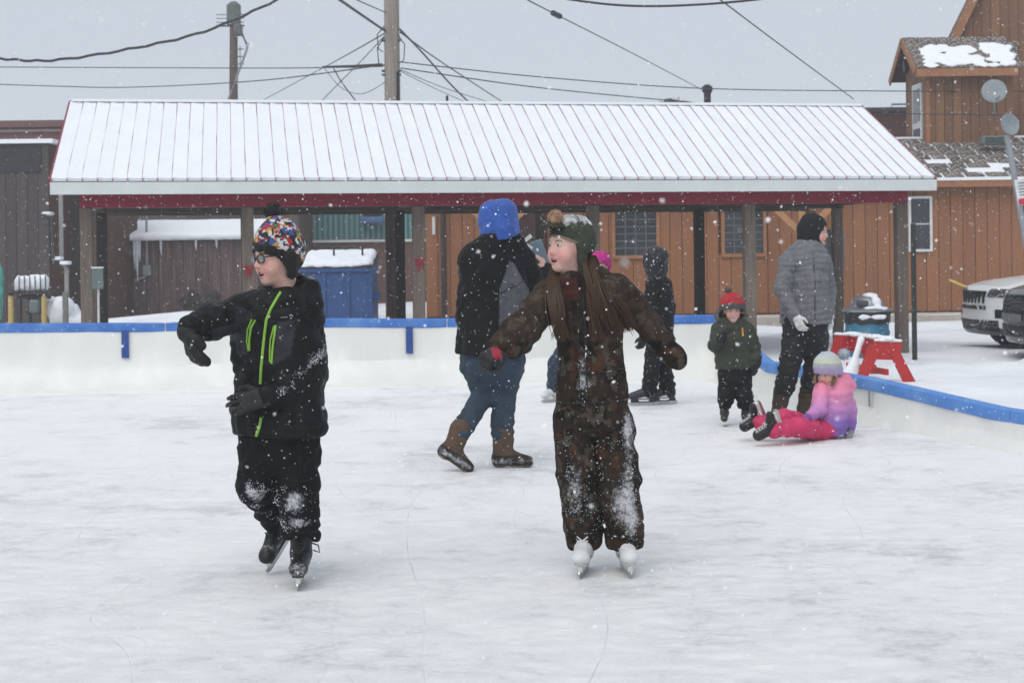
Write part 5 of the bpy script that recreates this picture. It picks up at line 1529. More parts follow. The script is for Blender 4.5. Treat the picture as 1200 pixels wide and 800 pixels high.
# glove on the near hand
m_gl2 = mat('black_red_glove', rough=.6, var=.25, scale=25, attr='Col', bump=.3, bscale=80, speck=.05)
g = SD(); g.cap(WRR + Vector((.02, .03, .01)), WRR + Vector((-.012, -.015, -.006)), .046, .040, .02)
hand(g, WRR + Vector((-.012, -.015, -.008)), (-.75, -.45, -.42), (-.1, .5, -.85), (-.1, -.85, .3), .90, 1.05, .0145, .008)
def cg(P):
    d = P - V3(WRR); c = np.tile(np.array([.012, .011, .012], np.float32), (len(P), 1)); x, y = proj(P, g_.root)
    m = inpoly(x, y, [(575, 408), (586, 404), (588, 420), (579, 424)]) & (patchnoise(P, 26) > -.25); c[m] = (.26, .012, .03); return c
g.wrinkle(.002, 40).build('glove', m_gl2, g_.root, .0045, cg)
# white figure skates
m_wsk = mat('white_skate', (.62, .63, .63), .45, var=.12, scale=18, bump=.2, bscale=30, wear=30)
a1 = J(686, 634, 0); a1.z = .1455; a2 = J(731, 634, 0); a2.z = .1455
skate(g_, a1, (-.20, -1, 0), (0, 0, 1), 1.04, m_wsk, sole=m_wsk, lace=m_lacew, snow=lambda P: np.zeros(len(P)))
skate(g_, a2, (.10, -1, 0), (0, 0, 1), 1.04, m_wsk, sole=m_wsk, lace=m_lacew, snow=lambda P: np.zeros(len(P)))

# =============================================== woman in blue hood, seen from behind
w = Person('woman seen from behind in a bright blue hood, black and grey jacket and jeans', 575, 548)
J = w.J
m_wj = mat('black_grey_jacket', rough=.65, var=.25, scale=14, attr='Col', bump=.3, bscale=60, speck=.08, sscale=45, spec=.15)
wy = math.radians(35)
jk = SD()
jk.stack([w.row(585, 276, 24, .10), w.row(582, 286, 36, .12), w.row(578, 300, 41, .15), w.row(577, 330, 40, .165), w.row(577, 370, 42, .18), w.row(578, 400, 43, .19), w.row(578, 413, 43, .19)], math.radians(18), .05, 2.4)
SHR, ELR, WRR = J(612, 305, .06), J(632, 347, .10), J(640, 318, .32)
SHL, ELL, WRL = J(556, 304, -.02), J(553, 352, .0), J(580, 345, .24)
jk.cap(SHR, ELR, .092, .075, .05, (.006, 60, elbow_m)); jk.cap(ELR, WRR, .072, .055, .03, (.006, 70))
jk.cap(SHL, ELL, .088, .075, .05, (.006, 60, elbow_m)); jk.cap(ELL, WRL, .07, .05, .03)
jk.crease(.016, 5, (1, 1, .8)).crease(.007, 12, (1, 1, 1.2), 5).wrinkle(.003, 26, 2)
def cw(P):
    x, y = proj(P, w.root); c = np.tile(np.array([.006, .0063, .007], np.float32), (len(P), 1))
    m = (inpoly(x, y, [(597, 306), (604, 318), (612, 340), (616, 352), (611, 364), (610, 392), (585, 392), (585, 340)])) & (P[:, 1] < .12)
    c[m] = (.075, .078, .090)
    m = inpoly(x, y, [(597, 306), (602, 308), (622, 345), (616, 352)]) & (P[:, 1] < .2); c[m] = (.088, .091, .103)
    return c
ob = jk.build('jacket', m_wj, w.root, .009, cw)
w.line(jk, [(584, 345), (598, 338), (612, 330)], .004, 'seam', mat('dark_zip'), ob, .0)
hd = SD()
hd.stack([w.row(585, 233.5, 9, .04, .02), w.row(584.5, 236, 16, .08, .02), w.row(584, 241, 21, .11, .02), w.row(584, 252, 23.5, .125, .02), w.row(585, 268, 24, .125), w.row(586, 278, 23, .115), w.row(587, 288, 22, .11)], .3, .03, 2.3)
hd.cut(J(585, 281, 0), (0.25, 0, -1)); hd.crease(.010, 7, (1, 1, .7)).wrinkle(.003, 25)
hd.build('hood', mat('blue_fleece', (.030, .085, .33), .9, var=.25, scale=18, bump=.4, bscale=60, speck=.07, sscale=40, sheen=.15), ob, .007)
m_jean = mat('denim', (.024, .042, .064), .85, var=.3, scale=14, stretch=(1, 1, .4), bump=.4, bscale=60, speck=.04, sscale=50, var2=((.042, .067, .096), 4, .5, .7))
jn = SD()
jn.stack([w.row(578, 402, 38, .16), w.row(578, 420, 38, .165), w.row(577, 436, 35, .14), w.row(577, 450, 24, .06)], math.radians(10), .04)
HL, KL, AL = J(563, 425, .02), J(566, 463, .03), J(540, 506, -.12)
HR, KR, AR = J(594, 425, .0), J(590, 468, .05), J(589, 510, .02)
jn.cap(HL, KL, .102, .076, .04, (.005, 45, knee_m)); jn.cap(KL, AL, .075, .064, .02, (.005, 60, knee_m))
jn.cap(HR, KR, .106, .080, .03, (.005, 45, knee_m)); jn.cap(KR, AR, .080, .070, .02, (.005, 60, knee_m))
jn.crease(.010, 8, (1, 1, 1.5)).crease(.005, 18, (1, 1, 1.5), 5); jn.build('jeans', m_jean, w.root, .009)
m_boot = mat('brown_suede_boot', rough=.85, var=.3, scale=16, attr='Col', bump=.3, bscale=50, wear=24)
def boot(p, ank, top, fwd, up, s, cfn=None, h=.008, snow=.5):
    A = Vector(ank); f = Vector(fwd).normalized(); u = Vector(up); u = (u - f * f.dot(u)).normalized(); sd_ = f.cross(u)
    R = np.array([sd_, f, u], dtype=np.float32).T; B = SD()
    B.cap(Vector(top), A, .072 * s, .060 * s, .03, (.004, 60)); B.ell(A - f * .03 * s - u * .045 * s, (.045 * s, .05 * s, .055 * s), R, .03)
    B.cap(A + f * .02 * s - u * .03 * s, A + f * .15 * s - u * .058 * s, .055 * s, .040 * s, .03); B.cut(A - u * .096 * s, -u); B.wrinkle(.003, 30)
    def c(P):
        q = (P - V3(A)) @ V3(u); o = np.tile(np.array([.085, .052, .033], np.float32), (len(P), 1)); o[q < -.012 * s] = (.020, .017, .016); o[q < -.082 * s] = (.22, .17, .13)
        return o
    return B.build('boot', m_boot, p.root, h, cfn or c, lambda P: snow * np.exp(-((((P - V3(A)) @ V3(u)) + .050 * s) / (.040 * s)) ** 2))
aR = J(590, 528, .02); aR.z = .096
boot(w, aR, J(589, 508, .02), (1, -.12, 0), (0, 0, 1), 1.0)
aL = J(531, 524, -.14)
boot(w, aL, J(540, 503, -.12), (.86, -.1, -.55), (.5, 0, .85), .98)
bd = w.body
HO = J(586, 262, .03); HR_ = frame((.55, .83, -.12)); W = head(bd, HO, HR_, 1.0, 0)
bd.stack([w.row(582, 285, 24, .07), w.row(579, 310, 34, .10), w.row(578, 410, 34, .13)], 0, .04)
for a, c, ra, rc in ((SHR, ELR, .05, .04), (ELR, WRR, .04, .03), (SHL, ELL, .05, .04), (ELL, WRL, .04, .03), (HR, KR, .08, .06), (KR, AR, .05, .04), (HL, KL, .08, .06), (KL, AL, .05, .04), (AR, aR, .04, .035), (AL, aL, .04, .035)): bd.cap(a, c, ra, rc, .03)
hand(bd, WRR, (-.35, .15, .9), (-.75, .3, -.2), (-.3, -.8, .2), 1.0, .75, .0105)
bd.build('body', m_skin, w.root, .007, skin_colour(HO, HR_, 1.0))
# phone she films with (a thing of its own, in her hand)
phc = w.root.location + J(630, 297, .36)
ph = empty('phone', phc); tag(ph, 'grey phone with a white strap held up by the woman in the blue hood', 'phone')
Mp = Matrix.Rotation(math.radians(-18), 4, 'Y') @ Matrix.Rotation(math.radians(8), 4, 'Z')
MB().bbox((-.055, -.006, -.085), (.055, .006, .085), .005, Mp).build('case', mat('phone_case', (.16, .20, .23), .4), ph)
MB().bbox((-.048, -.0085, -.075), (.048, -.0062, .075), .002, Mp).build('screen', mat('phone_screen', (.12, .17, .21), .15), ph)
MB().bar((-.17, -.012, .115), (-.035, -.012, .03), .028, .006, up=(0, 1, 0)).build('strap', m_white, ph); MB().bar((-.16, -.018, .025), (-.04, -.018, .12), .026, .006, up=(0, 1, 0)).build('strap', m_white, ph)

# =============================================== child hidden behind the girl
k = Person('child in a pink hat and navy clothes mostly hidden behind the girl in brown', 650, 471)
J = k.J
m_navy = mat('navy_print', (.020, .032, .060), .8, var=.4, scale=25, speck=.14, sscale=40, bump=.3, bscale=60, speckcol=(.25, .3, .38))
sd = SD(); sd.stack([k.row(698, 326, 12, .07), k.row(695, 334, 21, .10), k.row(690, 360, 20, .11), k.row(684, 392, 21, .12)], 0, .04)
sd.cap(J(680, 338, .0), J(672, 362, -.05), .06, .05, .03); sd.cap(J(672, 362, -.05), J(676, 384, -.14), .05, .04, .03); sd.cap(J(712, 338, 0), J(718, 362, .0), .06, .05, .03); sd.cap(J(718, 362, 0), J(708, 380, -.1), .05, .04, .03)
sd.wrinkle(.006, 14).build('jacket', m_navy, k.root, .012)
sd = SD(); sd.stack([k.row(684, 385, 19, .11), k.row(680, 402, 19, .11)], 0, .04)
sd.cap(J(668, 400, 0), J(650, 425, -.04), .080, .062, .03); sd.cap(J(650, 425, -.04), J(647, 456, 0), .062, .055, .02, (.006, 70)); sd.cap(J(692, 402, 0), J(698, 428, 0), .08, .06, .03); sd.cap(J(698, 428, 0), J(700, 456, .05), .06, .055, .02)
sd.wrinkle(.004, 18).build('trousers', m_navy, k.root, .012)
a1 = J(648, 458, 0); a1.z = .125; a2 = J(700, 458, .05); a2.z = .125
skate(k, a1, (-.7, -.7, 0), (0, 0, 1), .88, m_wsk, sole=m_wsk, shaft=.08, h=.009, snow=lambda P: np.zeros(len(P)))
skate(k, a2, (-.3, -1, 0), (0, 0, 1), .88, m_wsk, sole=m_wsk, shaft=.08, h=.009, snow=lambda P: np.zeros(len(P)))
bd = k.body; HO = J(703, 311, 0); HR_ = frame((-.3, -.95, 0)); W = head(bd, HO, HR_, .92, 0)
bd.stack([k.row(698, 330, 12, .06), k.row(690, 360, 14, .08), k.row(684, 400, 14, .08)], 0, .04)
for a, c in ((J(680, 338), J(672, 362, -.05)), (J(672, 362, -.05), J(677, 388, -.16)), (J(712, 338), J(718, 362)), (J(718, 362), J(706, 383, -.12)), (J(672, 400), J(650, 425, -.04)), (J(650, 425, -.04), a1), (J(692, 402), J(698, 428)), (J(698, 428), a2)): bd.cap(a, c, .036, .034, .02)
bd.build('body', m_skin, k.root, .008, skin_colour(HO, HR_, .92)); eyes(k, W, HR_, .92, teeth=False)
M3 = Matrix(HR_.tolist()); sd = SD(); sd.ell(W(0, -.012, .05), (.098, .112, .09), HR_); sd.ell(W(0, -.04, .0), (.098, .09, .10), HR_, .02); sd.cut(W(0, .10, .035), -(M3 @ Vector((0, -.6, 1)))); sd.ell(W(0, -.005, .01), (.075, .092, .10), HR_, .003, True)
sd.wrinkle(.003, 30).build('hat', mat('magenta_knit', (.42, .02, .20), .9, var=.25, scale=30, bump=.4, bscale=80, speck=.08, sscale=45), k.root, .006)

# =============================================== child in black hood
c_ = Person('child all in black with the hood up, skating away beside the girl in brown', 768, 474)
J = c_.J
m_blk = mat('black_snowsuit', (.006, .006, .007), .6, var=.3, scale=14, bump=.7, bscale=26, speck=.10, sscale=48, spec=.18)
sd = SD(); yw = math.radians(60)
sd.stack([c_.row(771, 322, 9, .07), c_.row(771, 329, 14, .095), c_.row(772, 345, 16, .125), c_.row(772, 370, 16.5, .13), c_.row(773, 398, 17, .135), c_.row(773, 406, 16, .13)], 0, .04)
sd.cap(J(764, 334, -.10), J(763, 366, -.16), .062, .056, .03, (.005, 60)); sd.cap(J(763, 366, -.16), J(755, 392, -.22), .054, .044, .02, (.005, 70))
sd.cap(J(780, 334, .10), J(784, 366, .12), .062, .056, .03); sd.cap(J(784, 366, .12), J(778, 392, .05), .05, .04, .02)
jo = sd.crease(.010, 8).crease(.005, 18, (1, 1, 1.4), 3).build('jacket', m_blk, c_.root, .010)
sd = SD(); sd.stack([c_.row(768, 288.5, 4, .04), c_.row(768, 291, 10, .085), c_.row(768, 298, 14.5, .115), c_.row(768, 308, 15, .12), c_.row(769, 318, 13, .105), c_.row(770, 328, 10, .09)], .3, .03, 2.3)
sd.ell(J(756, 309, .10), (.06, .08, .075), None, .02, True)
sd.crease(.009, 9).build('hood', mat('black_gloss_hood', (.009, .0095, .011), .45, var=.3, scale=12, bump=.6, bscale=20, speck=.12, sscale=34), jo, .009)
sd = SD(); sd.stack([c_.row(772, 395, 15, .12), c_.row(772, 412, 15, .12), c_.row(772, 425, 9, .05)], 0, .04)
sd.cap(J(766, 412, -.05), J(763, 438, -.10), .082, .068, .03, (.006, 60)); sd.cap(J(763, 438, -.10), J(760, 457, -.06), .066, .066, .02, (.010, 80))
sd.cap(J(778, 412, .06), J(779, 438, .04), .085, .072, .03, (.006, 60)); sd.cap(J(779, 438, .04), J(782, 458, .04), .070, .070, .02, (.010, 80))
sd.crease(.010, 9, (1, 1, 1.4)).cut(J(770, 463, 0), (0, 0, -1)).build('trousers', m_blk, c_.root, .010)
g = SD(); g.cap(J(756, 389, -.22), J(754, 395, -.22), .045, .04, .02); hand(g, J(754, 394, -.22), (-.25, -.05, -1), (-.4, .8, 0), (-.9, -.4, 0), .85, .6, .014, .01)
g.build('glove', m_glove, c_.root, .007)
m_csk = mat('charcoal_skate', (.022, .025, .03), .4, var=.3, scale=20, speck=.10, sscale=30)
for (px, d, f) in ((759, -.06, (-1, -.12, 0)), (783, .05, (-1, -.25, 0))):
    a = J(px, 458, d); a.z = .145
    o, _ = skate(c_, a, f, (0, 0, 1), 1.03, m_csk, shaft=.07, h=.007, holder=mat('dark_holder', (.03, .03, .032), .4))
bd = c_.body; HO = J(769, 309, 0); HR_ = frame((-.75, .62, -.05)); W = head(bd, HO, HR_, .92, 0)
bd.stack([c_.row(771, 328, 9, .06), c_.row(772, 350, 11, .09), c_.row(772, 405, 11, .09)], 0, .04)
for a, q in ((J(764, 334, -.10), J(763, 366, -.16)), (J(763, 366, -.16), J(755, 395, -.22)), (J(780, 334, .10), J(784, 366, .12)), (J(784, 366, .12), J(778, 394, .05)), (J(766, 412, -.05), J(763, 438, -.1)), (J(763, 438, -.1), J(760, 460, -.06)), (J(778, 412, .06), J(779, 438, .04)), (J(779, 438, .04), J(782, 460, .05))): bd.cap(a, q, .03, .028, .02)
bd.build('body', m_skin, c_.root, .008, skin_colour(HO, HR_, .92))
# =============================================== toddler in red hat
t_ = Person('small child in a red bobble hat and olive green jacket with one hand raised', 860, 498)
J = t_.J
m_olj = mat('olive_jacket', (.030, .038, .024), .75, var=.3, scale=14, bump=.6, bscale=28, speck=.05, sscale=40)
sd = SD(); sd.stack([t_.row(858, 376, 12, .06), t_.row(858, 382, 19, .08), t_.row(859, 395, 22, .10), t_.row(860, 415, 23, .11), t_.row(862, 432, 24, .115)], math.radians(8), .03, 2.4)
SHR, ELR, WRR = J(842, 386, -.01), J(837, 405, -.07), J(845, 396, -.17)
SHL, ELL, WRL = J(876, 386, 0), J(884, 408, .0), J(886, 424, -.04)
sd.cap(SHR, ELR, .055, .052, .03, (.005, 70)); sd.cap(ELR, WRR, .050, .042, .02, (.005, 80)); sd.cap(SHL, ELL, .056, .050, .03, (.005, 70)); sd.cap(ELL, WRL, .050, .040, .02, (.005, 80))
sd.cap(J(846, 376, -.02), J(869, 376, -.02), .03, .03, .02); sd.cap(J(846, 373, .05), J(870, 373, .05), .045, .045, .03)
jo = sd.crease(.009, 9).crease(.004, 20, (1, 1, 1.4), 3).build('jacket', m_olj, t_.root, .009)
t_.line(sd, [(860, 381), (861, 405), (862, 430)], .004, 'zipper', mat('dark_zip'), jo, .0)
MB().bar(t_.pick(sd, 870, 384, .004), t_.pick(sd, 870.5, 394, .004), .012, .008, up=(0, 1, 0)).build('orange_tab', mat('orange_tab', (.55, .22, .02), .6), jo)
mb = MB(); r0 = random.Random(5)
for k_ in range(300):                                                 # fur round the hood edge
    a = math.radians(r0.uniform(-160, 160)) ; cx = 857 + 15.5 * math.sin(a); cy = 366 - 9 * math.cos(a) + 3
    if cy < 361: continue
    p0 = J(cx, cy, -.005 + r0.uniform(-.02, .03)); q = Vector((math.sin(a) + r0.uniform(-.6, .6), r0.uniform(-.9, .2), -math.cos(a) * -.3 + r0.uniform(-.6, .6))).normalized()
    mb.tube([p0, p0 + q * .035], [.006, .002], 4)
mb.build('hood_fur', mat('grey_fur', (.17, .17, .16), .95, var=.4, scale=40), jo)
sd = SD(); sd.stack([t_.row(861, 428, 20, .10), t_.row(861, 445, 20, .10), t_.row(861, 455, 12, .05)], 0, .03)
sd.cap(J(852, 445, 0), J(850, 463, -.03), .068, .062, .02, (.008, 60)); sd.cap(J(850, 463, -.03), J(850, 474, 0), .064, .060, .02, (.009, 90)); sd.cap(J(871, 445, 0), J(873, 463, -.03), .068, .062, .02, (.008, 60)); sd.cap(J(873, 463, -.03), J(873, 474, 0), .064, .060, .02, (.009, 90))
sd.crease(.008, 10).cut(J(860, 479, 0), (0, 0, -1)).build('trousers', m_blk, t_.root, .009)
m_ksk = mat('brown_black_skate', (.030, .024, .021), .6, var=.3, scale=20, speck=.16, sscale=24)
for px, f in ((849, (-.15, -1, 0)), (874, (.25, -1, 0))):
    a = J(px, 483, 0); a.z = .1125; skate(t_, a, f, (0, 0, 1), .80, m_ksk, shaft=.12, h=.006, holder=m_holder)
bd = t_.body; HO = J(858, 364, -.02); HR_ = frame((.05, -1, -.10)); s_ = .80; W = head(bd, HO, HR_, s_, 0)
bd.stack([t_.row(858, 380, 10, .05), t_.row(860, 395, 15, .07), t_.row(861, 440, 15, .07)], 0, .03)
for a, q in ((SHR, ELR), (ELR, WRR), (SHL, ELL), (ELL, WRL), (J(852, 445), J(850, 463, -.03)), (J(850, 463, -.03), J(849, 482)), (J(871, 445), J(873, 463, -.03)), (J(873, 463, -.03), J(874, 482))): bd.cap(a, q, .03, .026, .02)
bd.build('body', m_skin, t_.root, .005, skin_colour(HO, HR_, s_, blushw=.8)); eyes(t_, W, HR_, s_, teeth=False)
M3 = Matrix(HR_.tolist()); sd = SD(); sd.ell(W(0, -.012, .055), (.100, .112, .100), HR_); sd.ell(W(0, -.03, .01), (.096, .09, .09), HR_, .02); sd.cut(W(0, .10, .030), -(M3 @ Vector((0, -.35, 1)))); sd.ell(W(0, -.005, .01), (.076, .094, .10), HR_, .003, True)
def ch(P):
    q = ((P - V3(HO)) @ HR_) / s_; c = np.tile(np.array([.38, .020, .025], np.float32), (len(P), 1)); z = q[:, 2] + .3 * (.1 - q[:, 1]); c[z < .085] = (.075, .072, .07); c[(z > .125) & (z < .14)] = (.20, .04, .05); return c
ho = sd.wrinkle(.002, 40).build('hat', mat('red_knit', attr='Col', rough=.9, var=.25, scale=30, bump=.6, bscale=90, speck=.05), t_.root, .005, ch)
fluff('pompom', J(853, 340, 0), .030, mat('grey_yarn', (.07, .07, .075), .95, var=.4, scale=50), ho, 140, .8, 7)
for w0, d, n, sd2 in ((WRR, (.35, -.5, .7), (.5, -.2, -.6), (-.7, -.6, .2)), (WRL, (-.1, -.15, -1), (-.9, .3, 0), (-.2, -1, 0))):
    g = SD(); g.cap(Vector(w0) - Vector(d).normalized() * .01, Vector(w0) + Vector(d).normalized() * .02, .042, .038, .02); hand(g, Vector(w0) + Vector(d).normalized() * .01, d, n, sd2, .74, .65, .016, .012); g.build('mitten', m_glove, t_.root, .006)

# =============================================== woman in grey quilted jacket
q_ = Person('woman in a grey quilted jacket with black hood, white glove and brown boots', 932, 493)
J = q_.J
m_quilt = mat('grey_quilt', (.135, .14, .152), .7, var=.25, scale=40, bump=.7, bscale=60, speck=.05, sscale=40)
sd = SD(); sd.stack([q_.row(948, 282, 14, .08), q_.row(945, 291, 24, .10), q_.row(943, 303, 29, .125), q_.row(942, 325, 28, .135), q_.row(943, 350, 28.5, .14), q_.row(944, 372, 31, .155), q_.row(944, 379, 31, .155)], math.radians(-28), .04, 2.3)
SHR, ELR, WRR = J(923, 306, -.06), J(917, 340, -.10), J(931, 367, -.17)
SHL, ELL, WRL = J(965, 306, .06), J(971, 340, .10), J(972, 366, .0)
sd.cap(SHR, ELR, .075, .066, .04); sd.cap(ELR, WRR, .064, .048, .03); sd.cap(SHL, ELL, .072, .062, .04); sd.cap(ELL, WRL, .06, .045, .03)
sd.disp.append(lambda P: .008 * (np.abs(np.sin((P[:, 2] + .02 * vnoise(P * 6)) * 66)) ** .5 * -1 + .7))
sd.crease(.012, 7)
jo = sd.build('jacket', m_quilt, q_.root, .0075)
q_.line(sd, [(953, 297), (955, 330), (955, 360), (955, 378)], .004, 'zipper', mat('dark_zip'), jo, .0)
m_gl3 = mat('white_glove', (.62, .62, .60), .9, var=.15, scale=20, bump=.4, bscale=70)
g = SD(); g.cap(WRR, WRR + Vector((.01, -.01, -.03)), .04, .036, .02); hand(g, WRR + Vector((.01, -.012, -.02)), (.35, -.25, -1), (.6, .6, 0), (.2, -1, 0), .95, .55, .012, .008); g.build('glove', m_gl3, q_.root, .006)
g = SD(); g.cap(WRL, WRL + Vector((.0, -.01, -.03)), .04, .036, .02); hand(g, WRL + Vector((0, -.01, -.02)), (.05, -.1, -1), (-.6, .6, 0), (-.2, -1, 0), .90, .55, .012, .008); g.build('glove', m_gl3, q_.root, .007)
sd = SD(); sd.stack([q_.row(944, 366, 28, .135), q_.row(943, 385, 27, .14), q_.row(943, 402, 24, .11), q_.row(943, 416, 12, .05)], math.radians(-20), .04)
HR, KR, AR = J(932, 395, -.03), J(924, 432, -.10), J(917, 462, -.02); HL, KL, AL = J(957, 395, .05), J(955, 432, .02), J(947, 464, .06)
sd.cap(HR, KR, .105, .080, .03, (.005, 50)); sd.cap(KR, AR, .078, .074, .02, (.009, 70)); sd.cap(HL, KL, .105, .082, .03, (.005, 50)); sd.cap(KL, AL, .08, .072, .02, (.009, 70))
sd.crease(.012, 7, (1, 1, 1.4)).crease(.005, 18, (1, 1, 1.4), 2).cut(J(930, 461, 0), (0, 0, -1)).build('trousers', mat('black_trousers', (.006, .006, .007), .7, var=.3, scale=14, bump=.6, bscale=30, speck=.07, sscale=34), q_.root, .009)
a1 = J(913, 480, -.02); a1.z = .096; a2 = J(943, 480, .06); a2.z = .096
boot(q_, a1, J(917, 458, -.02), (-.35, -1, 0), (0, 0, 1), 1.0, cols((.050, .034, .020)), .009, .2); boot(q_, a2, J(947, 458, .06), (-.1, -1, 0), (0, 0, 1), 1.0, cols((.050, .034, .020)), .009, .2)
bd = q_.body; HO = J(955, 273, 0); HR_ = frame((.90, -.42, -.05)); W = head(bd, HO, HR_, 1.0, 0.45)
bd.stack([q_.row(948, 290, 12, .06), q_.row(944, 310, 20, .09), q_.row(943, 400, 20, .10)], 0, .03)
for a, q in ((SHR, ELR), (ELR, WRR), (SHL, ELL), (ELL, WRL), (HR, KR), (KR, AR), (HL, KL), (KL, AL), (AR, a1), (AL, a2)): bd.cap(a, q, .038, .032, .02)
bd.build('body', m_skin, q_.root, .006, skin_colour(HO, HR_, 1.0, blushw=.8)); eyes(q_, W, HR_, 1.0)
M3 = Matrix(HR_.tolist()); sd = SD(); sd.ell(W(0, -.022, .040), (.108, .120, .118), HR_); sd.ell(W(0, -.035, -.045), (.105, .105, .10), HR_, .03); sd.cap(W(0, .01, -.13), W(0, -.03, -.14), .075, .08, .04)
sd.ell(W(0, .105, -.02), (.062, .105, .095), HR_, .015, True); sd.crease(.008, 9)
sd.build('hood', mat('black_knit_hood', (.009, .009, .010), .9, var=.3, scale=20, bump=.5, bscale=50, speck=.04, sscale=40), jo, .007)

# =============================================== seated child in pink and purple
s0_ = Person('seated child on the ice in a pink to purple jacket, pink trousers and pastel hat', 962, 513)
J = s0_.J
sd = SD(); sd.stack([s0_.row(977, 440, 11, .06), s0_.row(977, 447, 17, .08), s0_.row(975, 460, 21, .10), s0_.row(972, 480, 23, .115), s0_.row(969, 497, 25, .125), s0_.row(968, 508, 24, .12)], math.radians(-20), .03, 2.3)
SHL, ELL, WRL = J(988, 455, .0), J(996, 480, .06), J(996, 500, .05)
SHR, ELR, WRR = J(962, 457, -.05), J(960, 480, -.15), J(950, 487, -.20)
sd.cap(SHL, ELL, .062, .052, .03, (.005, 60)); sd.cap(ELL, WRL, .052, .046, .02, (.005, 80)); sd.cap(SHR, ELR, .058, .05, .03, (.005, 60)); sd.cap(ELR, WRR, .05, .042, .02, (.005, 80))
sd.cap(J(990, 444, .05), J(997, 452, .06), .045, .045, .03)                     # hood point
sd.disp.append(lambda P: .005 * (np.abs(np.sin(P[:, 2] * 52)) ** .5 * -1 + .7)); sd.crease(.007, 9)
def cp(P):
    z = P[:, 2] + .02 * vnoise(P * 8); t = np.clip((z - .10) / .26, 0, 1)[:, None]
    lo, mi, hi = (np.array(v, np.float32) for v in ((.19, .10, .38), (.50, .22, .47), (.74, .23, .35)))
    return np.where(t < .5, lo + (mi - lo) * t * 2, mi + (hi - mi) * (t - .5) * 2)
jo = sd.build('jacket', mat('pink_purple_jacket', attr='Col', rough=.6, var=.1, scale=14, bump=.5, bscale=28, speck=.03), s0_.root, .007, cp)
sd = SD(); sd.ell(J(962, 502, -.02), (.16, .13, .085), None)
KR, AR = J(918, 490, -.22), J(893, 497, -.16); KL, AL = J(936, 501, -.34), J(906, 503, -.42)
sd.cap(J(950, 500, -.06), KR, .078, .068, .03, (.006, 60)); sd.cap(KR, AR, .066, .062, .02, (.007, 70)); sd.cap(J(958, 504, -.10), KL, .078, .066, .03, (.006, 60)); sd.cap(KL, AL, .064, .062, .02, (.007, 70))
sd.crease(.008, 9).cut(Vector((0, 0, .004)), (0, 0, -1)).build('trousers', mat('hot_pink_trousers', (.52, .028, .11), .6, var=.15, scale=14, bump=.5, bscale=30, speck=.06, sscale=34), s0_.root, .007)
skate(s0_, J(899, 505, -.44), (-.25, -.45, .75), (-.8, -.15, -.25), .84, m_bsk, snow=lambda P: np.zeros(len(P)), shaft=.08, h=.006, lace=m_lacew)
aa = J(882, 495, -.12)
skate(s0_, aa, (-.35, -.25, .85), (-.9, -.1, -.3), .80, m_bsk, sole=m_wsk, snow=lambda P: np.zeros(len(P)) + .25, shaft=.08, h=.006, lace=m_lacew)
bd = s0_.body; HO = J(970, 437, -.04); HR_ = frame((-.70, -.66, -.28)); s_ = .84; W = head(bd, HO, HR_, s_, 0)
bd.stack([s0_.row(976, 448, 10, .05), s0_.row(974, 470, 14, .07), s0_.row(969, 500, 15, .08)], 0, .03)
for a, q in ((SHL, ELL), (ELL, WRL), (SHR, ELR), (ELR, WRR), (J(950, 502, -.06), KR), (KR, AR), (J(958, 505, -.1), KL), (KL, AL)): bd.cap(a, q, .032, .028, .02)
hand(bd, WRL, (.1, -.1, -1), (-.3, -.9, 0), (-1, 0, 0), .5, .4)
bd.build('body', m_skin, s0_.root, .006, skin_colour(HO, HR_, s_, blushw=.8)); eyes(s0_, W, HR_, s_, teeth=False)
M3 = Matrix(HR_.tolist()); sd = SD(); sd.ell(W(0, -.012, .058), (.098, .110, .108), HR_); sd.ell(W(0, -.035, .01), (.096, .09, .09), HR_, .02); sd.cut(W(0, .10, .026), -(M3 @ Vector((0, -.35, 1)))); sd.ell(W(0, -.005, .01), (.076, .094, .10), HR_, .003, True)
def ch2(P):
    q = ((P - V3(HO)) @ HR_) / s_; z = q[:, 2] + .3 * (.1 - q[:, 1]); c = np.tile(np.array([.50, .52, .40], np.float32), (len(P), 1)); c[z < .125] = (.36, .38, .42); c[z < .085] = (.36, .30, .46); c[z > .17] = (.45, .49, .52); return c
ho = sd.wrinkle(.002, 40).build('hat', mat('pastel_knit', attr='Col', rough=.9, var=.15, scale=30, bump=.6, bscale=90), s0_.root, .005, ch2)
fluff('pompom', J(989, 415, .02), .050, mat('pale_grey_yarn', (.36, .40, .45), .95, var=.25, scale=50), ho, 220, .7, 9)
mb = MB()
lockc = mb
def lock2(pts, n, spread, rad):
    for k in range(n):
        o0 = Vector((r0.gauss(0, 1), r0.gauss(0, .6), r0.gauss(0, .3))) * spread
        mb.tube([Vector(p) + o0 * (.5 + i / len(pts)) for i, p in enumerate(pts)], [rad, rad, rad * .4][:len(pts)], 4)
lock2([J(958, 434, -.05), J(955, 442, -.08), J(955, 450, -.11)], 26, .006, .0035); lock2([J(979, 436, -.06), J(978, 444, -.10), J(974, 452, -.12)], 30, .007, .0035)
mb.build('hair', mat('light_brown_hair', (.17, .095, .055), .6, var=.35, scale=30), s0_.root, True)
g = SD(); g.cap(WRL, WRL + Vector((0, -.005, -.03)), .036, .032, .02); hand(g, WRL + Vector((0, -.005, -.03)), (-.3, -.8, -.2), (0, 0, -1), (-1, .2, 0), .62, .2, .013, .01); g.cut(Vector((0, 0, .003)), (0, 0, -1)); g.build('mitten', mat('grey_mitten', (.25, .26, .28), .9), s0_.root, .006)
g = SD(); g.cap(WRR, WRR + Vector((-.02, -.01, -.01)), .036, .032, .02); hand(g, WRR + Vector((-.02, -.01, -.01)), (-.9, -.3, -.2), (0, .3, -1), (0, -1, 0), .62, .6, .013, .01); g.build('mitten', mat('purple_mitten', (.16, .09, .30), .9), s0_.root, .006)

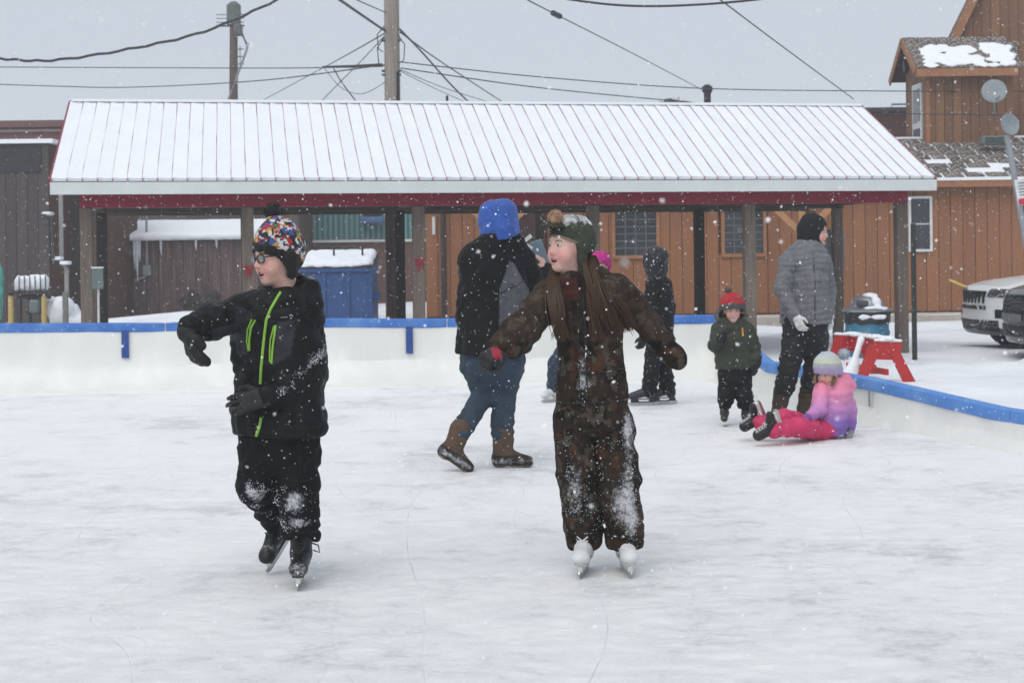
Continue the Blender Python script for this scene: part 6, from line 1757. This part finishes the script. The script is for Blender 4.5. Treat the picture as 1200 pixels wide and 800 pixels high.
# =============================================== person in turquoise at the left edge, outside the barrier
e_ = Person('person in a turquoise jacket cut off by the left edge of the picture', -20, 438)
J = e_.J
m_turq = mat('turquoise_jacket', (.12, .48, .42), .6, var=.12, scale=14, bump=.5, bscale=28)
sd = SD(); sd.stack([e_.row(-16, 303, 8, .07), e_.row(-16, 309, 15, .10), e_.row(-16, 325, 18, .125), e_.row(-16, 350, 18, .13), e_.row(-17, 375, 18, .14)], 0, .04)
sd.cap(J(-3, 317, 0), J(-2, 342, -.02), .062, .058, .03, (.005, 60)); sd.cap(J(-2, 342, -.02), J(-7, 364, -.12), .056, .045, .02); sd.cap(J(-30, 317, 0), J(-34, 342, 0), .06, .055, .03); sd.cap(J(-34, 342, 0), J(-28, 364, -.12), .054, .045, .02)
sd.crease(.010, 8).build('jacket', m_turq, e_.root, .010)
sd = SD(); sd.stack([e_.row(-17, 368, 16, .12), e_.row(-17, 385, 16, .12), e_.row(-17, 397, 9, .06)], 0, .04)
for px in (-24, -9): sd.cap(J(px, 385), J(px, 408), .085, .07, .03); sd.cap(J(px, 408), J(px, 430), .07, .06, .02)
sd.crease(.008, 9).build('trousers', m_blk, e_.root, .012)
for px in (-24, -9):
    a = J(px, 430); a.z = .096; boot(e_, a, a + Vector((0, 0, .14)), (0, -1, 0), (0, 0, 1), .9, cols((.03, .022, .018)), .012, 0)
bd = e_.body; HO = J(-15, 292, 0); HR_ = frame((-.3, -.95, 0)); W = head(bd, HO, HR_, .92, 0)
bd.stack([e_.row(-16, 308, 9, .06), e_.row(-16, 330, 12, .09), e_.row(-17, 385, 12, .09)], 0, .03)
for a, q in ((J(-3, 317), J(-2, 342, -.02)), (J(-2, 342, -.02), J(-7, 368, -.14)), (J(-30, 317), J(-34, 342)), (J(-34, 342), J(-28, 368, -.14)), (J(-24, 385), J(-24, 428)), (J(-9, 385), J(-9, 428))): bd.cap(a, q, .035, .03, .02)
bd.build('body', m_skin, e_.root, .009, skin_colour(HO, HR_, .92)); eyes(e_, W, HR_, .92, teeth=False)
sd = SD(); sd.ell(W(0, -.02, .03), (.092, .105, .10), HR_); sd.ell(W(0, -.05, -.05), (.088, .07, .12), HR_, .03); sd.ell(W(0, .08, -.03), (.060, .085, .085), HR_, .01, True)
sd.crease(.006, 16, (1, 1, .3)).build('hair', mat('auburn_hair', (.12, .045, .022), .6, var=.3, scale=30), e_.root, .008)

# ------------------------------------------------------------------ things round the rink
# blue dumpster
m_dump = mat('blue_dumpster_paint', (.022, .070, .20), .5, var=.2, scale=5, bump=.15, bscale=15, speck=.02, sscale=12)
YU = 29.0; u0 = at(352, 380, YU); u1 = at(437, 380, YU)
du = empty('dumpster', ((u0.x + u1.x) / 2, YU, 0)); tag(du, 'blue steel dumpster with thick snow on its sloping lid', 'dumpster')
wd = (u1.x - u0.x) / 2; zt = at(395, 315, YU).z
MB().hexa([(-wd, 0, .08), (wd, 0, .08), (wd, 1.2, .08), (-wd, 1.2, .08), (-wd, 0, zt), (wd, 0, zt), (wd, 1.2, zt + .22), (-wd, 1.2, zt + .22)]).build('bin', m_dump, du)
for x in (-wd + .04, -wd * .33, wd * .33, wd - .04): MB().box((x - .03, -.035, .1), (x + .03, -.002, zt - .05)).build('rib', m_dump, du)
MB().box((-wd - .03, -.05, zt - .055), (wd + .03, -.003, zt + .005)).build('rim', m_dump, du)
for s in (-1, 1): MB().box((s * (wd + .045) - .04, .2, .55), (s * (wd + .045) + .04, .9, .70)).build('lift_pocket', m_dump, du)
MB().hexa([(-wd - .02, -.05, zt + .006), (wd + .02, -.05, zt + .006), (wd + .02, 1.22, zt + .232), (-wd - .02, 1.22, zt + .232), (-wd - .02, -.05, zt + .03), (wd + .02, -.05, zt + .03), (wd + .02, 1.22, zt + .26), (-wd - .02, 1.22, zt + .26)]).build('lid', m_tar, du)
sd = SD()
for i in range(9):
    x = lerp(-wd + .1, wd - .1, i / 8); sd.cap((x, .03, zt + .06), (x, 1.1, zt + .28), .085 + rng.uniform(-.01, .012), .09, .08)
sd.cut((0, -.05, zt + .032), (0, .18, -1)); sd.wrinkle(.015, 6); sd.build('snow_load', m_snowcap, du, .035)
for x in (-.1, .45): MB().tube([(x, .55, zt + .40), (x, .55, zt + .20)], .02, 6).build('lid_handle', m_black, du)

# rubbish bin with domed lid
Yc = 19.6; cc = at(1016, 380, Yc)
cn = empty('rubbish_bin', (cc.x, Yc, 0)); tag(cn, 'round blue rubbish bin with silver dome lid and black bag', 'rubbish bin')
R_ = .272; zb = at(1016, 376, Yc).z; zl = at(1016, 365, Yc).z; zd = at(1016, 345, Yc).z
m_bin = mat('teal_blue_bin', (.030, .160, .26), .45, var=.15, scale=6, spec=.5)
MB().lathe([(R_ * .97, -.02), (R_, .05), (R_, .28), (R_ + .012, .30), (R_ + .012, .34), (R_, .36), (R_, zb)], 28).build('drum', m_bin, cn, True)
sd = SD(); sd.cap((0, 0, zb + .02), (0, 0, zl - .02), R_ + .012, R_ + .02); sd = SD()
bagp = [(R_ + .008, zb - .03), (R_ + .02, zb + .01), (R_ + .014, (zb + zl) / 2), (R_ + .022, zl - .01), (R_ - .02, zl)]
mb = MB(); mb.lathe(bagp, 40)
mb.v = [(x * (1 + .025 * math.sin(math.atan2(y, x) * 9 + z * 30)), y * (1 + .025 * math.sin(math.atan2(y, x) * 9 + z * 30)), z + .008 * math.sin(math.atan2(y, x) * 7)) for x, y, z in mb.v]
mb.build('bag', mat('black_bag', (.010, .010, .011), .3, var=.3, scale=20, bump=.6, bscale=30, spec=.6), cn, True)
sd = SD()
for a, ln in ((-1.9, .10), (-1.2, .09), (-1.4, .06)): sd.ell(((R_ + .02) * math.cos(a), (R_ + .02) * math.sin(a), (zb + zl) / 2), (ln * .8, .03, .03), None, .02)
sd.wrinkle(.012, 25).build('snow_on_bag', m_snowcap, cn, .012)
m_lid = mat('silver_lid', (.30, .32, .34), .35, metal=.55, var=.15, scale=6)
hh = zd - zl
MB().lathe([(R_ + .035, zl + .0), (R_ + .04, zl + .03), (R_ * .80, zl + .05), (R_ * .78, zl + hh * .45), (R_ * .66, zl + hh * .75), (R_ * .40, zl + hh * .93), (R_ * .1, zl + hh)], 28).build('lid', m_lid, cn, True)
MB().bbox((-.17, -R_ * .80 - .004, zl + .06), (-.02, -R_ * .55, zl + hh * .70), .03).build('flap', mat('dark_flap', (.05, .055, .06), .4), cn)
sd = SD(); sd.ell((.03, -.05, zl + hh * .93), (.10, .13, .035), None, .03); sd.ell((.08, -R_ * .62, zl + hh * .55), (.06, .06, .07), None, .03); sd.ell((.05, -R_ * .95, zl + .05), (.16, .05, .025), None, .03)
sd.wrinkle(.01, 18).build('snow_patch', m_snowcap, cn, .012)

# red folding sawhorse barricade
m_sred = mat('red_barricade', (.42, .022, .022), .5, var=.15, scale=6, bump=.15, bscale=20, speck=.05, sscale=20)
Yn = 15.3
n_ = at(1042, 452, Yn)
sw = empty('sawhorse', (n_.x, Yn, 0)); tag(sw, 'red folding sawhorse barricade dusted with snow beside the rink', 'sawhorse')
o_ = Vector((n_.x, Yn, 0))
def A_(x, y, Y): return at(x, y, Y) - o_
def aframe(pl, pr, tl, tr, bl, br, th, tag_):
    """two splayed legs under a deep head board"""
    dpt = Vector((0, th, 0))
    def slab(q, nm): MB().hexa([q[0], q[1], q[1] + dpt, q[0] + dpt, q[3], q[2], q[2] + dpt, q[3] + dpt]).build(nm, m_sred, sw)
    slab([tl[1], tr[1], tr[0], tl[0]], 'head_board')
    f = Vector((0, -.012, 0))
    slab([bl[0] + f, bl[1] + f, pl[1] + f, pl[0] + f], 'leg'); slab([br[0] + f, br[1] + f, pr[1] + f, pr[0] + f], 'leg')
Yf = 16.1
aframe((A_(1019, 404, Yn), A_(1035, 404, Yn)), (A_(1042, 412, Yn), A_(1056, 415, Yn)), (A_(1026, 399, Yn), A_(1023, 421, Yn)), (A_(1056, 400, Yn), A_(1056, 422, Yn)),
       (A_(1005, 441, Yn), A_(1017, 441, Yn)), (A_(1060, 450, Yn), A_(1076, 453, Yn)), .05, '')
aframe((A_(979, 394, Yf), A_(990, 394, Yf)), (A_(1003, 398, Yf), A_(1013, 398, Yf)), (A_(979, 392, Yf), A_(978, 409, Yf)), (A_(1012, 396, Yf), A_(1013, 413, Yf)),
       (A_(968, 432, Yf), A_(979, 432, Yf)), (A_(1020, 438, Yf), A_(1031, 438, Yf)), .05, '')
MB().bar(A_(997, 398, Yf), A_(1041, 404, Yn + .02), .05, .16).build('rail', m_sred, sw)
MB().bar(A_(993, 428, Yf), A_(1040, 436, Yn), .03, .06).build('spreader', m_sred, sw)
sd = SD()
for t in np.linspace(0, 1, 9): sd.ell(A_(997, 391, Yf).lerp(A_(1041, 396.5, Yn + .02), t), (.06, .06, .022), None, .03)
for t in np.linspace(0, 1, 6): sd.ell(A_(1028, 398.2, Yn + .02).lerp(A_(1054, 399, Yn + .02), t), (.03, .035, .014), None, .02); sd.ell(A_(980, 391, Yf + .02).lerp(A_(1010, 395, Yf + .02), t), (.03, .035, .012), None, .02)
sd.wrinkle(.008, 20).build('snow_cap', m_snowcap, sw, .011)
sd = SD(); sd.cap(A_(1009, 397, Yn + .35), A_(1001, 426, Yn + .25), .035, .03, .02); sd.cap(A_(1001, 426, Yn + .25), A_(996, 440, Yn + .25), .05, .09, .03); sd.wrinkle(.008, 16).build('hanging_snow', m_snowcap, sw, .012)

# green post, yellow pole, leaning pole with disc, dishes
m_green = mat('dark_green_post', (.018, .026, .022), .5)
gpY = 19.0; g0 = at(1072, 414, gpY)
gp_ = empty('sign_post', (g0.x, gpY, 0)); tag(gp_, 'thin dark green steel post right of the pavilion corner', 'post')
zt = at(1072, 262, gpY).z
mb = MB(); mb.box((-.028, -.012, -.2), (.028, .0, zt)); mb.box((-.028, 0, -.2), (-.016, .022, zt)); mb.box((.016, 0, -.2), (.028, .022, zt)); mb.build('channel', m_green, gp_)
for k_ in range(10): MB().tube([(0, -.016, .25 + k_ * .13), (0, -.0125, .25 + k_ * .13)], .006, 6).build('bolt', m_black, gp_)
y0_ = at(1113, 328, 25.5); y1_ = at(1150, 344, 24.6)
q = MB().tube([y0_, y0_.lerp(y1_, .5), y1_, y1_ + (y1_ - y0_) * 2.6], [.020, .022, .022, .022], 8).build('yellow_pole', mat('yellow_handle', (.62, .42, .10), .5), None, True)
tag(q, 'pale yellow pole slanting down behind the white car bonnet', 'pole')
lpY = 15.5
l0_, l1_ = at(1180, 158, lpY), at(1203, 290, lpY); l2_ = l0_ + (l1_ - l0_) * ((l0_.z + .1) / (l0_.z - l1_.z))
lp = empty('leaning_pole', (l2_.x, lpY, 0)); tag(lp, 'leaning grey steel pole with a round disc and small red white sign', 'pole')
O3 = Vector((l2_.x, lpY, 0))
MB().tube([l2_ - O3, l0_ - O3], .030, 10).build('shaft', m_steel, lp, True)
def disc(parent, c, r, tilt, nm, mt):
    prof = [(0.0001, -.03), (r * .5, -.022), (r * .9, -.004), (r, .01), (r * .96, .016), (r * .6, .0), (0.0001, -.012)]
    o = MB().lathe(prof, 28).build(nm, mt, parent, True); o.location = c; o.rotation_euler = tilt; return o
m_disc = mat('disc_grey', (.22, .25, .27), .5, var=.15, scale=8)
disc(lp, at(1183, 146, lpY - .05) - O3, .112, (math.radians(80), 0, math.radians(20)), 'disc', m_disc)
sg = at(1197, 238, lpY - .06) - O3; ax = (l1_ - l0_).normalized(); rt = Vector((1, 0, 0)); rt = (rt - ax * ax.dot(rt)).normalized()
Ms = Matrix([[rt.x, 0, -ax.x, sg.x], [0, 1, 0, sg.y], [rt.z, 0, -ax.z, sg.z], [0, 0, 0, 1]])
s1 = MB().bbox((-.035, -.008, -.02), (.16, .004, .24), .004, Ms).build('sign_plate', m_white, lp)
MB().box((-.030, -.012, -.015), (.155, -.0085, .045), Ms).build('red_band', mat('sign_red', (.45, .03, .06), .5), s1)
for k_ in range(5): MB().box((-.005, -.012, .075 + k_ * .03), (.10 - .02 * (k_ % 2), -.0085, .083 + k_ * .03), Ms).build('print_line', mat('sign_print', (.12, .12, .13), .6), s1)
sdY = 32.8
d0 = at(1165, 107, sdY - .3)
ds = empty('satellite_dish', (d0.x, sdY - .3, 0)); tag(ds, 'grey satellite dish mounted on the front of the dormer', 'satellite dish')
disc(ds, (0, 0, d0.z), .26, (math.radians(75), 0, math.radians(-15)), 'dish', m_disc)
MB().tube([(0, .03, d0.z - .05), (.02, .1, d0.z - .35), (.12, .30, d0.z - .55)], .025, 8).build('arm', m_steel, ds, True)
MB().tube([(0, -.02, d0.z - .2), (.05, -.26, d0.z - .12)], .014, 6).build('feed_arm', m_steel, ds)
ac = empty('roof_unit', (at(1166, 165, 32.3).x, 32.35, at(1166, 168, 32.3).z - .02)); tag(ac, 'small grey green unit on the low roof below the dish', 'roof unit')
MB().bbox((-.28, -.15, .0), (.28, .15, .17), .02).build('casing', m_gbox, ac)
for k_ in range(4): MB().box((-.24, -.16, .03 + k_ * .033), (.24, -.151, .045 + k_ * .033)).build('louvre', m_tar, ac)

# gas meter set under snow with yellow bollards at the left
Yg = 24.5
m_yel = mat('yellow_bollard_paint', (.42, .31, .10), .5, var=.15, scale=8)
for px, lab in ((13, 'left yellow bollard beside the snow topped meter'), (52, 'right yellow bollard beside the snow topped meter')):
    p = at(px, 380, Yg); h_ = at(px, 346, Yg).z
    bo = empty('bollard', (p.x, Yg, 0)); tag(bo, lab, 'bollard', 'yellow bollards')
    MB().tube([(0, 0, -.1), (0, 0, h_ - .03), (0, 0, h_)], [.042, .042, .03], 12).build('tube', m_yel, bo, True)
    MB().tube([(0, 0, h_), (0, 0, h_ + .04)], [.045, .05], 12).build('cap', m_tar, bo, True)
p = at(32, 380, Yg); gm = empty('gas_meter', (p.x, Yg + .3, 0)); tag(gm, 'dark gas meter pipework with snow covered slatted top at the left', 'gas meter')
zt = at(30, 342, Yg + .3).z; wz = .24
m_mdk = mat('meter_dark', (.035, .038, .04), .6, var=.3, scale=12)
for x in (-.20, -.05, .16): MB().tube([(x, 0, 0), (x, 0, zt - .05)], .028, 8).build('pipe', m_mdk, gm, True)
MB().bbox((-.03, -.14, zt - .34), (.14, .06, zt - .12), .04).build('meter_body', mat('meter_grey', (.13, .16, .16), .5), gm)
MB().tube([(-.22, -.03, zt - .08), (.30, -.03, zt - .08)], .035, 8).build('pipe', m_mdk, gm, True)
MB().tube([(-.1, -.03, zt - .32), (.22, -.03, zt - .32)], .04, 8).build('pipe', m_mdk, gm, True)
MB().bbox((-.27, -.12, zt - .03), (.26, .14, zt + .02), .01).build('shelf', m_mdk, gm)
for k_ in range(7): MB().box((-.27 + k_ * .085, -.135, zt - .0), (-.255 + k_ * .085, -.121, zt + .26)).build('slat', m_mdk, gm)
sd = SD()
for k_ in range(5): sd.ell((-.22 + k_ * .1, 0, zt + .13), (.085, .11, .14), None, .04)
sd.wrinkle(.015, 12).build('snow_load', m_snowcap, gm, .02)
p = at(77, 380, Yg); q = MB().bbox((p.x - .04, Yg - .04, -.1), (p.x + .04, Yg + .04, at(77, 342, Yg).z), .01).build('short_post', mat('grey_wood', (.16, .165, .14), .8)); tag(q, 'short grey wooden post between the meter and the pavilion corner', 'post')
for px, py, sx, sz, lab in ((67, 372, .30, .36, 'snow heap between the yellow bollard and the grey post'), (89, 356, .17, .30, 'lump of snow behind the left corner post')):
    p = at(px, py, Yg + .5); sd = SD()
    for k_ in range(7): sd.ell((rng.uniform(-.5, .5) * sx, rng.uniform(-.2, .2), rng.uniform(0, 1) * sz * .6 + (0 if px < 80 else .05)), (sx * .55, .2, sz * .45), None, .06)
    if px > 80: sd.ell((0, 0, .0), (sx * .5, .2, .4), None, .05)
    sd.wrinkle(.03, 6); o = sd.build('snow_heap', m_snowcap, None, .03); o.location = (p.x, Yg + .5, max(0, p.z) if px < 80 else .25); tag(o, lab, 'snow heap', 'snow heaps'); 

# ------------------------------------------------------------------ parked cars
def smax(a, b, k): return -smin(-a, -b, k)
def car(label, loc, heading, paint, clad, seed, slots=7, zoff=0.0):
    """nose at local x = 0 pointing +x; body, glass, lights and wheels as parts"""
    root = empty('parked_car', loc, math.atan2(heading[1], heading[0])); tag(root, label, 'car', 'parked cars')
    tx = np.array([-4.55, -4.45, -4.25, -3.75, -2.1, -1.35, -1.15, -.5, -.16, -.05, .02]); tz = np.array([.75, 1.02, 1.12, 1.60, 1.66, 1.20, 1.06, .985, .90, .82, .70])
    def body(P):
        x, y, z = P[:, 0], np.abs(P[:, 1]), P[:, 2]
        top = np.interp(x, tx, tz) - .05 * (y / .92) ** 2
        d = (z - top) * .82
        hw = .925 - np.where(z > .98, (z - .98) * .36, 0) - .05 * np.clip(.55 - z, 0, 1) - .03 * np.cos((z - .55) * 5)
        d = smax(d, y - hw, .07)
        xf = .0 - .30 * (y / .92) ** 2.6 - .10 * np.clip(z - .60, 0, 1) - .22 * np.clip(.42 - z, 0, 1)
        d = smax(d, (x - xf) * .9, .06); d = smax(d, -4.5 - x, .08)
        return smax(d, .24 - z + .05 * np.clip(-x - .5, 0, 1), .04).astype(np.float32)
    def arch(P):
        x, y, z = P[:, 0], np.abs(P[:, 1]), P[:, 2]
        d = np.minimum(np.hypot(x + .90, z - .36), np.hypot(x + 3.6, z - .36)) - .42
        return np.maximum(d, .60 - y).astype(np.float32)
    S_ = SD(); S_.custom(body, 0, False, np.array([-4.6, -1, .15]), np.array([.1, 1, 1.75])); S_.custom(arch, .02, True)
    def cc(P):
        c = np.tile(np.array(paint, np.float32), (len(P), 1)); z = P[:, 2]
        a = np.minimum(np.hypot(P[:, 0] + .90, z - .36), np.hypot(P[:, 0] + 3.6, z - .36))
        c[(z < .345) | (a < .475) & (np.abs(P[:, 1]) > .7)] = clad
        return c
    bo = S_.build('body', mat('car_paint_%d' % seed, attr='Col', rough=.3, var=.05, scale=3, spec=.5, coat=.4, bump=.0), root, .024, cc)
    def shell(nm, mt, lo, hi, th=.006, h=.016, parent=bo, both=True, off=.004):
        lo, hi = np.array(lo, float), np.array(hi, float); c = ((lo + hi) / 2).astype(np.float32); e = ((hi - lo) / 2).astype(np.float32)
        for sg in ((1, -1) if both else (1,)):
            q = SD()
            cs_ = c.copy(); cs_[1] *= sg
            def f(P, cs_=cs_):
                b_ = np.abs(P - cs_) - e; bd_ = np.linalg.norm(np.maximum(b_, 0), axis=1) + np.minimum(b_.max(1), 0) - .02
                return np.maximum(np.abs(S_.ev(P) - off) - th, bd_).astype(np.float32)
            q.custom(f, 0, False, cs_ - e - .03, cs_ + e + .03); q.build(nm, mt, parent, h)
    glass = mat('car_glass', (.012, .014, .017), .06, spec=.7)
    shell('side_window', glass, (-2.45, .5, 1.16), (-1.55, 1.0, 1.50)); shell('side_window', glass, (-3.5, .5, 1.16), (-2.55, 1.0, 1.50))
    shell('windscreen', glass, (-2.05, -.62, 1.20), (-1.20, .62, 1.60), both=False)
    lamp = mat('headlamp_%d' % seed, (.05, .055, .06), .12, spec=.8, var=.6, scale=22)
    return root, bo, S_, shell, lamp
def wheels(root):
    tyre = mat('tyre', (.014, .014, .015), .8, bump=.4, bscale=40, speck=.06, sscale=20); rim = mat('alloy_rim', (.25, .26, .27), .35, metal=.6)
    for x in (-.90, -3.6):
        for s in (-1, 1):
            prof = [(.20, -.10), (.31, -.105), (.345, -.085), (.355, -.03), (.355, .03), (.345, .085), (.31, .105), (.20, .10)]
            w_ = MB().lathe(prof, 28).build('wheel', tyre, root, True); w_.location = (x, s * .80, .355); w_.rotation_euler = (math.pi / 2, 0, 0)
            mb = MB(); mb.lathe([(.05, -.07), (.05, .07)], 10)
            for k in range(5):
                a = 2 * math.pi * k / 5; mb.bar((0, 0, -s * .06), (.20 * math.cos(a), .20 * math.sin(a), -s * .075), .055, .03, up=(0, 0, 1))
            mb.lathe([(.20, -.09), (.215, -.09), (.215, .09), (.20, .09)], 24)
            mb.build('rim', rim, w_)
hd_ = Vector((-math.cos(math.radians(5)), -math.sin(math.radians(5)), 0))
cp_ = at(1139, 380, 21.0)
root, bo, S_, shell, lamp = car('white sport utility car with seven slot grille parked at the right edge', (cp_.x, 21.0, -.03), hd_, (.72, .74, .73), (.018, .019, .02), 1)
wheels(root)
m_slot = mat('grille_black', (.008, .008, .009), .4)
for k in range(7):
    y = -.33 + k * .11; xs = .0 - .30 * (abs(y) / .92) ** 2.6
    MB().bbox((xs - .05, y - .027, .665), (xs + .006, y + .027, .835), .012).build('grille_slot', m_slot, bo)
shell('headlight', lamp, (-.75, .42, .765), (.1, .95, .845), off=.006); shell('fog_lamp', m_slot, (-.5, .60, .49), (.1, .86, .58), off=.005)
shell('bumper_intake', m_slot, (-.4, -.62, .31), (.1, .62, .43), both=False, off=.006); shell('grille_strip', m_slot, (-.3, -.40, .600), (.1, .40, .625), both=False, off=.005)
for s in (-1, 1): MB().bbox((-1.62, s * .98 - .10, 1.10), (-1.45, s * .98 + .10, 1.24), .04).build('mirror', mat('car_paint_1'), bo)
cp2 = at(1190, 380, 18.6)
root, bo, S_, shell, lamp = car('dark grey car whose front corner shows at the right edge beside the white one', (cp2.x, 18.6, -.03), hd_, (.045, .052, .055), (.018, .019, .02), 2)
wheels(root)
m_lampw = mat('lamp_chrome', (.45, .46, .48), .15, metal=.5, var=.5, scale=25)
shell('headlight', m_lampw, (-.6, .50, .70), (.1, .95, .86), off=.006)
shell('headlight_bezel', m_slot, (-.6, .48, .655), (.1, .95, .69), off=.006)
for k in range(4): shell('grille_bar', m_slot, (-.4, -.5, .62 + k * .06), (.1, .5, .645 + k * .06), both=False, off=.006)
shell('bumper_bar', mat('bumper_grey', (.13, .14, .145), .4), (-.34, -.80, .53), (.1, .80, .59), both=False, off=.012); shell('bumper_intake', m_slot, (-.4, -.7, .34), (.1, .7, .46), both=False, off=.006)

# ------------------------------------------------------------------ falling snow
def flakes(n, lo, hi, s0, s1, seed):
    r = np.random.default_rng(seed)
    P = r.uniform(lo, hi, (n, 3))
    # keep what lies in or near the view, outside the pavilion
    k = (np.abs(P[:, 0]) < P[:, 1] * .36 + .4) & (P[:, 2] < CAM_H + P[:, 1] * .19 + .2)
    c, s = math.cos(PYAW), math.sin(PYAW); dx = P[:, 0] - PO.x; dy = P[:, 1] - PO.y
    a = dx * c + dy * s; d = -dx * s + dy * c
    k &= ~((a > A0) & (a < A1) & (d > D0) & (d < D1) & (P[:, 2] < 3.6))
    P = P[k]; n = len(P)
    base = np.array([(1, 0, 0), (-1, 0, 0), (0, 1, 0), (0, -1, 0), (0, 0, 1), (0, 0, -1)], float)
    f = np.array([(0, 2, 4), (2, 1, 4), (1, 3, 4), (3, 0, 4), (2, 0, 5), (1, 2, 5), (3, 1, 5), (0, 3, 5)])
    sc = r.uniform(s0, s1, (n, 1, 1)) * (1 + .9 * r.random((n, 1, 1)) ** 4)
    A = r.normal(size=(n, 3, 3)); Q = np.linalg.qr(A)[0]
    J_ = base[None] * r.uniform(.55, 1.1, (n, 6, 1)) * np.array([1, 1, .7])
    V = P[:, None] + np.einsum('nij,nkj->nki', Q, J_) * sc
    F = f[None] + (np.arange(n) * 6)[:, None, None]
    me = bpy.data.meshes.new('falling_snow'); me.from_pydata(V.reshape(-1, 3).tolist(), [], F.reshape(-1, 3).tolist())
    return me
m_flake = mat('snowflake', (.88, .89, .91), .8, var=.02)
tag(link('falling_snow', flakes(13000, (-3, 1.6, .05), (3, 9, 3.6), .0014, .0029, 1), m_flake), 'fine snowflakes falling in front of and around the skaters', 'falling snow', kind='stuff')
tag(link('falling_snow', flakes(32000, (-10, 9, .1), (10, 30, 7.5), .0020, .0040, 2), m_flake), 'fine snowflakes falling over the pavilion and buildings', 'falling snow', kind='stuff')

tag(link('falling_snow', flakes(60, (-.6, .7, .9), (.6, 1.7, 1.8), .0012, .0022, 3), m_flake), 'few large blurred snowflakes close to the camera', 'falling snow', kind='stuff')

# ------------------------------------------------------------------ snowy air
HZ = 0.0022
mh = bpy.data.materials.new('snowy_air'); mh.use_nodes = True
nt = mh.node_tree; nt.nodes.remove(nt.nodes['Principled BSDF'])
pv_ = nt.nodes.new('ShaderNodeVolumePrincipled'); pv_.inputs['Color'].default_value = (.93, .95, .98, 1); pv_.inputs['Density'].default_value = HZ; pv_.inputs['Anisotropy'].default_value = .2
nt.links.new(pv_.outputs[0], nt.nodes['Material Output'].inputs['Volume'])
hz = MB().box((-235, -75, -1.2), (235, 415, 15.0)).build('haze', mh)
tag(hz, 'thin snowy air over the whole place', 'haze', kind='stuff')
